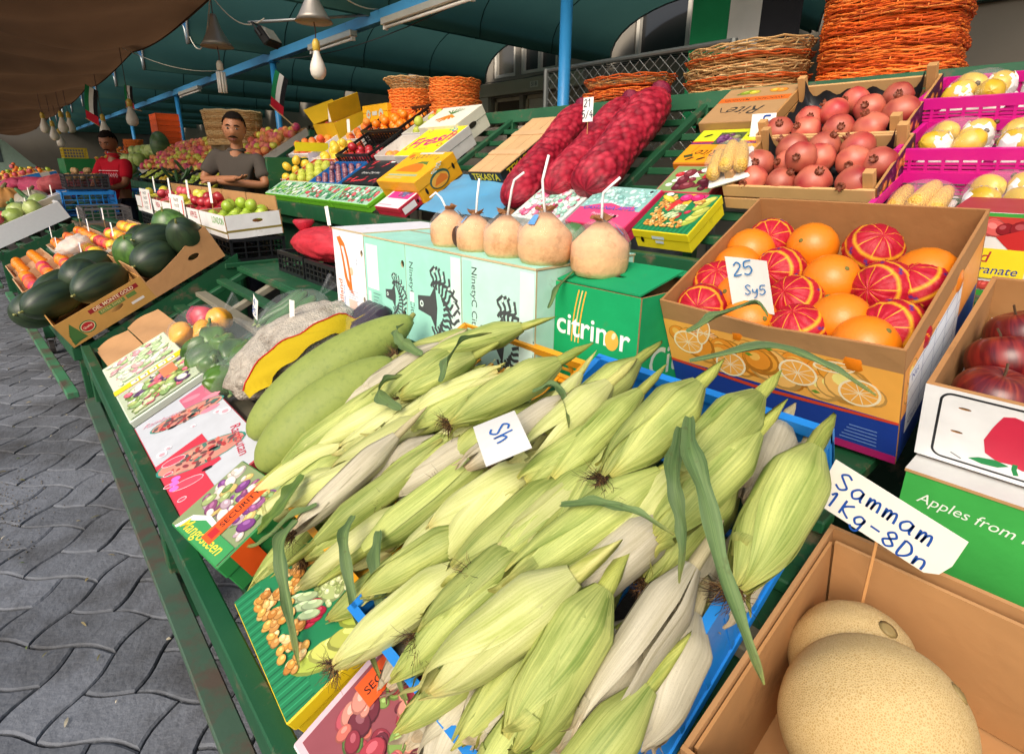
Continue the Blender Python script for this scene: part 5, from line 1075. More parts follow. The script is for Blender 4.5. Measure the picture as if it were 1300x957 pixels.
pr.rect(.003, .003, w - .003, h - .003, '8a9a6a'); pr.scatter(.006, .05, w - .006, h - .006, ['7a3f7f', '9a5a8a', 'b9a0a8', 'd8c8b8', '6f8a4a', 'a0b070', 'e6dcd0', '8a4a70', 'c9b46a'], 110, .006, .016, 1.4, 9)
pr.poly([(.02, .003), (.20, .003), (.20, .02), (.15, .055), (.09, .060), (.04, .04)], 'eeeeea'); pr.poly([(.03, .003), (.232, .003), (.232, .045), (.15, .045), (.09, .048), (.05, .03)], '3f9a55')
pr.text('Mangosteen', .12, .022, .036, 'f0d43a', 2, shear=.35, bold=.006); pr.done(t)
pr = prn(t, 'near'); pr.ell(.06, .05, .018, .009, '10100e'); pr.done(t, 'hand_hole')
pr = prn(t, 'top'); pr.k = 400; pr.rect(.125, .02, .165, .184, 'ea5a1e'); pr.text('SECURITY', .145, .105, .022, '3a1a10', 90, bold=.01); pr.rect(.133, .03, .157, .05, 'c02a2a'); pr.done(t, 'tape')
pr = prn(t, 'near'); pr.k = 400; pr.rect(.03, .012, .075, .084, 'ea5a1e'); pr.done(t, 'tape')
LON, PAP = ['d8a24a', 'e0b468', 'c98e3a', 'b87a30', 'eac684', 'c08a44'], ['a9b84a', 'c4c860', 'b0b450']
def tropical(pr, w, h, s=1.0, leaf='1f7a4a'):
    pr.rect(.002, .002, w - .002, h - .002, leaf)
    for i in range(int(w / .008)): pr.stroke([(.004 + i * .008, .003), (.008 + i * .008, .05)], .0022, '2f9460' if i % 2 else '145c38')
    pr.poly([(.06*s, h*.62), (w*.45, h*.98), (w*.60, h*.98), (w*.35, h*.5)], 'd83a3a'); pr.poly([(w*.45, h*.98), (w*.62, h*.98), (w*.58, h*.6), (w*.5, h*.55)], 'e8b43a'); pr.poly([(w*.64, h*.98), (w*.80, h*.98), (w*.74, h*.62)], 'd8307a')
    rg = random.Random(3)
    for i in range(5): pr.fruit(w*(.83 + .03 * (i % 3)), h*(.30 + .13 * i), .045*s, .020*s, PAP[i % 3], 55)
    pr.fruit(w*.50, h*.62, .030*s, .026*s, 'a9b878')
    for i in range(26): pr.fruit(w*.50 + rg.uniform(-.026, .026)*s, h*.62 + rg.uniform(-.022, .022)*s, .006*s, .005*s, rg.choice(['b9c48a', '8fa060', 'd0d8a8']))
    for i in range(8): pr.fruit(w*.60 + rg.uniform(-.03, .03)*s, h*.42 + rg.uniform(-.02, .03)*s, .016*s, .010*s, rg.choice(['b81f3c', 'c93048', 'a01a34']), 50)
    for i in range(5): pr.fruit(w*(.38 + .04 * i), h*.40 + (i % 2) * .012, .022*s, .009*s, 'b9cc98', 50)
    for i in range(150):
        u, v = (rg.uniform(.10, .32) * w, rg.uniform(.35, .94) * h) if i < 70 else (rg.uniform(.14, .78) * w, rg.uniform(.13, .34) * h); pr.fruit(u, v, rg.uniform(.007, .011)*s, rg.uniform(.006, .009)*s, rg.choice(LON), rg.uniform(0, 180))
    for i in range(10): pr.fruit(rg.uniform(.68, .8) * w, rg.uniform(.72, .9) * h, .012*s, .009*s, rg.choice(LON))
t = flatbox('fruit_carton', 'carton printed with longans, papaya and dragon fruit, leaf border', FA(.775, .145, 0, -3), .235, .285, .062, '2a8a50', c_side='e6c51e')
pr = prn(t, 'top'); tropical(pr, .285, .235, 1.0); pr.done(t)
t = flatbox('fruit_carton', 'carton with pink fruit print and orange sticker beside the blue crate', FA(.468, .120, 0, 2), .20, .29, .06, 'c9a0a4', c_side='e2e0dc')
pr = prn(t, 'top'); pr.rect(.003, .003, .287, .197, 'd8b8bc'); pr.rect(.012, .012, .278, .188, '8f4a50'); pr.scatter(.014, .014, .276, .186, ['a83a44', '8a2f3a', 'c46a5a', '7f9a4c', '5f7a3c', 'b8505a', '6a2a34', 'd88a78'], 120, .007, .017, 1.3, 12); pr.k = 500; pr.rect(.02, .10, .062, .195, 'ea5a1e'); pr.text('SECURITY', .041, .147, .018, '3a1a10', 90, bold=.01); pr.done(t)
t = flatbox('fruit_carton', 'nearest printed carton at the bottom edge by the rail', FA(.16, .120, 0, 0), .20, .29, .06, '2a8a50', c_side='e6c51e'); pr = prn(t, 'top'); tropical(pr, .29, .20, .9); pr.done(t)
# flattened brown carton at the far end of the near stall
t = thing('cardboard_sheet', 'flattened brown cardboard lining the far end of the near stall', 'cardboard', FA(2.76, .18, .004, 2))
for x0, x1, z in ((-.15, -.002, .0), (.002, .15, .010)):
    q = MB(); g = g_grid(lambda u, v: (x0 + (x1 - x0) * u, -.235 + .47 * v + .03 * math.sin(5 * u), .012 * math.sin(2.2 * u + 3 * v) ** 2 + z), 8, 10); q.add(g, 'card', 'b78c60', smooth=True); q.add(([(a, b, c - .004) for a, b, c in g[0]], [f[::-1] for f in g[1]]), 'card', 'a67c52', smooth=True); part('cardboard_panel', q, t)

# ================================================================ BAGGED VEGETABLES
def pepper_mesh(col, col2):
    g = g_ball(.036, .036, .042, 20, 14, lambda d: (1 + .16 * math.cos(4 * math.atan2(d[1], d[0])) * (1 - .7 * abs(d[2]))) * (1 - .3 * math.exp(-(1 - d[2]) / .12)) * (1 - .12 * max(0, -d[2]))); vc = []
    for v in g[0]: k = max(0, min(1, .5 + .8 * noise.noise(Vector(v) * 25))); a, b = hx(col), hx(col2); vc.append(tuple(a[i] * (1 - k) + b[i] * k for i in range(3)) + (1,))
    q = MB(); q.add(g, 'waxy', smooth=True, vc=vc); q.add(g_tube([(0, 0, .026), (.003, 0, .042), (.008, .002, .052)], [.008, .004, .005], 7), 'veg', '5f7a34', smooth=True); return q.mesh('bell_pepper')
FR_M['gpep'] = pepper_mesh('24461a', '5a8428'); FR_M['ypep'] = pepper_mesh('e89a1c', 'f0b43a'); FR_M['rpep'] = pepper_mesh('b02030', 'c8384a')
def cuke_mesh(L, r, col):
    q = MB(); g = g_tube([(0, 0, 0), (L * .04, 0, .004), (L * .2, .004, .006), (L * .5, 0, 0), (L * .8, -.004, .004), (L * .96, 0, .006), (L, 0, .008)], [r * .3, r * .75, r, r * 1.02, r, r * .7, r * .2], 10); q.add(g, 'veg', col, smooth=True)
    q.add(g_tube([(-.012, 0, 0), (.004, 0, .001)], [.004, .006], 6), 'veg', '8a9a54'); return q.mesh('courgette')
FR_M['cuke'] = cuke_mesh(.18, .016, '3c6434'); FR_M['cuke2'] = cuke_mesh(.17, .019, '4f7a48'); FR_M['carrot'] = cuke_mesh(.17, .015, 'e0662a'); FR_M['aubergine'] = cuke_mesh(.15, .026, '2a1c2c')
def film(name, label, M, sx, sy, sz, mt, cat='bag', knot=None, seed=0):
    t = thing(name, label, cat, M, 'plastic bags of vegetables')
    g = g_ball(sx, sy, sz, 40, 26, lambda d: 1 + .07 * noise.noise(Vector(d) * 3.3 + Vector((seed, 0, 0))) + .035 * noise.noise(Vector(d) * 9 + Vector((0, seed, 0))) + (.0 if d[2] > -.55 else -.12)); q = MB(); q.add(g, mt, smooth=True, M=T((0, 0, sz * .78))); part('film', q, t)
    q = MB()
    for i in range(5): a = i * 1.25; q.add(g_grid(lambda u, v: (sx * .95 + .07 * v, .010 * math.sin(a) + (.004 + .022 * v) * math.cos(a + 2 * u), sz * .8 + .02 * v + (.004 + .022 * v) * math.sin(a + 2 * u)), 5, 5), mt, smooth=True)
    part('gathered_end', q, t); return t
def lay(kind, name, label, cat, Y, v, h, rz, tilt=0, s=1.0, group=None): return fruit(kind, name, label, cat, group, FA(Y, v, h, rz) @ RY(tilt) @ SC(s))
for k, (y, v, kd) in enumerate(((2.36, .31, 'ypep'), (2.24, .37, 'ypep'), (2.40, .41, 'rpep'), (2.28, .44, 'ypep'))): fruit(kd, 'bell_pepper', ['orange-yellow pepper at the front left of the pink mesh bag', 'orange-yellow pepper in the middle of the pink mesh bag', 'red pepper in the pink mesh bag', 'orange-yellow pepper at the back of the pink mesh bag'][k], 'pepper', 'peppers in the pink mesh bag', FA(y, v, .055) @ rrot() @ SC(1.25))
film('mesh_bag', 'clear and pink bag of yellow and red peppers', FA(2.32, .365, .0), .115, .15, .072, 'clear_bag', seed=1)
q = MB(); q.add(g_ball(.045, .07, .05, 16, 12, lambda d: 1 + .12 * noise.noise(Vector(d) * 4)), 'pink_bag', smooth=True); solo('pink_net', q, 'crumpled pink net end behind the yellow peppers', 'net', FA(2.44, .40, .05))
for k in range(8): y, v = 1.80 + .11 * (k % 4) + U(-.02, .02), .30 + .075 * (k // 4) + U(-.01, .01); fruit('gpep', 'bell_pepper', f'green bell pepper in the clear bag, {ORD[k // 4]} row, {ORD[3 - k % 4]} from left', 'pepper', 'green peppers in the clear bag', FA(y, v, .05 + .03 * (k == 8)) @ rrot() @ SC(1.35, 1.35, 1.7))
film('plastic_bag', 'clear bag of green bell peppers', FA(1.97, .37, 0), .125, .225, .075, 'clear_bag', seed=4)
for k in range(6): lay('cuke2', 'courgette', f'pale courgette in the glossy bag by the peppers, {ORD[5 - k]} from left', 'courgette', 1.70 + .035 * k, .28 + .01 * (k % 2), .035 + .02 * (k % 2), 8, 0, 1.0, 'courgettes in the glossy bag')
film('plastic_bag', 'glossy clear bag of pale courgettes at the carton edge', FA(1.76, .36, 0), .135, .12, .055, 'clear_bag', seed=7)
for k in range(12): lay('cuke', 'cucumber', f'dark cucumber in the clear bag near the slats, number {ORD[k]} from the right', 'cucumber', 1.80 + .032 * (k % 8) + U(-.01, .01), .49 + U(-.01, .02), .03 + .028 * (k // 6), U(-14, 14), -3, 1.1, 'cucumbers in the clear bag')
film('plastic_bag', 'clear bag of dark cucumbers near the empty slats', FA(1.92, .60, 0), .135, .17, .062, 'clear_bag', seed=9)
t = thing('foam_tray', 'white foam tray of carrots by the netted bag', 'tray', FA(1.70, .63, .01, 10)); q = MB(); q.add(g_bbox(-.11, .11, -.07, .07, 0, .02, .008), 'foam', 'eceae6'); part('tray_body', q, t)
for k in range(5): lay('carrot', 'carrot', f'orange carrot in the foam tray, {ORD[4 - k]} from left', 'carrot', 1.655 + .024 * k, .545, .045, 12, 0, 1.0, 'carrots in the tray')
t = thing('foam_tray', 'white foam tray of dark aubergines before the white carton', 'tray', FA(1.52, .70, .01, 10)); q = MB(); q.add(g_bbox(-.11, .11, -.08, .08, 0, .02, .008), 'foam', 'eceae6'); part('tray_body', q, t)
for k in range(4): lay('aubergine', 'aubergine', f'dark aubergine in the foam tray, {ORD[3 - k]} from left', 'aubergine', 1.475 + .034 * k, .63, .05, 8, 0, .95, 'aubergines in the tray')
film('plastic_bag', 'cling film over the aubergines and carrots', FA(1.60, .68, .015), .115, .15, .05, 'clear_bag', seed=12)
# netted sack with yellow strip
m = mat('netting', 0.7, nz=(34, 0.45), spec=0.2, dirt=(13, .5, .7, '6f6252'))
n, l = m.node_tree.nodes, m.node_tree.links; tc = n.new('ShaderNodeTexCoord'); wv = n.new('ShaderNodeTexVoronoi'); wv.feature = 'DISTANCE_TO_EDGE'; wv.inputs['Scale'].default_value = 110; l.new(tc.outputs['Object'], wv.inputs['Vector']); bp = n.new('ShaderNodeBump'); bp.inputs['Strength'].default_value = 1.0; bp.inputs['Distance'].default_value = .006; l.new(wv.outputs['Distance'], bp.inputs['Height']); l.new(bp.outputs[0], n['Principled BSDF'].inputs['Normal'])
t = thing('netted_sack', 'grey netted sack with a bright yellow cloth strip', 'sack', FA(1.655, .50, .0, -3))
q = MB(); g = g_ball(.215, .155, .085, 44, 28, lambda d: 1 + .13 * noise.noise(Vector(d) * 3 + Vector((5, 0, 0))) + .07 * noise.noise(Vector(d) * 7)); q.add(g, 'netting', 'b4ac9e', T((0, 0, .065)), smooth=True); part('net', q, t)
def strip(u, v):
    x = -.19 + .42 * u; y = -.115 - .025 * math.sin(u * 3.1) + (v - .5) * (.052 - .03 * abs(u - .35)); s = max(0, 1 - (x / .225) ** 2 - (y / .18) ** 2); return (x, y, .065 + .092 * math.sqrt(s) + .008 + .004 * math.sin(13 * u + 4 * v) + .003 * math.sin(29 * u + 9 * v) - (.03 * max(0, u - .8)))
q = MB(); q.add(g_grid(strip, 26, 8), 'cloth', 'b89f1c', smooth=True); part('cloth_strip', q, t)
q = MB(); q.add(g_tube([(p[0], p[1], p[2] + .002) for p in [strip(k / 26, 1) for k in range(27)]], .0022, 5), 'cloth', 'c0302a'); part('red_cord', q, t)
# wax gourds
def gourd(a, b, r, label, k):
    A, B = FA(*a).to_translation(), FA(*b).to_translation(); d = B - A; L = d.length; M = frameM((A + B) / 2, d, Vector((0, 0, 1)).cross(d)); t = thing('wax_gourd', label, 'gourd', M, 'long wax gourds')
    g = g_ball(1, 1, 1, 36, 24, None); vs = [(x * L / 2, math.copysign(abs(y), y) * r * (1 - .12 * x) * (1 - x * x) ** -.08 if abs(x) < .98 else y * r, z * r * (1 - .12 * x) + .012 * math.cos(1.5 * x)) for x, y, z in g[0]]
    q = MB(); q.add((vs, g[1]), 'gourd', '8a9848', smooth=True); part('rind', q, t); q = MB(); q.add(g_tube([(L / 2 - .012, 0, 0), (L / 2 + .012, .004, .004)], [.010, .006], 8), 'rough_fruit', '8a8a4a'); part('stalk', q, t)
mat('gourd', 0.6, var=0.05, nz=(9, 0.25), bump=(50, 0.4, 0.003), dirt=(70, 0.5, 0.8, '6f823c'))
gourd((1.335, .235, .085), (1.27, .735, .105), .072, 'longer pale green wax gourd lying behind the corn', 0); gourd((1.19, .205, .085), (1.13, .585, .12), .068, 'lower pale green wax gourd lying against the corn', 1)
# tags stuck among the bags
price_tag('narrow upright price tag with blue numbers in front of the netted sack', FA(1.40, .27, -.02) @ RY(26.57), .030, .075, ['2', '/5', '25'], .085, bend=.08)
price_tag('white price tag leaning behind the pepper bag', FA(2.02, .50, .06) @ RY(26.57) @ RX(25), .045, .085, ['4', '25'], .03, bend=.05)
price_tag('thin tag stick edge-on in the netted sack', FA(1.66, .52, .10) @ RY(26.57) @ RX(14) @ RZ(40), .016, .085, [], .03, bend=.05)
# ================================================================ RACK: SACKS, BASKETS, CRATES
# ---- red onion sacks
def onion_sack(a, b, r, label, k):
    A, B = FR(*a).to_translation(), FR(*b).to_translation(); d = B - A; L = d.length; Zr = Vector((-.527, 0, .85)); M = frameM((A + B) / 2, d, Zr.cross(d)); t = thing('onion_sack', label, 'sack', M, 'red net sacks of onions')
    rg = random.Random(k); nu, nv = 84, 110; cs = []
    for i in range(24):
        for j in range(15): cs.append(((i + .5 + rg.uniform(-.25, .25)) / 24, (j + .5 * (i % 2) + rg.uniform(-.25, .25)) / 15, rg.uniform(.75, 1.15), rg.choice([0, 0, 1, 2])))
    grid = {}
    for c in cs: grid.setdefault((int(c[0] * 10), int((c[1] % 1) * 6)), []).append(c)
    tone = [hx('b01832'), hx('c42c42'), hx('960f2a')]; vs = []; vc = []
    for j in range(nv + 1):
        v = j / nv; x = (v - .5) * L; e = max(0, 1 - abs(2 * v - 1) ** 7) ** .45; e *= 1 - .06 * math.cos(v * 9 + k)
        for i in range(nu):
            u = i / nu; a_ = 2 * math.pi * u; best = 9; bc = None
            for gi in range(int(v * 10) - 1, int(v * 10) + 2):
                for gj in range(int(u * 6) - 1, int(u * 6) + 2):
                    for c in grid.get((gi, gj % 6), ()):
                        du = abs(u - c[1] % 1); du = min(du, 1 - du); q_ = math.hypot((v - c[0]) * L, du * 6.28 * r) / c[2]
                        if q_ < best: best, bc = q_, c
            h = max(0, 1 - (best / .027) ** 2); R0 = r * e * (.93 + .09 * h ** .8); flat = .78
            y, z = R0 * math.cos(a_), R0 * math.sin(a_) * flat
            vs.append((x, y, max(z, -r * .62))); w = .45 + .55 * h; tc_ = tone[bc[3]] if bc else tone[0]; hi = .25 * max(0, h - .6); vc.append((tc_[0] * w + hi * .28, tc_[1] * w + hi * .12, tc_[2] * w + hi * .14, 1))  # painted shading: vertex colour darkens creases between onions and highlights the bump tops
    fs = [(j * nu + i, j * nu + (i + 1) % nu, (j + 1) * nu + (i + 1) % nu, (j + 1) * nu + i) for j in range(nv) for i in range(nu)]
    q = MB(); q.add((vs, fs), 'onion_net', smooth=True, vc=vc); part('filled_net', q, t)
    q = MB(); q.add(g_lathe([(.012, 0), (.02, .02), (.045, .05), (.05, .06), (.02, .055)], 12), 'onion_net', '7d1a38', T((L / 2 - .02, 0, 0)) @ RY(90), smooth=True); part('tied_neck', q, t)
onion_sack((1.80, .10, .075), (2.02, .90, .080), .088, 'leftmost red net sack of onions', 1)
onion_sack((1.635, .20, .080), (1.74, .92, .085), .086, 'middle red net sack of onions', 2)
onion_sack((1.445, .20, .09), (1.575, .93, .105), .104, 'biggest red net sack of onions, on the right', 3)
price_tag('white price tag stuck upright in the onion sacks', FR(1.66, .52, .15) @ RY(31.8), .055, .095, ['21', '5/4'], .05, ink='3a3a48')
# ---- wicker baskets
def ring_pts(a, b, z, n, amp, ph, rg, sq=3.0):
    P = []
    for k in range(n):
        t = 2 * math.pi * k / n; c, s = math.cos(t), math.sin(t); f = (abs(c) ** sq + abs(s) ** sq) ** (-1 / sq); j = amp * math.sin(ph + k * 2.6) + rg.uniform(-.003, .003); P.append(((a + j) * f * c, (b + j) * f * s, z + .003 * math.sin(ph + k * 1.7) + rg.uniform(-.002, .002)))
    return P + [P[0]]
def basket_mesh(name, a, b, h, rings, cols, seed, taper=.82, sq=3.0, r=.0045, n=46):
    rg = random.Random(seed); q = MB()
    for i in range(rings):
        f = taper + (1 - taper) * i / max(1, rings - 1); z = h * i / max(1, rings - 1); q.add(g_tube(ring_pts(a * f, b * f, z, n, .004, i * 1.9 + seed, rg, sq), r * rg.uniform(.85, 1.15), 4, False), 'wicker', rg.choice(cols))
    for k in range(22):
        t = 2 * math.pi * k / 22; c, s = math.cos(t), math.sin(t); f = (abs(c) ** sq + abs(s) ** sq) ** (-1 / sq); q.add(g_tube([(a * taper * f * c, b * taper * f * s, 0), (a * f * c, b * f * s, h)], r * .8, 4), 'wicker', rg.choice(cols))
    g = ring_pts(a * taper, b * taper, .004, 30, 0, 0, rg, sq)[:-1]; q.add((g, [tuple(range(30))]), 'wicker', cols[0]); return q.mesh(name)
OR = ['e0661a', 'ec7a26', 'cc5412', 'f49040', 'b84810']; ST = ['cc9f66', 'dab27a', 'b88a54', 'e4c48e']; MX = ['b0703a', 'c4561a', 'b98a52', 'a8602e']
bm_or = [basket_mesh('wicker_basket', .17, .235, .024, 6, OR, s, 1.0, 3.0, .0032) for s in range(3)]
bm_mx = [basket_mesh('wicker_basket', .17, .28, .045, 6, MX if s else ST, s + 5, .86, 2.4) for s in range(2)]
bm_st = basket_mesh('straw_basket', .21, .21, .085, 11, ST, 9, .62, 2.0); bm_ro = basket_mesh('wicker_basket', .18, .18, .05, 8, OR, 12, .93, 2.0)
def stack(meshes, base, n, dz, label, group, jit=.012, lean=0.0):
    for k in range(n):
        lb = f'{label}, {ORD[k]} from the bottom'
        solo('wicker_basket', meshes[k % len(meshes)], lb, 'basket', T((base[0] + U(-jit, jit), base[1] + U(-jit, jit) + lean * k, base[2] + k * dz)) @ RZ(U(-5, 5)) @ RX(U(-1.2, 1.2)), group)
stack(bm_or, (2.70, .80, 1.495), 18, .021, 'flat orange basket in the tall stack behind the pomegranates', 'tall stack of orange baskets', lean=.0006)
solo('wicker_basket', basket_mesh('wicker_basket', .17, .235, .028, 5, ['c9a41e', 'd8b43a', 'b8901a'], 44, 1.0), 'yellow-rimmed flat basket on top of the tall orange stack', 'basket', T((2.70, .81, 1.88)) @ RX(1.5), 'tall stack of orange baskets')
stack(bm_mx, (2.66, 1.36, 1.50), 5, .045, 'brown oval basket in the short stack', 'short stack of mixed baskets', .012)
stack([bm_mx[1], bm_or[0]], (2.68, 2.06, 1.52), 3, .050, 'orange oval basket behind the onion sacks', 'baskets behind the onion sacks', .015)
stack([bm_ro], (2.56, 4.05, 1.52), 5, .046, 'round orange basket under the straw basket', 'round orange baskets, farther stack', .006)
solo('straw_basket', bm_st, 'pale straw basket on top of the farther orange stack', 'basket', T((2.56, 4.05, 1.75)) @ RZ(20), 'round orange baskets, farther stack')
stack([bm_ro], (2.56, 3.48, 1.50), 6, .046, 'round orange basket in the nearer round stack', 'round orange baskets, nearer stack', .008)
# ---- wooden pomegranate crates
def wood_crate(label, Y, v, sx, sy, sz):
    M = FR(Y, v, .004); t = thing('wooden_crate', label, 'crate', M, 'pomegranate crates'); a, b = sx / 2, sy / 2; W = 'd0a46c'
    for s in (-1, 1):
        for k in range(2): q = MB(); q.add(g_bbox(s * a - .005, s * a + .005, -b, b, .008 + k * .045, .046 + k * .045, .001), 'wood', W); part('board', q, t)
        for k in range(2): q = MB(); q.add(g_bbox(-a + .006, a - .006, s * b - .004, s * b + .004, .008 + k * .045, .048 + k * .045, .001), 'wood', 'b8874e'); part('board', q, t)
        for s2_ in (-1, 1): q = MB(); q.add(g_bbox(s * (a - .0195) - .012, s * (a - .0195) + .012, s2_ * (b - .02) - .013, s2_ * (b - .02) + .013, .01, sz + .045, .001), 'wood', 'c4955c'); part('corner_post', q, t)
    q = MB(); q.add(g_box(-a + .007, a - .007, -b + .006, b - .006, .004, .0075), 'wood', 'b48a58'); part('base_board', q, t)
    q = MB(); q.add(g_grid(lambda u, v_: (-a + .03 + (sx - .06) * u, -b + .035 + (sy - .07) * v_, .03 + .010 * math.cos(u * 25) * math.cos(v_ * 31) + .045 * max(0, abs(2 * u - 1) - .9) * 10 + .045 * max(0, abs(2 * v_ - 1) - .92) * 12), 28, 32), 'plastic', '16171a', smooth=True); part('black_liner', q, t)
    pr = Print(frameM((-a, -b - .0045, .01), (1, 0, 0), (0, 0, 1))); pr.rect(0, 0, sx, .085, '3a1a3c'); pr.scatter(.002, .002, sx - .002, .083, ['a8342a', '5a1f4a', 'c4762a', '2a1428'], 36, .008, .016, 1.4, 5); pr.done(t)
    return M, t
M1, _ = wood_crate('lower wooden crate of red pomegranates', .70, .405, .285, .43, .09); M2, _ = wood_crate('upper wooden crate of pomegranates under the orange baskets', .735, .735, .345, .43, .09)
def poms(M, P, lab, grp):
    rc = rowcol([(a, b) for a, b, c in P], 3)
    for i, (x, y, dz) in enumerate(P): fruit('pomegranate', 'pomegranate', f'{lab}, {rc[i]}', 'pomegranate', grp, M @ T((x, y, .078 + dz)) @ RX(U(-50, 50)) @ RY(U(-70, 10)) @ RZ(U(0, 360)) @ SC(U(1.0, 1.16)))
poms(M1, [(-.095, .14, 0), (-.10, .05, 0), (-.095, -.04, 0), (-.10, -.15, 0), (-.005, .165, 0), (0, .07, .004), (.0, -.02, .02), (.0, -.11, .01), (.09, .10, 0), (.085, .0, .01), (.09, -.09, 0), (.005, -.175, 0), (-.05, .01, .055)], 'red pomegranate in the lower wooden crate', 'pomegranates, lower crate')
poms(M2, [(-.125, .16, 0), (-.125, .07, 0), (-.125, -.03, 0), (-.125, -.12, 0), (-.03, .02, .01), (-.02, -.08, .01), (-.03, -.17, 0), (.06, -.01, .0), (.07, -.13, .0), (-.05, .09, 0)], 'pinkish pomegranate in the upper wooden crate', 'pomegranates, upper crate')
price_tag('small white tag with blue number by the upper pomegranates', FR(.955, .60, .06) @ RY(31.8), .085, .075, ['65'], .01, bend=.03)
# ---- magenta crates
MG = []
for k, (v, Y) in enumerate(((.34, .255), (.60, .275), (.865, .30))):
    lb = ['lowest', 'middle', 'top'][k] + ' magenta plastic crate of yellow quinces'
    M = FR(Y, v - .02, -.03 + .01 * k) @ RY(12); crate('magenta_crate', lb, M, .265, .47, .085, 'd0188a', 'magenta fruit crates', bars=13, rows=3, rim=.03, solid=()); MG.append(M)
def quince_pack(M, x, y, lab, k):
    F = M @ T((x, y, .024)) @ RZ(U(-8, 8)); t = thing('foam_tray', lab, 'tray', F, 'packs of quinces'); q = MB(); q.add(g_bbox(-.095, .095, -.075, .075, 0, .014, .006), 'foam', 'e8e6e2'); part('tray_body', q, t)
    for i, (a, b) in enumerate(((-.047, -.036), (-.047, .038), (.045, -.038), (.045, .036))):
        fruit('quince', 'quince', 'yellow quince, ' + ['front right', 'front left', 'back right', 'back left'][i] + ' of the ' + lab, 'quince', 'quinces', F @ T((a, b, .05)) @ RY(90 + U(-40, 40)) @ RX(U(-60, 60)) @ SC(U(1.0, 1.12)))
        if i in (1, 2): q = MB(); q.add(g_grid(lambda u, v: (a + .039 * math.sin(.5 + 1.9 * v) * math.cos(6.28 * u), b + .039 * math.sin(.5 + 1.9 * v) * math.sin(6.28 * u), .046 - .042 * math.cos(.5 + 1.9 * v) + .004 * math.sin(40 * u)), 24, 4), 'foam', 'f0eeee'); part('foam_net', q, t)
    q = MB(); q.add(g_ball(.105, .085, .055, 26, 16, lambda d: 1 + .04 * noise.noise(Vector(d) * 6 + Vector((k, x, y)))), 'wrap', M=T((0, 0, .046)), smooth=True); part('cling_film', q, t)
quince_pack(MG[0], .01, -.02, 'left quince pack in the lowest magenta crate', 0); quince_pack(MG[0], .01, -.17, 'right quince pack in the lowest magenta crate', 0)
quince_pack(MG[1], .0, .12, 'left quince pack in the middle magenta crate', 1); quince_pack(MG[1], .0, -.05, 'right quince pack in the middle magenta crate', 1)
quince_pack(MG[2], .0, .11, 'left quince pack in the top magenta crate', 2); quince_pack(MG[2], .0, -.07, 'right quince pack in the top magenta crate', 2)
def cob_mesh():
    q = MB(); g = g_tube([(0, 0, 0), (.01, 0, 0), (.05, 0, 0), (.11, 0, 0), (.15, 0, 0), (.165, 0, 0)], [.012, .021, .023, .022, .017, .006], 14); q.add(g, 'kernel', 'dcae4a', smooth=True); return q.mesh('corn_cob')
m = mat('kernel', 0.4, var=.06); n, l = m.node_tree.nodes, m.node_tree.links; tc = n.new('ShaderNodeTexCoord'); vo = n.new('ShaderNodeTexVoronoi'); vo.inputs['Scale'].default_value = 170; l.new(tc.outputs['Object'], vo.inputs['Vector']); bp = n.new('ShaderNodeBump'); bp.invert = True; bp.inputs['Strength'].default_value = .9; bp.inputs['Distance'].default_value = .004; l.new(vo.outputs['Distance'], bp.inputs['Height']); l.new(bp.outputs[0], n['Principled BSDF'].inputs['Normal'])
FR_M['cob'] = cob_mesh()
def cob_pack(F, lab, grp):
    t = thing('foam_tray', lab, 'tray', F, 'packs of corn cobs'); q = MB(); q.add(g_bbox(-.095, .095, -.065, .065, 0, .014, .006), 'foam', 'e8e6e2'); part('tray_body', q, t)
    for y in (-.043, 0, .043): fruit('cob', 'corn_cob', 'peeled yellow corn cob, ' + ('right', 'middle', 'left')[round(y / .043) + 1] + ' one in ' + grp, 'corn', 'cobs in ' + grp, F @ T((-.085, y, .038 + (.014 if y == 0 else 0))) @ RZ(U(-5, 5)))
    q = MB(); q.add(g_ball(.108, .078, .045, 24, 14, lambda d: 1 + .04 * noise.noise(Vector(d) * 6)), 'wrap', M=T((0, 0, .035)), smooth=True); part('cling_film', q, t)
cob_pack(MG[0] @ T((.01, .145, .014)), 'tray of three corn cobs in the lowest magenta crate', 'the magenta crate'); cob_pack(FR(.925, .345, .10, 22) @ RX(-8), 'film-wrapped corn cobs leaning on the yellow carton', 'the leaning pack')
# ---- printed cartons on the rack
mat('sheetblue', 0.45, nz=(7, 0.2), dirt=(9, 0.58, 0.7, '2aa0dc'))
t = flatbox('fruit_carton', 'red pomegranate carton, white with a yellow name label', T((1.66, .05, .955)) @ RY(-8), .18, .47, .18, 'a8383a', c_side='e2dfda')
pr = prn(t, 'front'); pr.rect(0, .150, .47, .18, 'c03a34'); pr.rect(0, .172, .47, .18, '3f9a3c'); pr.scatter(.002, .125, .46, .172, ['a8242c', 'c43a3a', '8a1a24', 'd8605a'], 34, .012, .026, 1.2, 3); pr.poly([(.09, .13), (.16, .16), (.23, .15), (.22, .105), (.17, .085), (.12, .10)], 'c02a2a'); pr.rect(.005, .04, .15, .105, 'ecd62a'); pr.text('Red', .06, .085, .034, 'b01f3a', shear=.2, bold=.006); pr.text('Pomegranate', .07, .058, .026, '2a3a8a', shear=.2, bold=.006); pr.rect(0, 0, .47, .012, '3f9a3c'); pr.scatter(.002, .012, .465, .036, ['b02a2c', 'c84a40'], 40, .006, .010, 1.3, 5); pr.done(t)
t = flatbox('fruit_carton', 'tropical fruit carton with a yellow front edge beside the orange carton', FR(1.012, .132, .0), .215, .21, .072, '2a8a50', c_side='e6d51e')
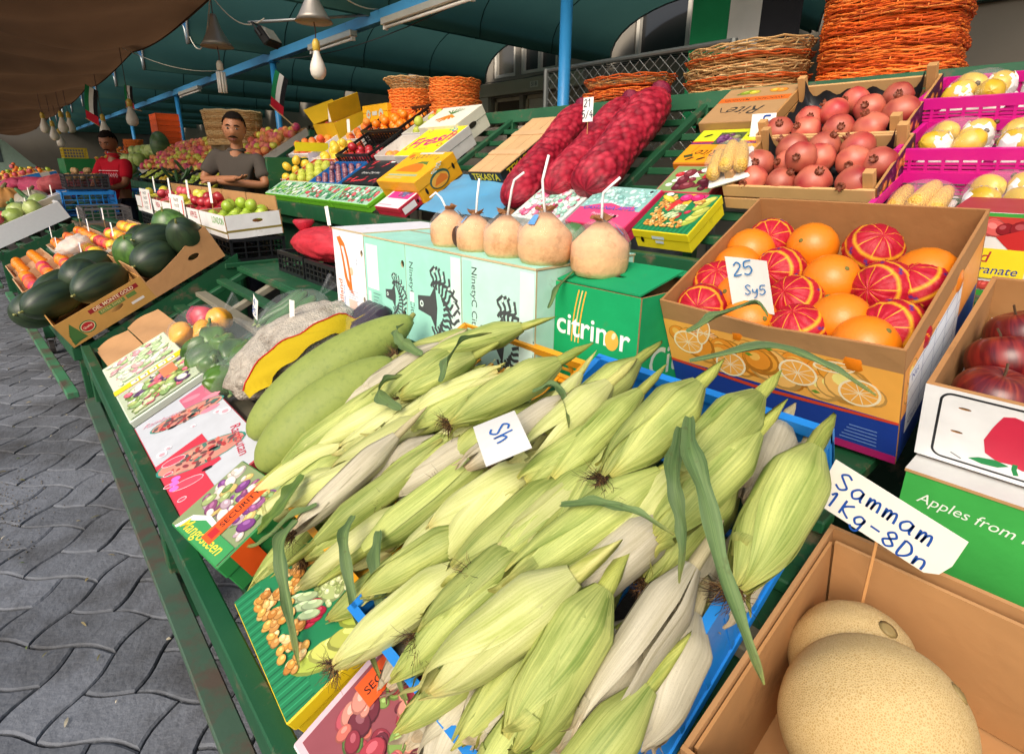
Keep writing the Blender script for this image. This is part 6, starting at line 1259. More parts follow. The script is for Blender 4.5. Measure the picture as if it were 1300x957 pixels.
pr = prn(t, 'top'); tropical(pr, .21, .215, .75); pr.fruit(.10, .185, .022, .02, 'd8307a'); pr.fruit(.14, .188, .024, .02, 'c8286a'); pr.fruit(.04, .175, .035, .012, 'e8c43a', -30); pr.ell(.03, .20, .014, .010, 'f0e6e0'); pr.done(t)
pr = prn(t, 'front'); pr.ell(.035, .035, .006, .011, '15130f'); pr.rect(.075, .042, .12, .053, 'cfe0e8'); pr.rect(.085, .026, .115, .036, 'cfe0e8'); pr.done(t, 'label_print')
t = flatbox('fruit_carton', 'small carton printed with dark red fruit and flowers', FR(1.075, .345, .0), .17, .215, .06, 'c9606a', c_side='a8323c'); pr = prn(t, 'top'); pr.rect(.006, .006, .209, .164, '7f9a5c'); pr.scatter(.008, .008, .207, .162, ['6a2430', '7a2f38', '4f7a3c', '8fae5c', 'e6e4dc', 'c02a34', '5c1c2c'], 48, .010, .026, 1.2, 8); pr.ell(.13, .14, .018, .014, 'eeeeea'); pr.done(t)
t = flatbox('fruit_carton', 'yellow and orange date carton printed upside down', FR(1.075, .55, .0), .235, .27, .068, 'efa21e', c_side='c8761a'); pr = prn(t, 'top'); w, h = .27, .235
pr.rect(.003, .003, w - .003, .13, 'f09a1c'); pr.rect(.003, .15, w - .003, h - .003, 'c8d42a'); pr.rect(.003, .13, w - .003, .142, '6a2a6a'); pr.rect(.003, .142, w - .003, .150, 'd8442a'); pr.rect(.09, .125, .19, .21, '4f5a3a'); pr.scatter(.092, .127, .188, .208, ['5a2a5a', '7a4a7a', '3f5a2c', '8a8a5a'], 26, .008, .015, 1.2, 2)
for u, v in ((.045, .19), (.215, .19), (.24, .195), (.055, .03), (.10, .03), (.235, .05)): pr.ell(u, v, .017, .006, '2a2018', 35)
pr.text('Rite', .11, .07, .06, '5a3a14', 180, shear=.4); pr.stroke([(.05, .12), (.04, .07)], .002, 'c0302a'); pr.poly([(.02, .05), (.05, .065), (.06, .045), (.03, .035)], '3f4a2a'); pr.done(t)
t = flatbox('fruit_carton', 'brown avocado and mango carton printed upside down', FR(1.09, .80, .0), .265, .28, .098, 'b38c60', c_side='a67e52'); pr = prn(t, 'top'); pr.rect(.003, .15, .277, .185, 'dd6a26'); pr.text('AVOCADO   MANGOES', .14, .167, .022, '5a3a24', 180, bold=.01); pr.text('Rite', .15, .085, .085, '3f3a34', 180, shear=.4); pr.stroke([(.04, .11), (.055, .075), (.08, .07)], .004, '3f3a34')
pr.fruit(.09, .225, .03, .017, '8a9a2a', 20); pr.fruit(.12, .222, .022, .016, 'c9b83a'); pr.fruit(.20, .228, .026, .016, 'dd9a2a', -10); pr.fruit(.225, .224, .022, .016, 'd8862a'); pr.poly([(.05, .21), (.07, .222), (.06, .205)], '4f7a3a'); pr.done(t)
t = flatbox('fruit_carton', 'pink and sea-green custard apple carton', FR(1.29, .152, .0, -2), .235, .28, .066, 'd84a78', c_side='c82f5c'); pr = prn(t, 'top'); w, h = .28, .235
pr.rect(.003, .095, w - .003, h - .003, '8fc0b8'); pr.scatter(.006, .10, w - .006, h - .006, ['9accc4', 'b4dcd4', '7ab0a8', 'c4e4dc'], 90, .006, .014, 1.2, 4); pr.poly([(.02, .095), (.26, .095), (.24, .12), (.19, .112), (.13, .13), (.07, .115)], 'd84a78'); pr.text('CASTANIA APPLE', .14, .098, .030, '4a5ab8', 4, shear=.2, bold=.012); pr.text('Product of Asia', .15, .060, .020, 'f4d0dc', shear=.3)
for u, v in ((.03, .215), (.25, .212), (.20, .055)): pr.ell(u, v, .006, .008, '15100f')
pr.done(t)
pr = prn(t, 'front'); pr.rect(.005, .004, .10, .058, 'b02a3a'); pr.ell(.05, .03, .03, .018, 'cfe4c8'); pr.text('Fresh', .05, .03, .02, 'c02a3a'); pr.done(t, 'label_print')
q = MB(); q.add(g_ball(.05, .05, .05, 20, 14, lambda d: 1 + .06 * math.sin(12 * d[0]) * math.sin(12 * d[1]) * math.sin(12 * d[2])), 'veg', '4f7a4a', smooth=True); solo('custard_apple', q, 'knobbly green custard apple in front of the pink carton', 'fruit', FR(1.37, -.0, .03))
t = flatbox('fruit_carton', 'white and pink melon-print carton below the onion sacks', FR(1.605, .150, .0, -2), .215, .29, .055, 'd8e0d8', c_side='cfd8d4'); pr = prn(t, 'top'); pr.scatter(.006, .006, .284, .209, ['a8d4c4', 'e4ece4', 'd85a8a', 'c8386a', '8fc0a8', 'f0d4d8', 'e88aa4', 'dce8dc'], 190, .007, .018, 1.2, 14); pr.done(t)
q = MB(); g = g_grid(lambda u, v: (-.17 + .34 * v, -.30 + .60 * u, .006 + .006 * math.sin(7 * u + 3 * v) + .004 * math.sin(19 * u * v)), 30, 18); q.add(g, 'sheetblue', '5a9ac0', smooth=True); solo('blue_sheet', q, 'sheet of blue painted board lying bare on the rack', 'sheet', FR(2.20, .235, .01))
# thin wooden crate lid
t = thing('crate_lid', 'pale plywood crate bottom leaning on the rack with lettered edge', 'crate', FR(2.235, .615, .012)); 
for k in range(3): q = MB(); q.add(g_bbox(-.265, .265, -.125 + k * .0845, -.125 + k * .0845 + .081, .05, .056, .001), 'wood', 'c9a272'); part('plank', q, t)
for x in (-.09, .10): q = MB(); q.add(g_bbox(x - .02, x + .02, -.124, .124, .0565, .061, .001), 'wood', 'd0aa7c'); part('batten', q, t)
for s in ('front', 'near'):
    q = MB(); q.add(g_box(-.265, .265, -.131, -.126, .0, .052) if s == 'near' else g_box(-.271, -.266, -.131, .125, .0, .052), 'print', '1c1c14'); e = part('edge_board', q, t)
    pr = Print(frameM((-.265, -.131, 0), (1, 0, 0), (0, 0, 1)) if s == 'near' else frameM((-.271, .125, 0), (0, -1, 0), (0, 0, 1)))
    (pr.text('TEKASYA', .13, .026, .05, 'e0c81e', bold=.02) if s == 'front' else [pr.text('TEKASYA', u, .026, .05, 'c9b01e', bold=.02) for u in (.14, .40)]); pr.done(e, 'lettering')
# ---- left half of the rack
for k, (y0, y1) in enumerate(((2.93, 3.42), (3.43, 3.93), (3.94, 4.58))):
    t = flatbox('fruit_carton', ['watermelon-print carton next to the small red and white carton', 'middle watermelon-print carton along the rack edge', 'greenest watermelon-print carton nearest the standing man'][k], FR((y0 + y1) / 2, .095, .0), .18, y1 - y0 - .005, .055, 'a8ccb4', 'watermelon-print cartons', c_side='6fc02a')
    pr = prn(t, 'top'); pr.scatter(.004, .004, y1 - y0 - .01, .176, (['3f8a5c', '6fae84', 'd8e8dc', 'c4404c', '2f7a50', '8fc4a0', 'd85a60'] if k < 2 else ['2f8a3c', '6fae54', 'e6ecdc', '3f9a6a', '8fc460', 'c4d4c0']), 130, .008, .020, 1.6, 20 + k); pr.done(t)
t = flatbox('fruit_carton', 'small red and white dragon fruit carton on the rack edge', FR(2.69, .095, .0), .205, .25, .065, 'e2e0e2', c_side='b8263a'); pr = prn(t, 'top'); pr.rect(.02, .085, .23, .2, 'd8308a'); pr.scatter(.07, .09, .225, .195, ['8a3a7a', '5a6a9a', 'c04a8a', 'b86aa0'], 22, .012, .022, 1.5, 3); pr.rect(.02, .02, .15, .03, 'd8b0bc'); pr.done(t)
pr = prn(t, 'near'); pr.rect(.02, .015, .11, .05, 'e8e6e6'); pr.ell(.15, .035, .016, .014, 'd86a9a'); pr.ell(.125, .032, .006, .010, '15100f'); pr.done(t, 'label_print')
def mango_box(lab, F, name, sub, sz=.125):
    t = flatbox('fruit_carton', lab, F, .29, .40, sz, 'eeae1c', c_side='e6a01a'); return t
t = flatbox('fruit_carton', 'yellow mango carton with an orange mango and arched lettering', FR(2.74, .285, .0), .30, .395, .13, 'eeb01e', c_side='e6a41c'); pr = prn(t, 'top'); w, h = .395, .30
for i, ch in enumerate("PUZZI'S GOLD"): a = math.radians(118 - i * 9.0); pr.text(ch, .21 + .26 * math.cos(a), .02 + .235 * math.sin(a), .042, '2a5a4a' if i < 7 else '8fb8c0', math.degrees(a) - 90, bold=.02)
pr.poly([(.07, .10), (.11, .145), (.17, .175), (.24, .185), (.29, .16), (.31, .12), (.30, .095)], 'ea7a1e'); pr.poly([(.15, .165), (.22, .20), (.29, .20), (.31, .165), (.26, .178), (.20, .178)], '5a7a3a'); pr.rect(.05, .055, .34, .075, 'a8b48a'); pr.rect(.05, .03, .22, .045, 'c9b46a'); pr.ell(.05, .255, .025, .02, 'e0702a'); pr.rect(.10, .275, .33, .292, 'cfd4d0'); pr.done(t)
pr = prn(t, 'near'); pr.ell(.15, .06, .07, .045, '2f5a48', n=22); pr.ell(.15, .055, .06, .036, 'e8a83a', n=22); pr.poly([(.10, .04), (.13, .07), (.17, .08), (.20, .06), (.20, .035)], 'e2761e'); pr.ell(.045, .05, .008, .018, '14100c'); pr.ell(.26, .07, .008, .018, '14100c'); pr.done(t, 'label_print')
t = flatbox('fruit_carton', 'yellow fresh-fruit carton with magenta writing and white side', FR(2.95, .58, .0), .335, .395, .12, 'f0dc1e', c_side='c9c6c2'); pr = prn(t, 'top'); w, h = .395, .335
pr.text('Fresh', .19, .17, .17, 'c8207a', 18, shear=.4, bold=.02); pr.text('fruit', .22, .08, .05, '8fae3a', 6, shear=.3)
for u, v, c in ((.31, .29, '2a8ac0'), (.35, .25, 'e05a2a'), (.27, .30, '3aa06a'), (.06, .29, 'e8a02a'), (.35, .12, 'e87a2a'), (.04, .10, 'f0a02a')): pr.ell(u, v, .022, .020, c); pr.ell(u, v, .012, .010, 'f0e46a')
pr.done(t)
t = flatbox('fruit_carton', 'cream carton with carrot picture and hand hole on its side', FR(3.05, .845, .0), .25, .40, .14, 'e6e4d4', c_side='dcd8c4'); pr = prn(t, 'top')
for k in range(6): pr.stroke([(.20, .15), (.12 + .032 * k, .225 - .01 * abs(k - 3))], .010, '3f7a3c'); pr.stroke([(.20, .14), (.10 + .035 * k, .055 + .015 * abs(k - 2))], .020, 'e8902a' if k % 2 else 'd8761e')
pr.done(t)
pr = prn(t, 'near'); pr.ell(.12, .075, .035, .016, '2a241c'); pr.done(t, 'hand_hole')
t = flatbox('fruit_carton', 'black cherry carton with red cherries printed on the lid', FR(3.35, .33, .0), .275, .42, .06, '1f2022', c_side='17181a'); pr = prn(t, 'top'); rg = random.Random(4)
for i in range(26):
    u, v = rg.uniform(.02, .40), rg.choice([rg.uniform(.02, .08), rg.uniform(.17, .26)]); pr.fruit(u, v, .020, .010, rg.choice(['b8202c', 'd0343c', '8a1824']), 30)
pr.text('Prima Cherries', .21, .125, .036, 'd8d8d4', 2, shear=.2); pr.rect(.29, .245, .34, .26, 'e6e6e2'); pr.done(t)
t, ps = carton('blue_tray', 'blue tray of plums under clear film', 'tray', FR(3.86, .325, .0), .27, .47, .055, '2a7ac8', '2a78c4', mat_='plastic'); FR_M['plum'] = sphere_mesh('plum', .022, '6a3a50', 'waxy', .9, col2='9a6a70', nu=10, nv=7)
heap(t.matrix_world, -.12, .12, -.22, .22, .01, 'plum', 'plum', 'dusky plum in the blue tray', 'plum', 'plums in the blue tray', .026, second=.1)
C1 = FR(3.80, .62, .0); crate('black_crate', 'lower black crate of dark red apples on the rack', C1, .33, .50, .11, '17181a', 'black rack crates', bars=12, rows=2); heap(C1, -.15, .02, -.22, .22, .012, 'red_apple', 'apple', 'dark red apple in the lower black crate', 'apple', 'apples in the black crate', .038, second=.3)
C2 = FR(3.92, .97, .0); crate('black_crate', 'upper black crate of oranges on the rack', C2, .34, .56, .11, '17181a', 'black rack crates', bars=12, rows=2); heap(C2, -.15, .16, -.25, .25, .012, 'small_orange', 'orange', 'small orange in the upper black crate', 'orange', 'oranges in the black crate', .038, second=.3)
t, ps = carton('white_carton', 'white open carton of pears between black crate and yellow carton', 'carton', FR(3.36, .90, .0), .33, .30, .10, 'e0dcd4', 'd8d6d2'); heap(t.matrix_world, -.10, .14, -.13, .13, .03, 'pear', 'pear', 'green pear in the white open carton', 'pear', 'pears in the white carton', .036, second=.2)
t, ps = carton('white_carton', 'white open carton behind the cherry carton, nearly empty', 'carton', FR(3.36, .60, .0), .26, .30, .09, 'dcd8d0', 'd8d6d2'); heap(t.matrix_world, -.12, .0, -.12, .12, .012, 'peach', 'peach', 'peach in the nearly empty white carton', 'peach', 'peaches in the nearly empty carton', .036, second=0)
t, ps = carton('orange_edged_tray', 'orange-edged tray of yellow lemons', 'tray', FR(4.83, .36, .0), .32, .50, .05, 'e6e2da', 'd8521e'); heap(t.matrix_world, -.14, .14, -.23, .23, .008, 'lemon', 'lemon', 'yellow lemon in the orange-edged tray', 'lemon', 'lemons in the tray', .042, second=.2)
t, ps = carton('fruit_tray', 'shallow tray of green pears beside the lemons', 'tray', FR(4.30, .33, .0), .28, .42, .05, 'cfa878', 'c89c66'); heap(t.matrix_world, -.12, .12, -.19, .19, .008, 'pear', 'pear', 'green pear in the shallow tray beside the lemons', 'pear', 'pears in the shallow tray', .040, second=.2)
t, ps = carton('fruit_tray', 'tray of yellow peaches above the green pears', 'tray', FR(4.36, .62, .0), .28, .38, .06, 'e0d8cc', 'd8521e'); heap(t.matrix_world, -.12, .12, -.17, .17, .008, 'lemon', 'peach', 'yellow peach in the tray above the green pears', 'peach', 'yellow peaches', .040, second=.3)
t, ps = carton('foam_box', 'white foam box of red and yellow peaches', 'tray', FR(4.95, .70, .0), .33, .46, .075, 'eae8e6', 'eae8e6', th=.018, mat_='foam'); heap(t.matrix_world, -.13, .13, -.20, .20, .02, 'peach', 'peach', 'red and yellow peach in the white foam box', 'peach', 'peaches in the foam box', .040, second=.4)
t, ps = carton('fruit_tray', 'white tray of apricots beside the black crates', 'tray', FR(4.42, .92, .0), .28, .36, .06, 'e0dcd6', 'e0dcd6'); heap(t.matrix_world, -.12, .12, -.16, .16, .008, 'peach', 'apricot', 'apricot in the white tray beside the black crates', 'apricot', 'apricots', .040, second=.2)
t, ps = carton('yellow_carton', 'opened yellow carton of red peppers standing at the rack top', 'carton', FR(4.90, .98, .0) @ RY(10), .30, .42, .15, 'c99a1c', 'd8b01e'); heap(t.matrix_world, -.10, .12, -.17, .17, .06, 'rpep', 'bell_pepper', 'red pepper in the opened yellow carton', 'pepper', 'red peppers in the yellow carton', .046, second=.2)
for y in (4.72, 5.08):
    q = MB(); q.add(g_box(-.15, .15, -.003, .003, 0, .16), 'card', 'd0a81c'); part('lid_flap', q, t, T((0, y - 4.90, .15)) @ RX(20 if y < 4.9 else -35))
t = flatbox('fruit_carton', 'closed yellow mango carton on top beside the straw basket', T((2.50, 4.28, 1.53)), .30, .40, .13, 'efb71c', c_side='e8ac1a'); pr = prn(t, 'front')
for u in (.10, .30): pr.ell(u, .06, .035, .035, 'b8c4b0'); pr.poly([(u - .02, .05), (u, .075), (u + .022, .05)], 'e06a1e')
pr.rect(.16, .05, .24, .08, 'cfd0c4'); pr.done(t)
price_tag('white price tag over the foam box of peaches', FR(5.0, .92, .05) @ RY(31.8), .07, .12, [], .10); price_tag('white price tag over the apricots', FR(4.42, .78, .05) @ RY(31.8), .05, .10, [], .06)
# ================================================================ MELON STALL
def wm_mesh(seed, L=.145, r=.088):
    g = g_ball(r, r, L, 28, 20, lambda d: 1 + .015 * noise.noise(Vector(d) * 2 + Vector((seed, 0, 0)))); vc = []
    for v in g[0]: k = 1.0 if v[1] > -.55 * r else 1.6; vc.append((k, k * 1.05, k * .9, 1))
    q = MB(); q.add(g, 'watermelon', smooth=True, vc=vc, uv=ball_uv(28, 20)); q.add(g_tube([(0, 0, L * .99), (.002, 0, L + .012), (.008, .003, L + .02)], [.006, .004, .005], 6), 'rough_fruit', '8a8a4a'); return q.mesh('watermelon')
WM = [wm_mesh(k) for k in range(2)] + [wm_mesh(5, .115, .094)]
fruit_mat('green_watermelon', 'stripe', '4a6a30', '2c4a22', 0.3, 0.2)
def wmelon(Y, v, h, rx, rz, k, label, green=False, spots=False):
    t = thing('watermelon', label, 'watermelon', FB(Y, v, h) @ RZ(rz) @ RX(rx), 'watermelons'); o = obj('rind', WM[k], t)
    if green: o.data = WM[k].copy(); o.data.materials[0] = MATS['green_watermelon']
    if spots:
        for th, ph, s in ((1.25, 2.9, .013), (1.55, 2.5, .010), (1.0, 3.3, .006)):
            q = MB(); d = Vector((math.sin(th) * math.cos(ph) * .0895, math.sin(th) * math.sin(ph) * .0895, math.cos(th) * .147)); q.add(g_ball(s, s * 1.2, .002, 10, 4), 'matte', 'b0a878', frameM(d, Vector((0, 0, 1)).cross(d), d.cross(Vector((0, 0, 1)).cross(d)))); part('pale_scar', q, t)
W1 = FB(.30, .185, .0); t, ps = carton('melon_carton', 'tan carton with red and green lettering holding dark watermelons', 'carton', W1, .40, .62, .125, 'b08448', 'b58a48', holes={'near': [(.235, .055, .030, .014)]})
pr = prn(t, 'near'); w, h = .40, .125; pr.poly([(.14, .088), (.37, .088), (.37, .108), (.14, .108)], '8a1c24'); pr.text('DEL MONTE GOLD', .255, .098, .022, 'e6d6b0', bold=.015); pr.rect(.17, .064, .29, .083, '5a7a3a'); pr.text('EXTRA SWEET', .23, .0735, .016, 'd0b878'); pr.rect(.30, .064, .345, .083, '5a7a3a')
pr.ell(.10, .05, .034, .028, '2f6a3a', n=22); pr.ell(.10, .05, .029, .023, 'd8c89a', n=22); pr.ell(.10, .05, .026, .020, 'a82028', n=22); pr.text('Quality', .10, .05, .013, 'f0e0c0', bold=.01)
for k in range(6): pr.poly([(.012, .006 + .004 * k), (.035 + .008 * k, .012), (.02 + .006 * k, .06 + .008 * k)], '3f6a34' if k % 2 else '2f5a30')
pr.rect(.30, .03, .36, .042, 'd8d4cc'); pr.done(ps['near'])
wmelon(.34, .06, .15, 78, -62, 0, 'biggest dark watermelon, long, at the front of the lettered carton'); wmelon(.47, -.03, .12, 70, -40, 2, 'dark watermelon half hidden at the stall edge'); wmelon(.13, .25, .155, 80, -55, 1, 'long dark watermelon with pale scars', spots=True)
wmelon(.40, .22, .16, 75, -20, 2, 'rounder dark watermelon beside the scarred one'); wmelon(.55, .12, .14, 80, -50, 0, 'dark watermelon behind the biggest one'); wmelon(.56, .27, .15, 85, -70, 1, 'dark watermelon farthest back in the lettered carton')
W2 = FB(.28, .575, .0); out2 = [(0, 0), (.37, 0), (.37, .175), (.30, .160), (.19, .12), (.08, .09), (0, .085)]
t, ps = carton('melon_carton', 'plain brown carton with curved torn edge holding watermelons', 'carton', W2, .38, .58, .17, 'b58a5c', 'b8895a', outl={'near': out2}, holes={'near': [(.245, .075, .030, .014)]})
wmelon(.10, .50, .13, 75, -60, 2, 'round dark watermelon low in the plain carton'); wmelon(.32, .47, .15, 30, 0, 2, 'light green striped watermelon in the plain carton', True); wmelon(.08, .68, .14, 40, -10, 0, 'dark watermelon standing up at the carton corner'); wmelon(.36, .70, .16, 20, 10, 2, 'green watermelon standing up behind the corner one', True); wmelon(.26, .60, .16, 60, -60, 1, 'dark watermelon in the middle of the plain carton'); wmelon(.48, .58, .15, 70, -30, 0, 'dark watermelon at the back of the plain carton')
# trays of peaches and wrapped fruit
FR_M['pinkwrap'] = sphere_mesh('wrapped_peach', .036, 'c8305a', 'wrapper', .95, col2='d86a3a', nu=12, nv=8)
def tray(F, sx, sy, sz, ci, co, lab, kinds, cat, r, second=.15, th=.006, m='card'):
    t, ps = carton('fruit_tray', lab, 'tray', F, sx, sy, sz, ci, co, th=th, mat_=m, group='fruit trays on the stalls'); nx, ny = max(1, int((sx - .03) / (2 * r))), max(1, int((sy - .03) / (2 * r)))
    for i in range(nx):
        for j in range(ny):
            kd, nm = random.choice(kinds); fruit(kd, nm, f'{nm.replace("_", " ")}, {ORD[i]} row, {ORD[ny - 1 - j]} from left, in the {lab}', cat, 'fruit in the ' + lab, F @ T((-sx / 2 + .015 + (sx - .03) * (i + .5) / nx + U(-.004, .004), -sy / 2 + .015 + (sy - .03) * (j + .5) / ny, sz * .45 + r * .7)) @ rrot() @ SC(r / .036 * U(.84, .96)))
    return t
tray(FB(.92, .20, 0), .46, .58, .085, 'b98c5c', 'b28552', 'brown tray of peaches behind the melons', [('peach', 'peach'), ('pinkwrap', 'wrapped_peach'), ('small_orange', 'peach')], 'peach', .044)
tray(FB(1.55, .14, 0), .36, .60, .07, 'c4a07a', 'c23a34', 'red-edged tray of small peaches', [('peach', 'peach'), ('small_orange', 'apricot'), ('pinkwrap', 'wrapped_peach')], 'peach', .042)
tray(FB(1.50, .55, 0), .40, .60, .07, 'c4a07a', 'cfc8c0', 'pale tray of mixed peaches', [('peach', 'peach'), ('pinkwrap', 'wrapped_peach'), ('lemon', 'lemon')], 'peach', .042)
tray(FB(2.22, .10, 0), .26, .66, .06, 'c4a07a', 'b98c5c', 'long narrow tray of apricots', [('small_orange', 'apricot')], 'apricot', .040)
tray(FB(2.22, .42, 0), .30, .66, .06, 'c4a07a', 'd8d4cc', 'white-sided tray of apricots', [('small_orange', 'apricot'), ('peach', 'peach')], 'apricot', .040)
tray(FB(.95, .62, 0), .30, .55, .08, 'b98c5c', 'e0ddd6', 'white tray of yellow fruit', [('lemon', 'lemon'), ('yellow_apple', 'apple')], 'fruit', .044)
q = MB(); g = g_ball(.10, .14, .05, 26, 16, lambda d: 1 + .2 * noise.noise(Vector(d) * 3) + .06 * noise.noise(Vector(d) * 9)); q.add(g, 'milky_bag', smooth=True); solo('plastic_bag', q, 'crumpled white plastic bag lying on the peach trays', 'bag', FB(1.62, .36, .12))
# white cartons of apples on the shelf
AP = [('green_apple', 'green apples', '5aa03a'), ('red_apple', 'dark red apples', 'b02a34'), ('yellow_apple', 'yellow apples', 'c8b02a'), ('pink_apple', 'pink apples', 'c04048'), ('yellow_apple', 'pale apples', 'c8b02a')]
for k in range(5):
    y = 3.40 + .50 * k; cl = ['nearest', 'second', 'third', 'fourth', 'farthest'][k]
    F = T((.985, y, .826)) @ RY(-4); t, ps = carton('apple_carton', f'{cl} white carton in the row, full of {AP[k][1]}', 'carton', F, .29, .485, .125, 'a87c4e', 'e4e4e2', holes={'near': [(.16, .085, .028, .010)]}, group='row of white apple cartons')
    pr = prn(t, 'near'); pr.rect(0, .035, .29, .047, '8a7a3a'); pr.done(ps['near'], 'stripe_print')
    pr = prn(t, 'front'); pr.rect(.0, .03, .485, .04, '8a7a3a'); pr.text(['LONDON', 'APPLES', 'APPLES', 'FRESH', 'FRESH'][k], .36, .09, .05, AP[k][2], bold=.02); pr.done(ps['front'])
    q = MB(); q.add(g_box(.132, .138, -.24, .24, .12, .20), 'card', 'b48a5a'); part('lid_flap', q, t)
    heap(F, -.11, .12, -.21, .21, .05, AP[k][0], 'apple', f'{AP[k][1][:-1].rstrip("s")} in the {cl} white carton', 'apple', f'apples in the {cl} white carton', .038, rise=.12, second=.35)
    if k < 4: price_tag(f'tall white tag over the {AP[k][1]}', T((.86, y + .05, .90)), .05, .11, ['', ''], .09, bend=.03, ink='8a8a90')
for k, y in enumerate((3.30, 3.78, 4.26, 4.74, 5.22)): crate('black_crate', ['black crate under the green apple carton', 'black crate under the red apple carton', 'third black crate under the apple row', 'fourth black crate under the apple row', 'fifth black crate under the apple row'][k], T((.985, y + .08, .701)), .29, .46, .12, '17181b', 'black crates under the apple row', bars=8, rows=2)
for k, (y, s) in enumerate(((5.15, .0), (4.12, .0))):
    t = thing('price_board', ['far white price list board with red ends', 'near white price list board with red ends'][k], 'price board', T((.825, y, .83)), 'white price list boards'); q = MB(); q.add(g_box(-.004, 0, -.19, .19, 0, .175), 'paper', 'ecebe6'); b = part('board', q, t)
    pr = Print(frameM((-.004, .19, 0), (0, -1, 0), (0, 0, 1))); pr.rect(.02, .03, .045, .15, 'd8383c'); pr.rect(.335, .03, .36, .15, 'd8383c')
    for i in range(4): pr.text(['Fruit 300', 'Fruit 500', 'Fruit 100', 'Fruit 250'][i], .19, .145 - .036 * i, .034, '3a3a3a')
    pr.done(b, 'lettering')
# black crates with the red net sack at the back of the near stall
for k, y in enumerate((2.62, 2.29)): crate('black_crate', ['far black crate under the red net sack', 'near black crate under the red net sack'][k], T((1.10, y, .701)), .30, .31, .10, '1b1d20', 'black crates behind the slats', bars=12, rows=2)
t = thing('net_sack', 'bright red net sack slumped on black crates', 'sack', T((1.08, 2.45, .79)) @ RZ(4))
q = MB(); g = g_ball(.13, .27, .075, 50, 30, lambda d: 1 + .10 * noise.noise(Vector(d) * 4) + .045 * math.sin(9 * d[0] + 4) * math.sin(11 * d[1]) + .02 * noise.noise(Vector(d) * 11)); q.add(g, 'onion_net', 'c42f3c', T((0, 0, .062)), smooth=True); part('filled_net', q, t)
q = MB(); q.add(g_lathe([(.015, 0), (.03, .02), (.05, .05), (.045, .06)], 14), 'onion_net', 'b8283a', T((-.02, .2, .10)), smooth=True); part('tied_neck', q, t)
q = MB(); q.add(g_ball(.03, .04, .02, 14, 8, lambda d: 1 + .2 * noise.noise(Vector(d) * 4)), 'cloth', '2a5ab0', smooth=True); solo('blue_cloth', q, 'small blue cloth lying on the red net sack', 'cloth', T((1.16, 2.60, .88)))
price_tag('thin white tag on a long stick in the red net sack', T((1.08, 2.42, .84)) @ RX(-12) @ RZ(30), .018, .085, [], .10)
for k, (Y, v) in enumerate(((1.15, .30), (1.75, .25), (1.85, .48), (2.35, .30), (2.0, .62), (2.6, .55), (1.25, .52))): price_tag(['white tag in the brown peach tray', 'white tag in the red-edged peach tray', 'white tag between the peach trays', 'white tag in the narrow apricot tray', 'white tag before the price boards', 'white tag by the last apricots', 'leaning white tag over the yellow fruit'][k], FB(Y, v, .06) @ RY(26.57) @ RX(U(-8, 12)), .05, .085, ['1'], .06, bend=.04)
# ================================================================ STALLS FARTHER DOWN THE ROW
FR_M['potato'] = sphere_mesh('potato', .035, 'a8865a', 'rough_fruit', .8, lambda d: 1 + .15 * noise.noise(Vector(d) * 2), nu=10, nv=7)
def foambox(F, sx, sy, sz, lab):
    t, ps = carton('foam_box', lab, 'box', F, sx, sy, sz, 'e8e8e8', 'e2e4e6', th=.02, mat_='foam', group='white foam boxes'); return t
t = foambox(FC(.45, .30, 0), .62, .50, .16, 'white foam box of bagged vegetables at the left edge'); heap(FC(.45, .30, .06), -.26, .26, -.2, .2, .03, 'cabbage', 'cabbage', 'pale cabbage in the nearer foam box', 'cabbage', 'cabbages in the nearer foam box', .085, second=0)
q = MB(); g = g_ball(.16, .14, .07, 26, 16, lambda d: 1 + .12 * noise.noise(Vector(d) * 4)); q.add(g, 'clear_bag', smooth=True); solo('plastic_bag', q, 'clear bag of greens on the nearer foam box', 'bag', FC(.5, .45, .20)); FR_M['pom2'] = FR_M['pink_apple']
heap(FC(.42, .14, .13), -.1, .1, -.16, .16, .03, 'pink_apple', 'apple', 'pink fruit at the front of the foam box', 'apple', 'pink fruit in the foam box', .040, second=.2)
t = foambox(FC(1.05, .30, 0), .60, .52, .15, 'farther white foam box beside the orange-edged tray'); heap(FC(1.05, .30, .06), -.24, .24, -.2, .2, .03, 'cuke2', 'courgette', 'courgette in the farther foam box', 'courgette', 'courgettes in the foam box', .06, second=0)
tray(FC(1.75, .25, 0), .5, .62, .09, 'b98c5c', 'd8621e', 'orange-edged tray of tomatoes', [('pink_apple', 'tomato'), ('peach', 'tomato')], 'tomato', .05); tray(FC(2.5, .3, 0), .55, .7, .09, 'b98c5c', 'cfc8c0', 'far brown tray of mixed fruit', [('small_orange', 'orange'), ('yellow_apple', 'apple'), ('pink_apple', 'apple')], 'fruit', .05)
for k, (Y, v) in enumerate(((.55, .6), (1.2, .5), (1.6, .4), (.35, .35))): price_tag(['white tag behind the foam box', 'white tag by the farther foam box', 'white tag in the tomatoes', 'white tag in the nearer foam box'][k], FC(Y, v, .10) @ RY(24), .06, .11, [], .08)
def pumpkin(p, r, col, lab):
    q = MB(); q.add(g_ball(r, r, r * .72, 40, 16, lambda d: 1 - .09 * abs(math.sin(5 * math.atan2(d[1], d[0])))), 'rough_fruit', col, smooth=True); t = thing('pumpkin', lab, 'pumpkin', T(p), 'pumpkins'); part('rind', q, t); q = MB(); q.add(g_tube([(0, 0, r * .66), (.01, 0, r * .8), (.03, .01, r * .92)], [.03, .018, .014], 7), 'wood', '6f6a40'); part('stalk', q, t)
pumpkin((.03, 8.0, .80), .19, 'c08a4c', 'orange ribbed pumpkin at the left edge'); pumpkin((.24, 7.85, .79), .17, '9a9484', 'grey-green ribbed pumpkin beside the orange one')
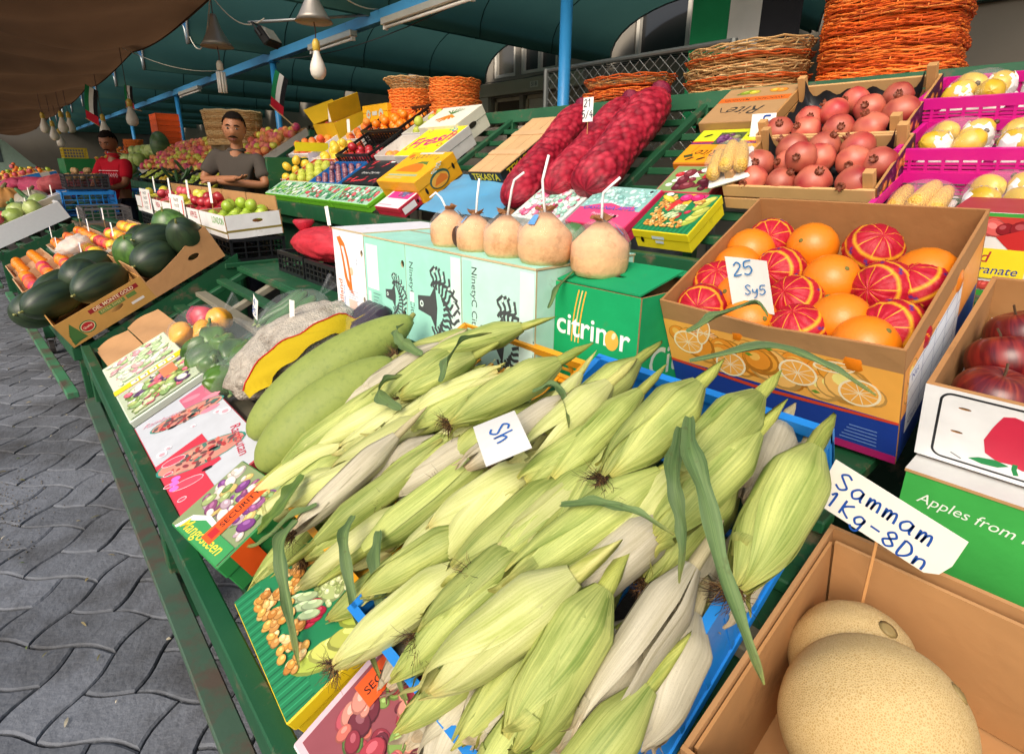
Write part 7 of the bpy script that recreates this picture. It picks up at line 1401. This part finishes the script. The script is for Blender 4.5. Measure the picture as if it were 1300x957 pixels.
def sack(p, L, r, rz, col, lab, tilt=0):
    q = MB(); g = g_ball(r, L / 2, r * .7, 34, 22, lambda d: (1 + .10 * noise.noise(Vector(d) * 4 + Vector(p)) + .04 * math.sin(11 * d[1]) * math.sin(8 * d[0])) * (1 - .15 * abs(d[1]) ** 4)); q.add(g, 'onion_net', col, smooth=True); t = thing('net_sack', lab, 'sack', T(p) @ RZ(rz) @ RX(tilt), 'pink net sacks far off'); part('filled_net', q, t); q = MB(); q.add(g_lathe([(.02, 0), (.04, .05), (.06, .09), (.05, .1)], 10), 'onion_net', col, T((0, L / 2 - .03, 0)) @ RX(-90), smooth=True); part('tied_neck', q, t)
sack((.42, 8.35, .90), .85, .17, 35, 'b03a5c', 'longest pink net sack lying by the pumpkins', 6); sack((.55, 8.1, .95), .62, .16, -60, 'c05a5e', 'lighter pink net sack across the long one'); sack((.85, 9.6, .95), .6, .17, 20, 'b84464', 'farther pink net sack behind the dark crate'); sack((.25, 9.2, .90), .6, .16, 70, 'b03a5c', 'pink net sack farthest left')
t = thing('produce_stall', 'far green table under the pink sacks and blue crates', 'stall', group='green produce stalls'); q = MB(); q.add(g_bbox(-.25, 1.15, 7.45, 11.0, .70, .74), 'green_paint', GP); part('table_top', q, t)
for x, y in ((-.2, 7.5), (1.1, 7.5), (-.2, 10.9), (1.1, 10.9)): q = MB(); bar(q, (x, y, .70), (x, y, 0), .06, .06); part('leg', q, t)
crate('blue_crate', 'bright blue crate under the dark crate by the man in red', T((.62, 6.95, .71)), .42, .55, .22, '1f86d8', bars=6, rows=3, solid=('front',), rim=.03); crate('blue_crate', 'second blue crate behind the man in red', T((1.22, 7.9, .70)), .4, .5, .2, '1f6fc0', bars=6, rows=3, solid=('front',))
crate('dark_crate', 'dark grey crate of ginger in front of the man in red', T((.66, 7.25, .94)), .36, .48, .14, '3a3a3c', bars=9, rows=3); heap(T((.66, 7.25, .98)), -.15, .15, -.2, .2, .03, 'potato', 'ginger_root', 'knobbly ginger root in the dark crate', 'ginger', 'ginger in the dark crate', .045, second=.5)
crate('grey_crate', 'flat grey crate below the bright blue crate', T((.68, 6.42, .68)), .36, .5, .13, '6a6664', bars=9, rows=2)
t = thing('low_table', 'low table carrying the blue and grey crates', 'table'); q = MB(); q.add(g_bbox(.44, .90, 6.12, 7.5, .64, .68), 'wood', '6a5a48'); part('table_top', q, t)
for x, y in ((.48, 6.2), (.86, 6.2), (.48, 7.44), (.86, 7.44)): q = MB(); bar(q, (x, y, .64), (x, y, 0), .05, .05, 'wood', '5a4c3c'); part('leg', q, t)
t = flatbox('fruit_carton', 'grey-white carton with a green mark by the blue crates', T((.32, 6.95, .745)) @ RY(-22) @ RZ(12), .36, .32, .12, 'c9ccd4', c_side='b4a488'); pr = prn(t, 'top'); pr.rect(.18, .06, .28, .14, '5a8a3a'); pr.rect(.20, .08, .26, .10, 'd8d43a'); pr.done(t)
q = MB(); q.add(g_bbox(.1, .5, 6.7, 7.3, .66, .70), 'wood', '5a4c3c'); q.add(g_bbox(.14, .2, 6.74, 6.8, 0, .659), 'wood', '5a4c3c'); q.add(g_bbox(.4, .46, 7.2, 7.26, 0, .659), 'wood', '5a4c3c'); solo('bench', q, 'small wooden bench under the grey-white carton', 'bench')
# heaps on the farther rack
PK = ['d83a8a', 'e8609c', 'c82a6a']
FR_M['netfruit'] = sphere_mesh('netted_fruit', .05, 'd8407a', 'wrapper', .9, col2='e89a5a', nu=10, nv=7); FR_M['netfruit2'] = sphere_mesh('netted_fruit', .05, 'e0a04a', 'rough_fruit', .9, col2='d85a4a', nu=10, nv=7)
for k in range(5):
    y = 6.25 + k * .98; tl = ['nearest', 'second', 'third', 'fourth', 'fifth'][k]; t, ps = carton('fruit_tray', f'{tl} sloping tray of pink-netted fruit on the far rack', 'tray', FR(y, .62, 0), .86, .94, .07, 'c9a87c', 'c9c0b4', group='far trays of netted fruit')
    F = FR(y, .62, .02)
    nn = 8 if k < 3 else 7
    for i in range(nn):
        for j in range(nn): kd = random.choice(['netfruit', 'netfruit2', 'yellow_apple', 'netfruit']); fruit(kd, 'netted_fruit', f'netted fruit in the {tl} far tray, {ORD[i]} row, {ORD[7 - j]} from left', 'fruit', f'netted fruit in the {tl} far tray', F @ T((-.38 + .108 * i + U(-.02, .02), -.42 + .12 * j + U(-.02, .02), .06 + U(0, .04))) @ rrot() @ SC(1.05 if kd == 'yellow_apple' else .86))
for k in range(6):
    y = 6.15 + .62 * k; F = FR(y, .08, .0); crate('black_crate', ['nearest', 'second', 'third', 'fourth', 'fifth', 'sixth'][k] + ' black crate along the far rack edge', F, .26, .56, .10, '17181b', 'black crates on the far rack', bars=5, rows=1)
    heap(F, -.1, .1, -.24, .24, .02, ['yellow_apple', 'green_apple', 'cuke', 'lemon', 'green_apple', 'pear'][k], ['apple', 'apple', 'cucumber', 'lemon', 'apple', 'pear'][k], 'produce in the ' + ['nearest', 'second', 'third', 'fourth', 'fifth', 'sixth'][k] + ' far black crate', 'fruit', 'produce in far crate %d' % k, .045, second=.1)
for k in range(26): fruit('cabbage', 'cabbage', f'green cabbage in the far heap, {ORD[k // 9]} row, {ORD[8 - k % 9]} from left', 'cabbage', 'far heap of cabbages', FR(11.0 + .27 * (k % 9) + U(-.05, .05), .14 + .20 * (k // 9) * 1.2 + U(-.03, .03), .10 + .05 * (k % 2)) @ rrot() @ SC(1.15))
q = MB(); q.add(g_ball(.22, .14, .14, 20, 14), 'watermelon', (3.2, 3.6, 2.4), smooth=True, uv=ball_uv(20, 14)); solo('pale_melon', q, 'long pale green melon standing among the far cabbages', 'melon', FR(10.75, .70, .18) @ RY(-60))
for k in range(5): crate('orange_crate', ['lowest', 'second', 'third', 'fourth', 'topmost'][k] + ' orange crate in the far stack by the pole', T((2.30, 11.4, 1.50 + .095 * k)), .34, .52, .09, 'd8521a', 'far stack of orange crates', bars=4, rows=1, solid=('front', 'near'))
for k in range(4): t, ps = carton('fruit_tray', ['nearest', 'second', 'third', 'last'][k] + ' far tray of carrots and roots beyond the cabbages', 'tray', FR(13.9 + .62 * k, .5, 0), .7, .58, .08, 'c9c0b4', 'd8d4ce', group='far root trays'); heap(FR(13.9 + .62 * k, .5, .02), -.3, .3, -.26, .26, .02, ['carrot', 'small_orange', 'carrot', 'lemon'][k], ['carrot', 'orange', 'carrot', 'lemon'][k], 'produce in the ' + ['nearest', 'second', 'third', 'last'][k] + ' far root tray', 'fruit', 'produce in far root tray %d' % k, .07, second=.1)
stack([bm_ro], (2.3, 14.6, 1.5), 3, .05, 'orange basket on the rack far beyond the poles', 'far orange baskets')
# big straw basket behind the man
bq = basket_mesh('straw_basket', .30, .30, .34, 17, ST, 31, .90, 2.0, .012, 40); solo('straw_basket', bq, 'big deep straw basket behind the standing man', 'basket', T((2.10, 7.05, 1.40)) @ RZ(10))
q = MB(); q.add(g_bbox(1.9, 2.35, 6.8, 7.3, .0, 1.39), 'card', '7a6a50'); solo('packing_case', q, 'tall packing case under the big straw basket', 'case')
# flags on sticks
def flag(p, s, lab, rot, cols):
    t = thing('small_flag', lab, 'flag', T(p) @ rot, 'small flags on sticks'); q = MB(); q.add(g_tube([(0, 0, -.25 * s), (0, 0, .32 * s)], .006, 6), 'wood', 'b09060'); part('stick', q, t)
    for i, (y0, y1, z0, z1, c) in enumerate(cols): q = MB(); q.add(g_grid(lambda u, v: (.02 * s * math.sin(6 * (y0 + (y1 - y0) * u)), s * (y0 + (y1 - y0) * u), s * (z0 + (z1 - z0) * v)), 8, 3), 'cloth', c, smooth=True); part('band', q, t)
UA = [(.0, .12, 0, .3, 'b82030'), (.12, .45, .2, .3, '1f7a4a'), (.12, .45, .1, .2, 'd8d6d0'), (.12, .45, 0, .1, '202022')]
flag((2.10, 5.55, 1.62), .75, 'small red, white, green and black flag by the pole', RZ(190) @ RX(62), UA); flag((1.28, 10.6, 1.70), 1.1, 'drooping far flag among the hanging bulbs', RZ(200) @ RX(70), UA); flag((1.5, 9.0, 1.85), .6, 'little far flag near the third pole', RZ(200) @ RX(80), UA)
t = thing('yellow_card', 'yellow card and notes pinned at the rack end', 'notice', T((1.95, 4.66, 1.30))); q = MB(); q.add(g_box(-.12, .16, -.004, 0, 0, .07), 'paper', 'dcd01e'); part('card', q, t); q = MB(); q.add(g_box(-.02, .06, -.006, -.002, -.13, -.01), 'paper', 'b8b4c4'); part('note', q, t)
# things at the far end of the aisle
t = thing('parked_van', 'pale green and white van far beyond the market', 'van', T((-1.2, 24, 0)) @ RZ(12)); q = MB()
P = [(-2.2, .35), (2.2, .35), (2.25, .9), (2.0, 1.1), (1.45, 1.75), (1.2, 1.9), (-2.1, 1.95), (-2.2, 1.7)]; g = g_plate(P, [], 1.7); q.add((g[0], g[1]), 'waxy', 'a9c4b4', frameM((0, .85, 0), (1, 0, 0), (0, 0, 1))); part('body', q, t)
q = MB(); q.add(g_box(-2.0, 1.3, -.856, -.851, 1.15, 1.72), 'glassy', '5a6a6a'); part('window', q, t)
for x in (-1.4, 1.4): q = MB(); q.add(g_tube([(x, -.88, .33), (x, -.66, .33)], .33, 18), 'rubber', '222222'); w = part('wheel', q, t); q = MB(); q.add(g_tube([(x, -.89, .33), (x, -.87, .33)], .18, 14), 'metal', '999999'); part('rim', q, w)
q = MB(); q.add(g_bbox(-3, 9, 31, 32, 0, 3.2, .02), 'plaster', '6a655c'); q2 = solo('far_building', q, 'low pale building at the far end of the street', 'building')
for k in range(6): y = 12 + 1.2 * k; t, ps = carton('fruit_tray', ['first', 'second', 'third', 'fourth', 'fifth', 'sixth'][k] + ' distant tray of mixed fruit beyond the pink sacks', 'tray', T((.1 + .18 * (k % 3), y, .80)) @ RY(-15), .9, 1.0, .12, 'c9a87c', random.choice(['c23a34', 'd8d4ce', '2a7ac8', 'd8a01e']), group='distant fruit trays'); heap(T((.1 + .18 * (k % 3), y, .85)) @ RY(-15), -.4, .4, -.45, .45, .02, ['pink_apple', 'small_orange', 'green_apple', 'peach', 'lemon', 'red_apple'][k], ['apple', 'orange', 'apple', 'peach', 'lemon', 'apple'][k], 'fruit in the ' + ['first', 'second', 'third', 'fourth', 'fifth', 'sixth'][k] + ' distant tray', 'fruit', 'fruit in distant tray %d' % k, .09, second=.1)
t = thing('produce_stall', 'distant green table under the mixed fruit trays', 'stall', group='green produce stalls'); q = MB(); q.add(g_bbox(-.5, 1.0, 11.3, 19, .62, .66), 'green_paint', GP); part('table_top', q, t)
for x, y in ((-.4, 11.4), (.9, 11.4), (-.4, 18.9), (.9, 18.9)): q = MB(); bar(q, (x, y, .62), (x, y, 0), .06, .06); part('leg', q, t)
q = MB(); q.add(g_bbox(.95, 1.4, 13.0, 14.4, 0, 1.25), 'green_paint', '1c7a3c'); solo('green_cabinet', q, 'distant bright green cabinet beyond the man in red', 'cabinet')
crate('yellow_crate', 'distant yellow crate on the green cabinet', T((1.15, 13.4, 1.251)), .36, .5, .18, 'd8b81e', bars=6, rows=2)
# ================================================================ PEOPLE
def skin_mesh(name, verts, edges, radii, mat_, col, lv=2, root=0):
    me = bpy.data.meshes.new(name); me.from_pydata(verts, edges, []); o = bpy.data.objects.new(name, me); COL.objects.link(o)
    md = o.modifiers.new('s', 'SKIN'); md.use_smooth_shade = True; md.branch_smoothing = .6
    for i, r in enumerate(radii): r = r if isinstance(r, tuple) else (r, r); me.skin_vertices[0].data[i].radius = r; me.skin_vertices[0].data[i].use_root = (i == root)
    sb = o.modifiers.new('b', 'SUBSURF'); sb.levels = lv; sb.render_levels = lv
    dg = bpy.context.evaluated_depsgraph_get(); ev = bpy.data.meshes.new_from_object(o.evaluated_get(dg)); g = ([tuple(v.co) for v in ev.vertices], [tuple(p.vertices) for p in ev.polygons]); bpy.data.objects.remove(o); bpy.data.meshes.remove(ev)
    return g
def head_g(look=0.0):
    """head about 0.23 m tall facing +x, centre at origin; returns verts, faces"""
    def f(d):
        x, y, z = d; k = 1.0
        if x > 0:
            k += .10 * math.exp(-((y / .16) ** 2 + ((z + .12) / .17) ** 2)) * (x > .3)          # nose
            k -= .05 * math.exp(-(((abs(y) - .36) / .15) ** 2 + ((z - .12) / .10) ** 2))        # eye sockets
            k += .03 * math.exp(-((y / .22) ** 2 + ((z + .48) / .08) ** 2)); k += .05 * math.exp(-((y / .3) ** 2 + ((z + .85) / .2) ** 2))
            k += .03 * math.exp(-(((z - .28) / .08) ** 2 + (y / .5) ** 2))                     # brow
        k *= 1 - .16 * max(0, -z - .25)
        return k
    return g_ball(.098, .077, .118, 44, 34, f)
def person(label, M, shirt, pose, skin='8a5a3e', s=.88, pattern=None, chin=0.0, turn=0.0):
    t = thing('person', label, 'person', M @ SC(s)); P, E, Rr = [], [], []
    def add(p, r, par=None):
        P.append(p); Rr.append(r); i = len(P) - 1
        if par is not None: E.append((par, i))
        return i
    pel = add((0, 0, .95), (.15, .11)); sp = add((0, 0, 1.12), (.14, .10), pel); ch = add((-.01, 0, 1.32), (.12, .075), sp); nb = add((-.015, 0, 1.45), (.062, .058), ch); nk = add((-.005, 0, 1.52), .054, nb); hd = add((.012, 0, 1.59), .05, nk)
    for sg in (1, -1):
        hp = add((0, .09 * sg, .90), .085, pel); kn = add((.02, .10 * sg, .50), .06, hp); an = add((-.01, .10 * sg, .09), .042, kn); add((.12, .11 * sg, .04), .035, an)
        A = pose[sg]; sh = add((-.01, .175 * sg, 1.42), .062, ch); el = add(A[0], .045, sh); wr = add(A[1], .028, el); d = (Vector(A[1]) - Vector(A[0])).normalized(); pm = Vector(A[1]) + d * .055; ip = add(tuple(pm), (.034, .018), wr)
        side = d.cross(Vector((0, 0, 1))).normalized() * sg; up = side.cross(d)
        for k, (o, L) in enumerate(((-.027, .062), (-.009, .075), (.009, .072), (.026, .056))):
            a = pm + d * .030 + side * o; b = a + d * L * .5 - up * .006; c = b + d * L * .45 - up * .020; i1 = add(tuple(a), .0095, ip); i2 = add(tuple(b), .0088, i1); add(tuple(c), .0075, i2)
        a = pm - d * .015 - side * .034; i1 = add(tuple(a), .011, ip); i2 = add(tuple(a + d * .03 - side * .018), .0095, i1); add(tuple(a + d * .052 - side * .020), .008, i2)
    q = MB(); q.add(skin_mesh('body', P, E, Rr, 'skin', skin), 'skin', skin, smooth=True)
    H = T((.03, 0, 1.645)) @ RZ(turn) @ RY(chin) @ SC(1.14); q.add(head_g(), 'skin', skin, H, smooth=True)
    for sg in (1, -1): q.add(g_ball(.012, .006, .028, 12, 8), 'skin', skin, H @ T((-.012, .078 * sg, -.005)) @ RZ(20 * sg), smooth=True)
    part('body', q, t)
    q = MB(); rg = random.Random(2)
    g = g_ball(.106, .086, .116, 40, 24, lambda d: 1 + .03 * noise.noise(Vector(d) * 9)); keep = [f for f in g[1] if all((g[0][i][2] > .028 + .55 * max(0, g[0][i][0]) * .9 or (g[0][i][0] < -.015 and g[0][i][2] > -.05)) for i in f)]
    q.add((g[0], keep), 'hair', '17110e', H @ T((-.004, 0, .012)), smooth=True)
    hr = part('hair', q, t)
    q = MB()
    for sg in (1, -1):
        q.add(g_ball(.008, .012, .0045, 10, 6), 'matte', 'a89a90', H @ T((.086, .031 * sg, .014)), smooth=True); q.add(g_ball(.006, .0065, .0065, 8, 6), 'matte', '1a1210', H @ T((.0905, .031 * sg, .014)), smooth=True)
    part('eyes', q, t)
    q = MB()
    for sg in (1, -1): q.add(g_tube([(.093, .012 * sg, .033), (.092, .03 * sg, .038), (.080, .05 * sg, .031)], [.004, .005, .003], 5), 'hair', '17110e', H)
    q.add(g_tube([(.090, -.033, -.052), (.101, -.012, -.043), (.103, 0, -.041), (.101, .012, -.043), (.090, .033, -.052)], [.003, .006, .006, .006, .003], 6), 'hair', '1a1310', H); q.add(g_tube([(.094, -.022, -.062), (.100, 0, -.063), (.094, .022, -.062)], [.003, .006, .003], 6), 'skin', '7a4038', H)
    part('brows_and_moustache', q, t)
    SP, SE, SR = [], [], []
    def ads(p, r, par=None):
        SP.append(p); SR.append(r); i = len(SP) - 1
        if par is not None: SE.append((par, i))
        return i
    a = ads((0, 0, .90), (.175, .135)); b = ads((0, 0, 1.12), (.165, .125), a); c = ads((0, 0, 1.34), (.18, .13), b); d = ads((-.012, 0, 1.455), (.115, .095), c); ads((-.008, 0, 1.50), (.072, .07), d)
    for sg in (1, -1):
        sh = ads((-.01, .18 * sg, 1.425), .082, c); e = Vector((-.01, .18 * sg, 1.425)).lerp(Vector(pose[sg][0]), .55); m = ads(tuple(e), .074, sh); e = Vector((-.01, .18 * sg, 1.425)).lerp(Vector(pose[sg][0]), .78); ads(tuple(e), .076, m)
    q = MB(); q.add(skin_mesh('shirt', SP, SE, SR, 'cloth', shirt), 'cloth', shirt, smooth=True); sh_ = part('shirt', q, t)
    if pattern:
        q = MB()
        for k in range(-4, 5): y = k * .032; x = .134 - .9 * y * y; q.add(g_tube([(x, y - .015, 1.25), (x + .002, y, 1.275), (x, y + .015, 1.25), (x + .002, y, 1.225), (x, y - .015, 1.25)], .003, 4), 'cloth', 'e6d8d8')
        q.add(g_tube([(.128 - .9 * (k * .03) ** 2, k * .03, 1.305) for k in range(-5, 6)], .003, 4), 'cloth', 'e6d8d8'); part('chest_pattern', q, sh_)
        q = MB(); q.add(g_grid(lambda u, v: (-.012 + (.072 + .012 * v) * math.cos(-2.4 + 4.8 * u), (.074 + .012 * v) * math.sin(-2.4 + 4.8 * u), 1.515 - .02 * v), 20, 2), 'cloth', shirt, smooth=True); part('collar', q, sh_)
    tp, te, tr = [(0, 0, .93), (0, .09, .88), (.02, .10, .5), (-.01, .10, .10), (0, -.09, .88), (.02, -.10, .5), (-.01, -.10, .10)], [(0, 1), (1, 2), (2, 3), (0, 4), (4, 5), (5, 6)], [(.16, .125), .105, .085, .075, .105, .085, .075]
    q = MB(); q.add(skin_mesh('trousers', tp, te, tr, 'cloth', '2c2f3a', 1), 'cloth', '2c2f3a', smooth=True); part('trousers', q, t); return t
cross = {1: ((.09, .27, 1.20), (.23, -.06, 1.215)), -1: ((.09, -.27, 1.19), (.26, .06, 1.255))}
person('man in a grey T-shirt standing with folded arms behind the apple cartons', T((1.42, 5.02, .0)) @ RZ(-128) @ RX(-5) @ RY(4), '4c4640', cross, 'a06a48', .89, turn=14, chin=4)
reach = {1: ((.12, .24, 1.14), (.34, .14, 1.08)), -1: ((.12, -.24, 1.13), (.33, -.08, 1.06))}
person('man in a red patterned polo shirt bending over the dark crate', T((.98, 7.55, 0)) @ RZ(-145), 'a81626', reach, '8a5638', .85, True, chin=24, turn=18)
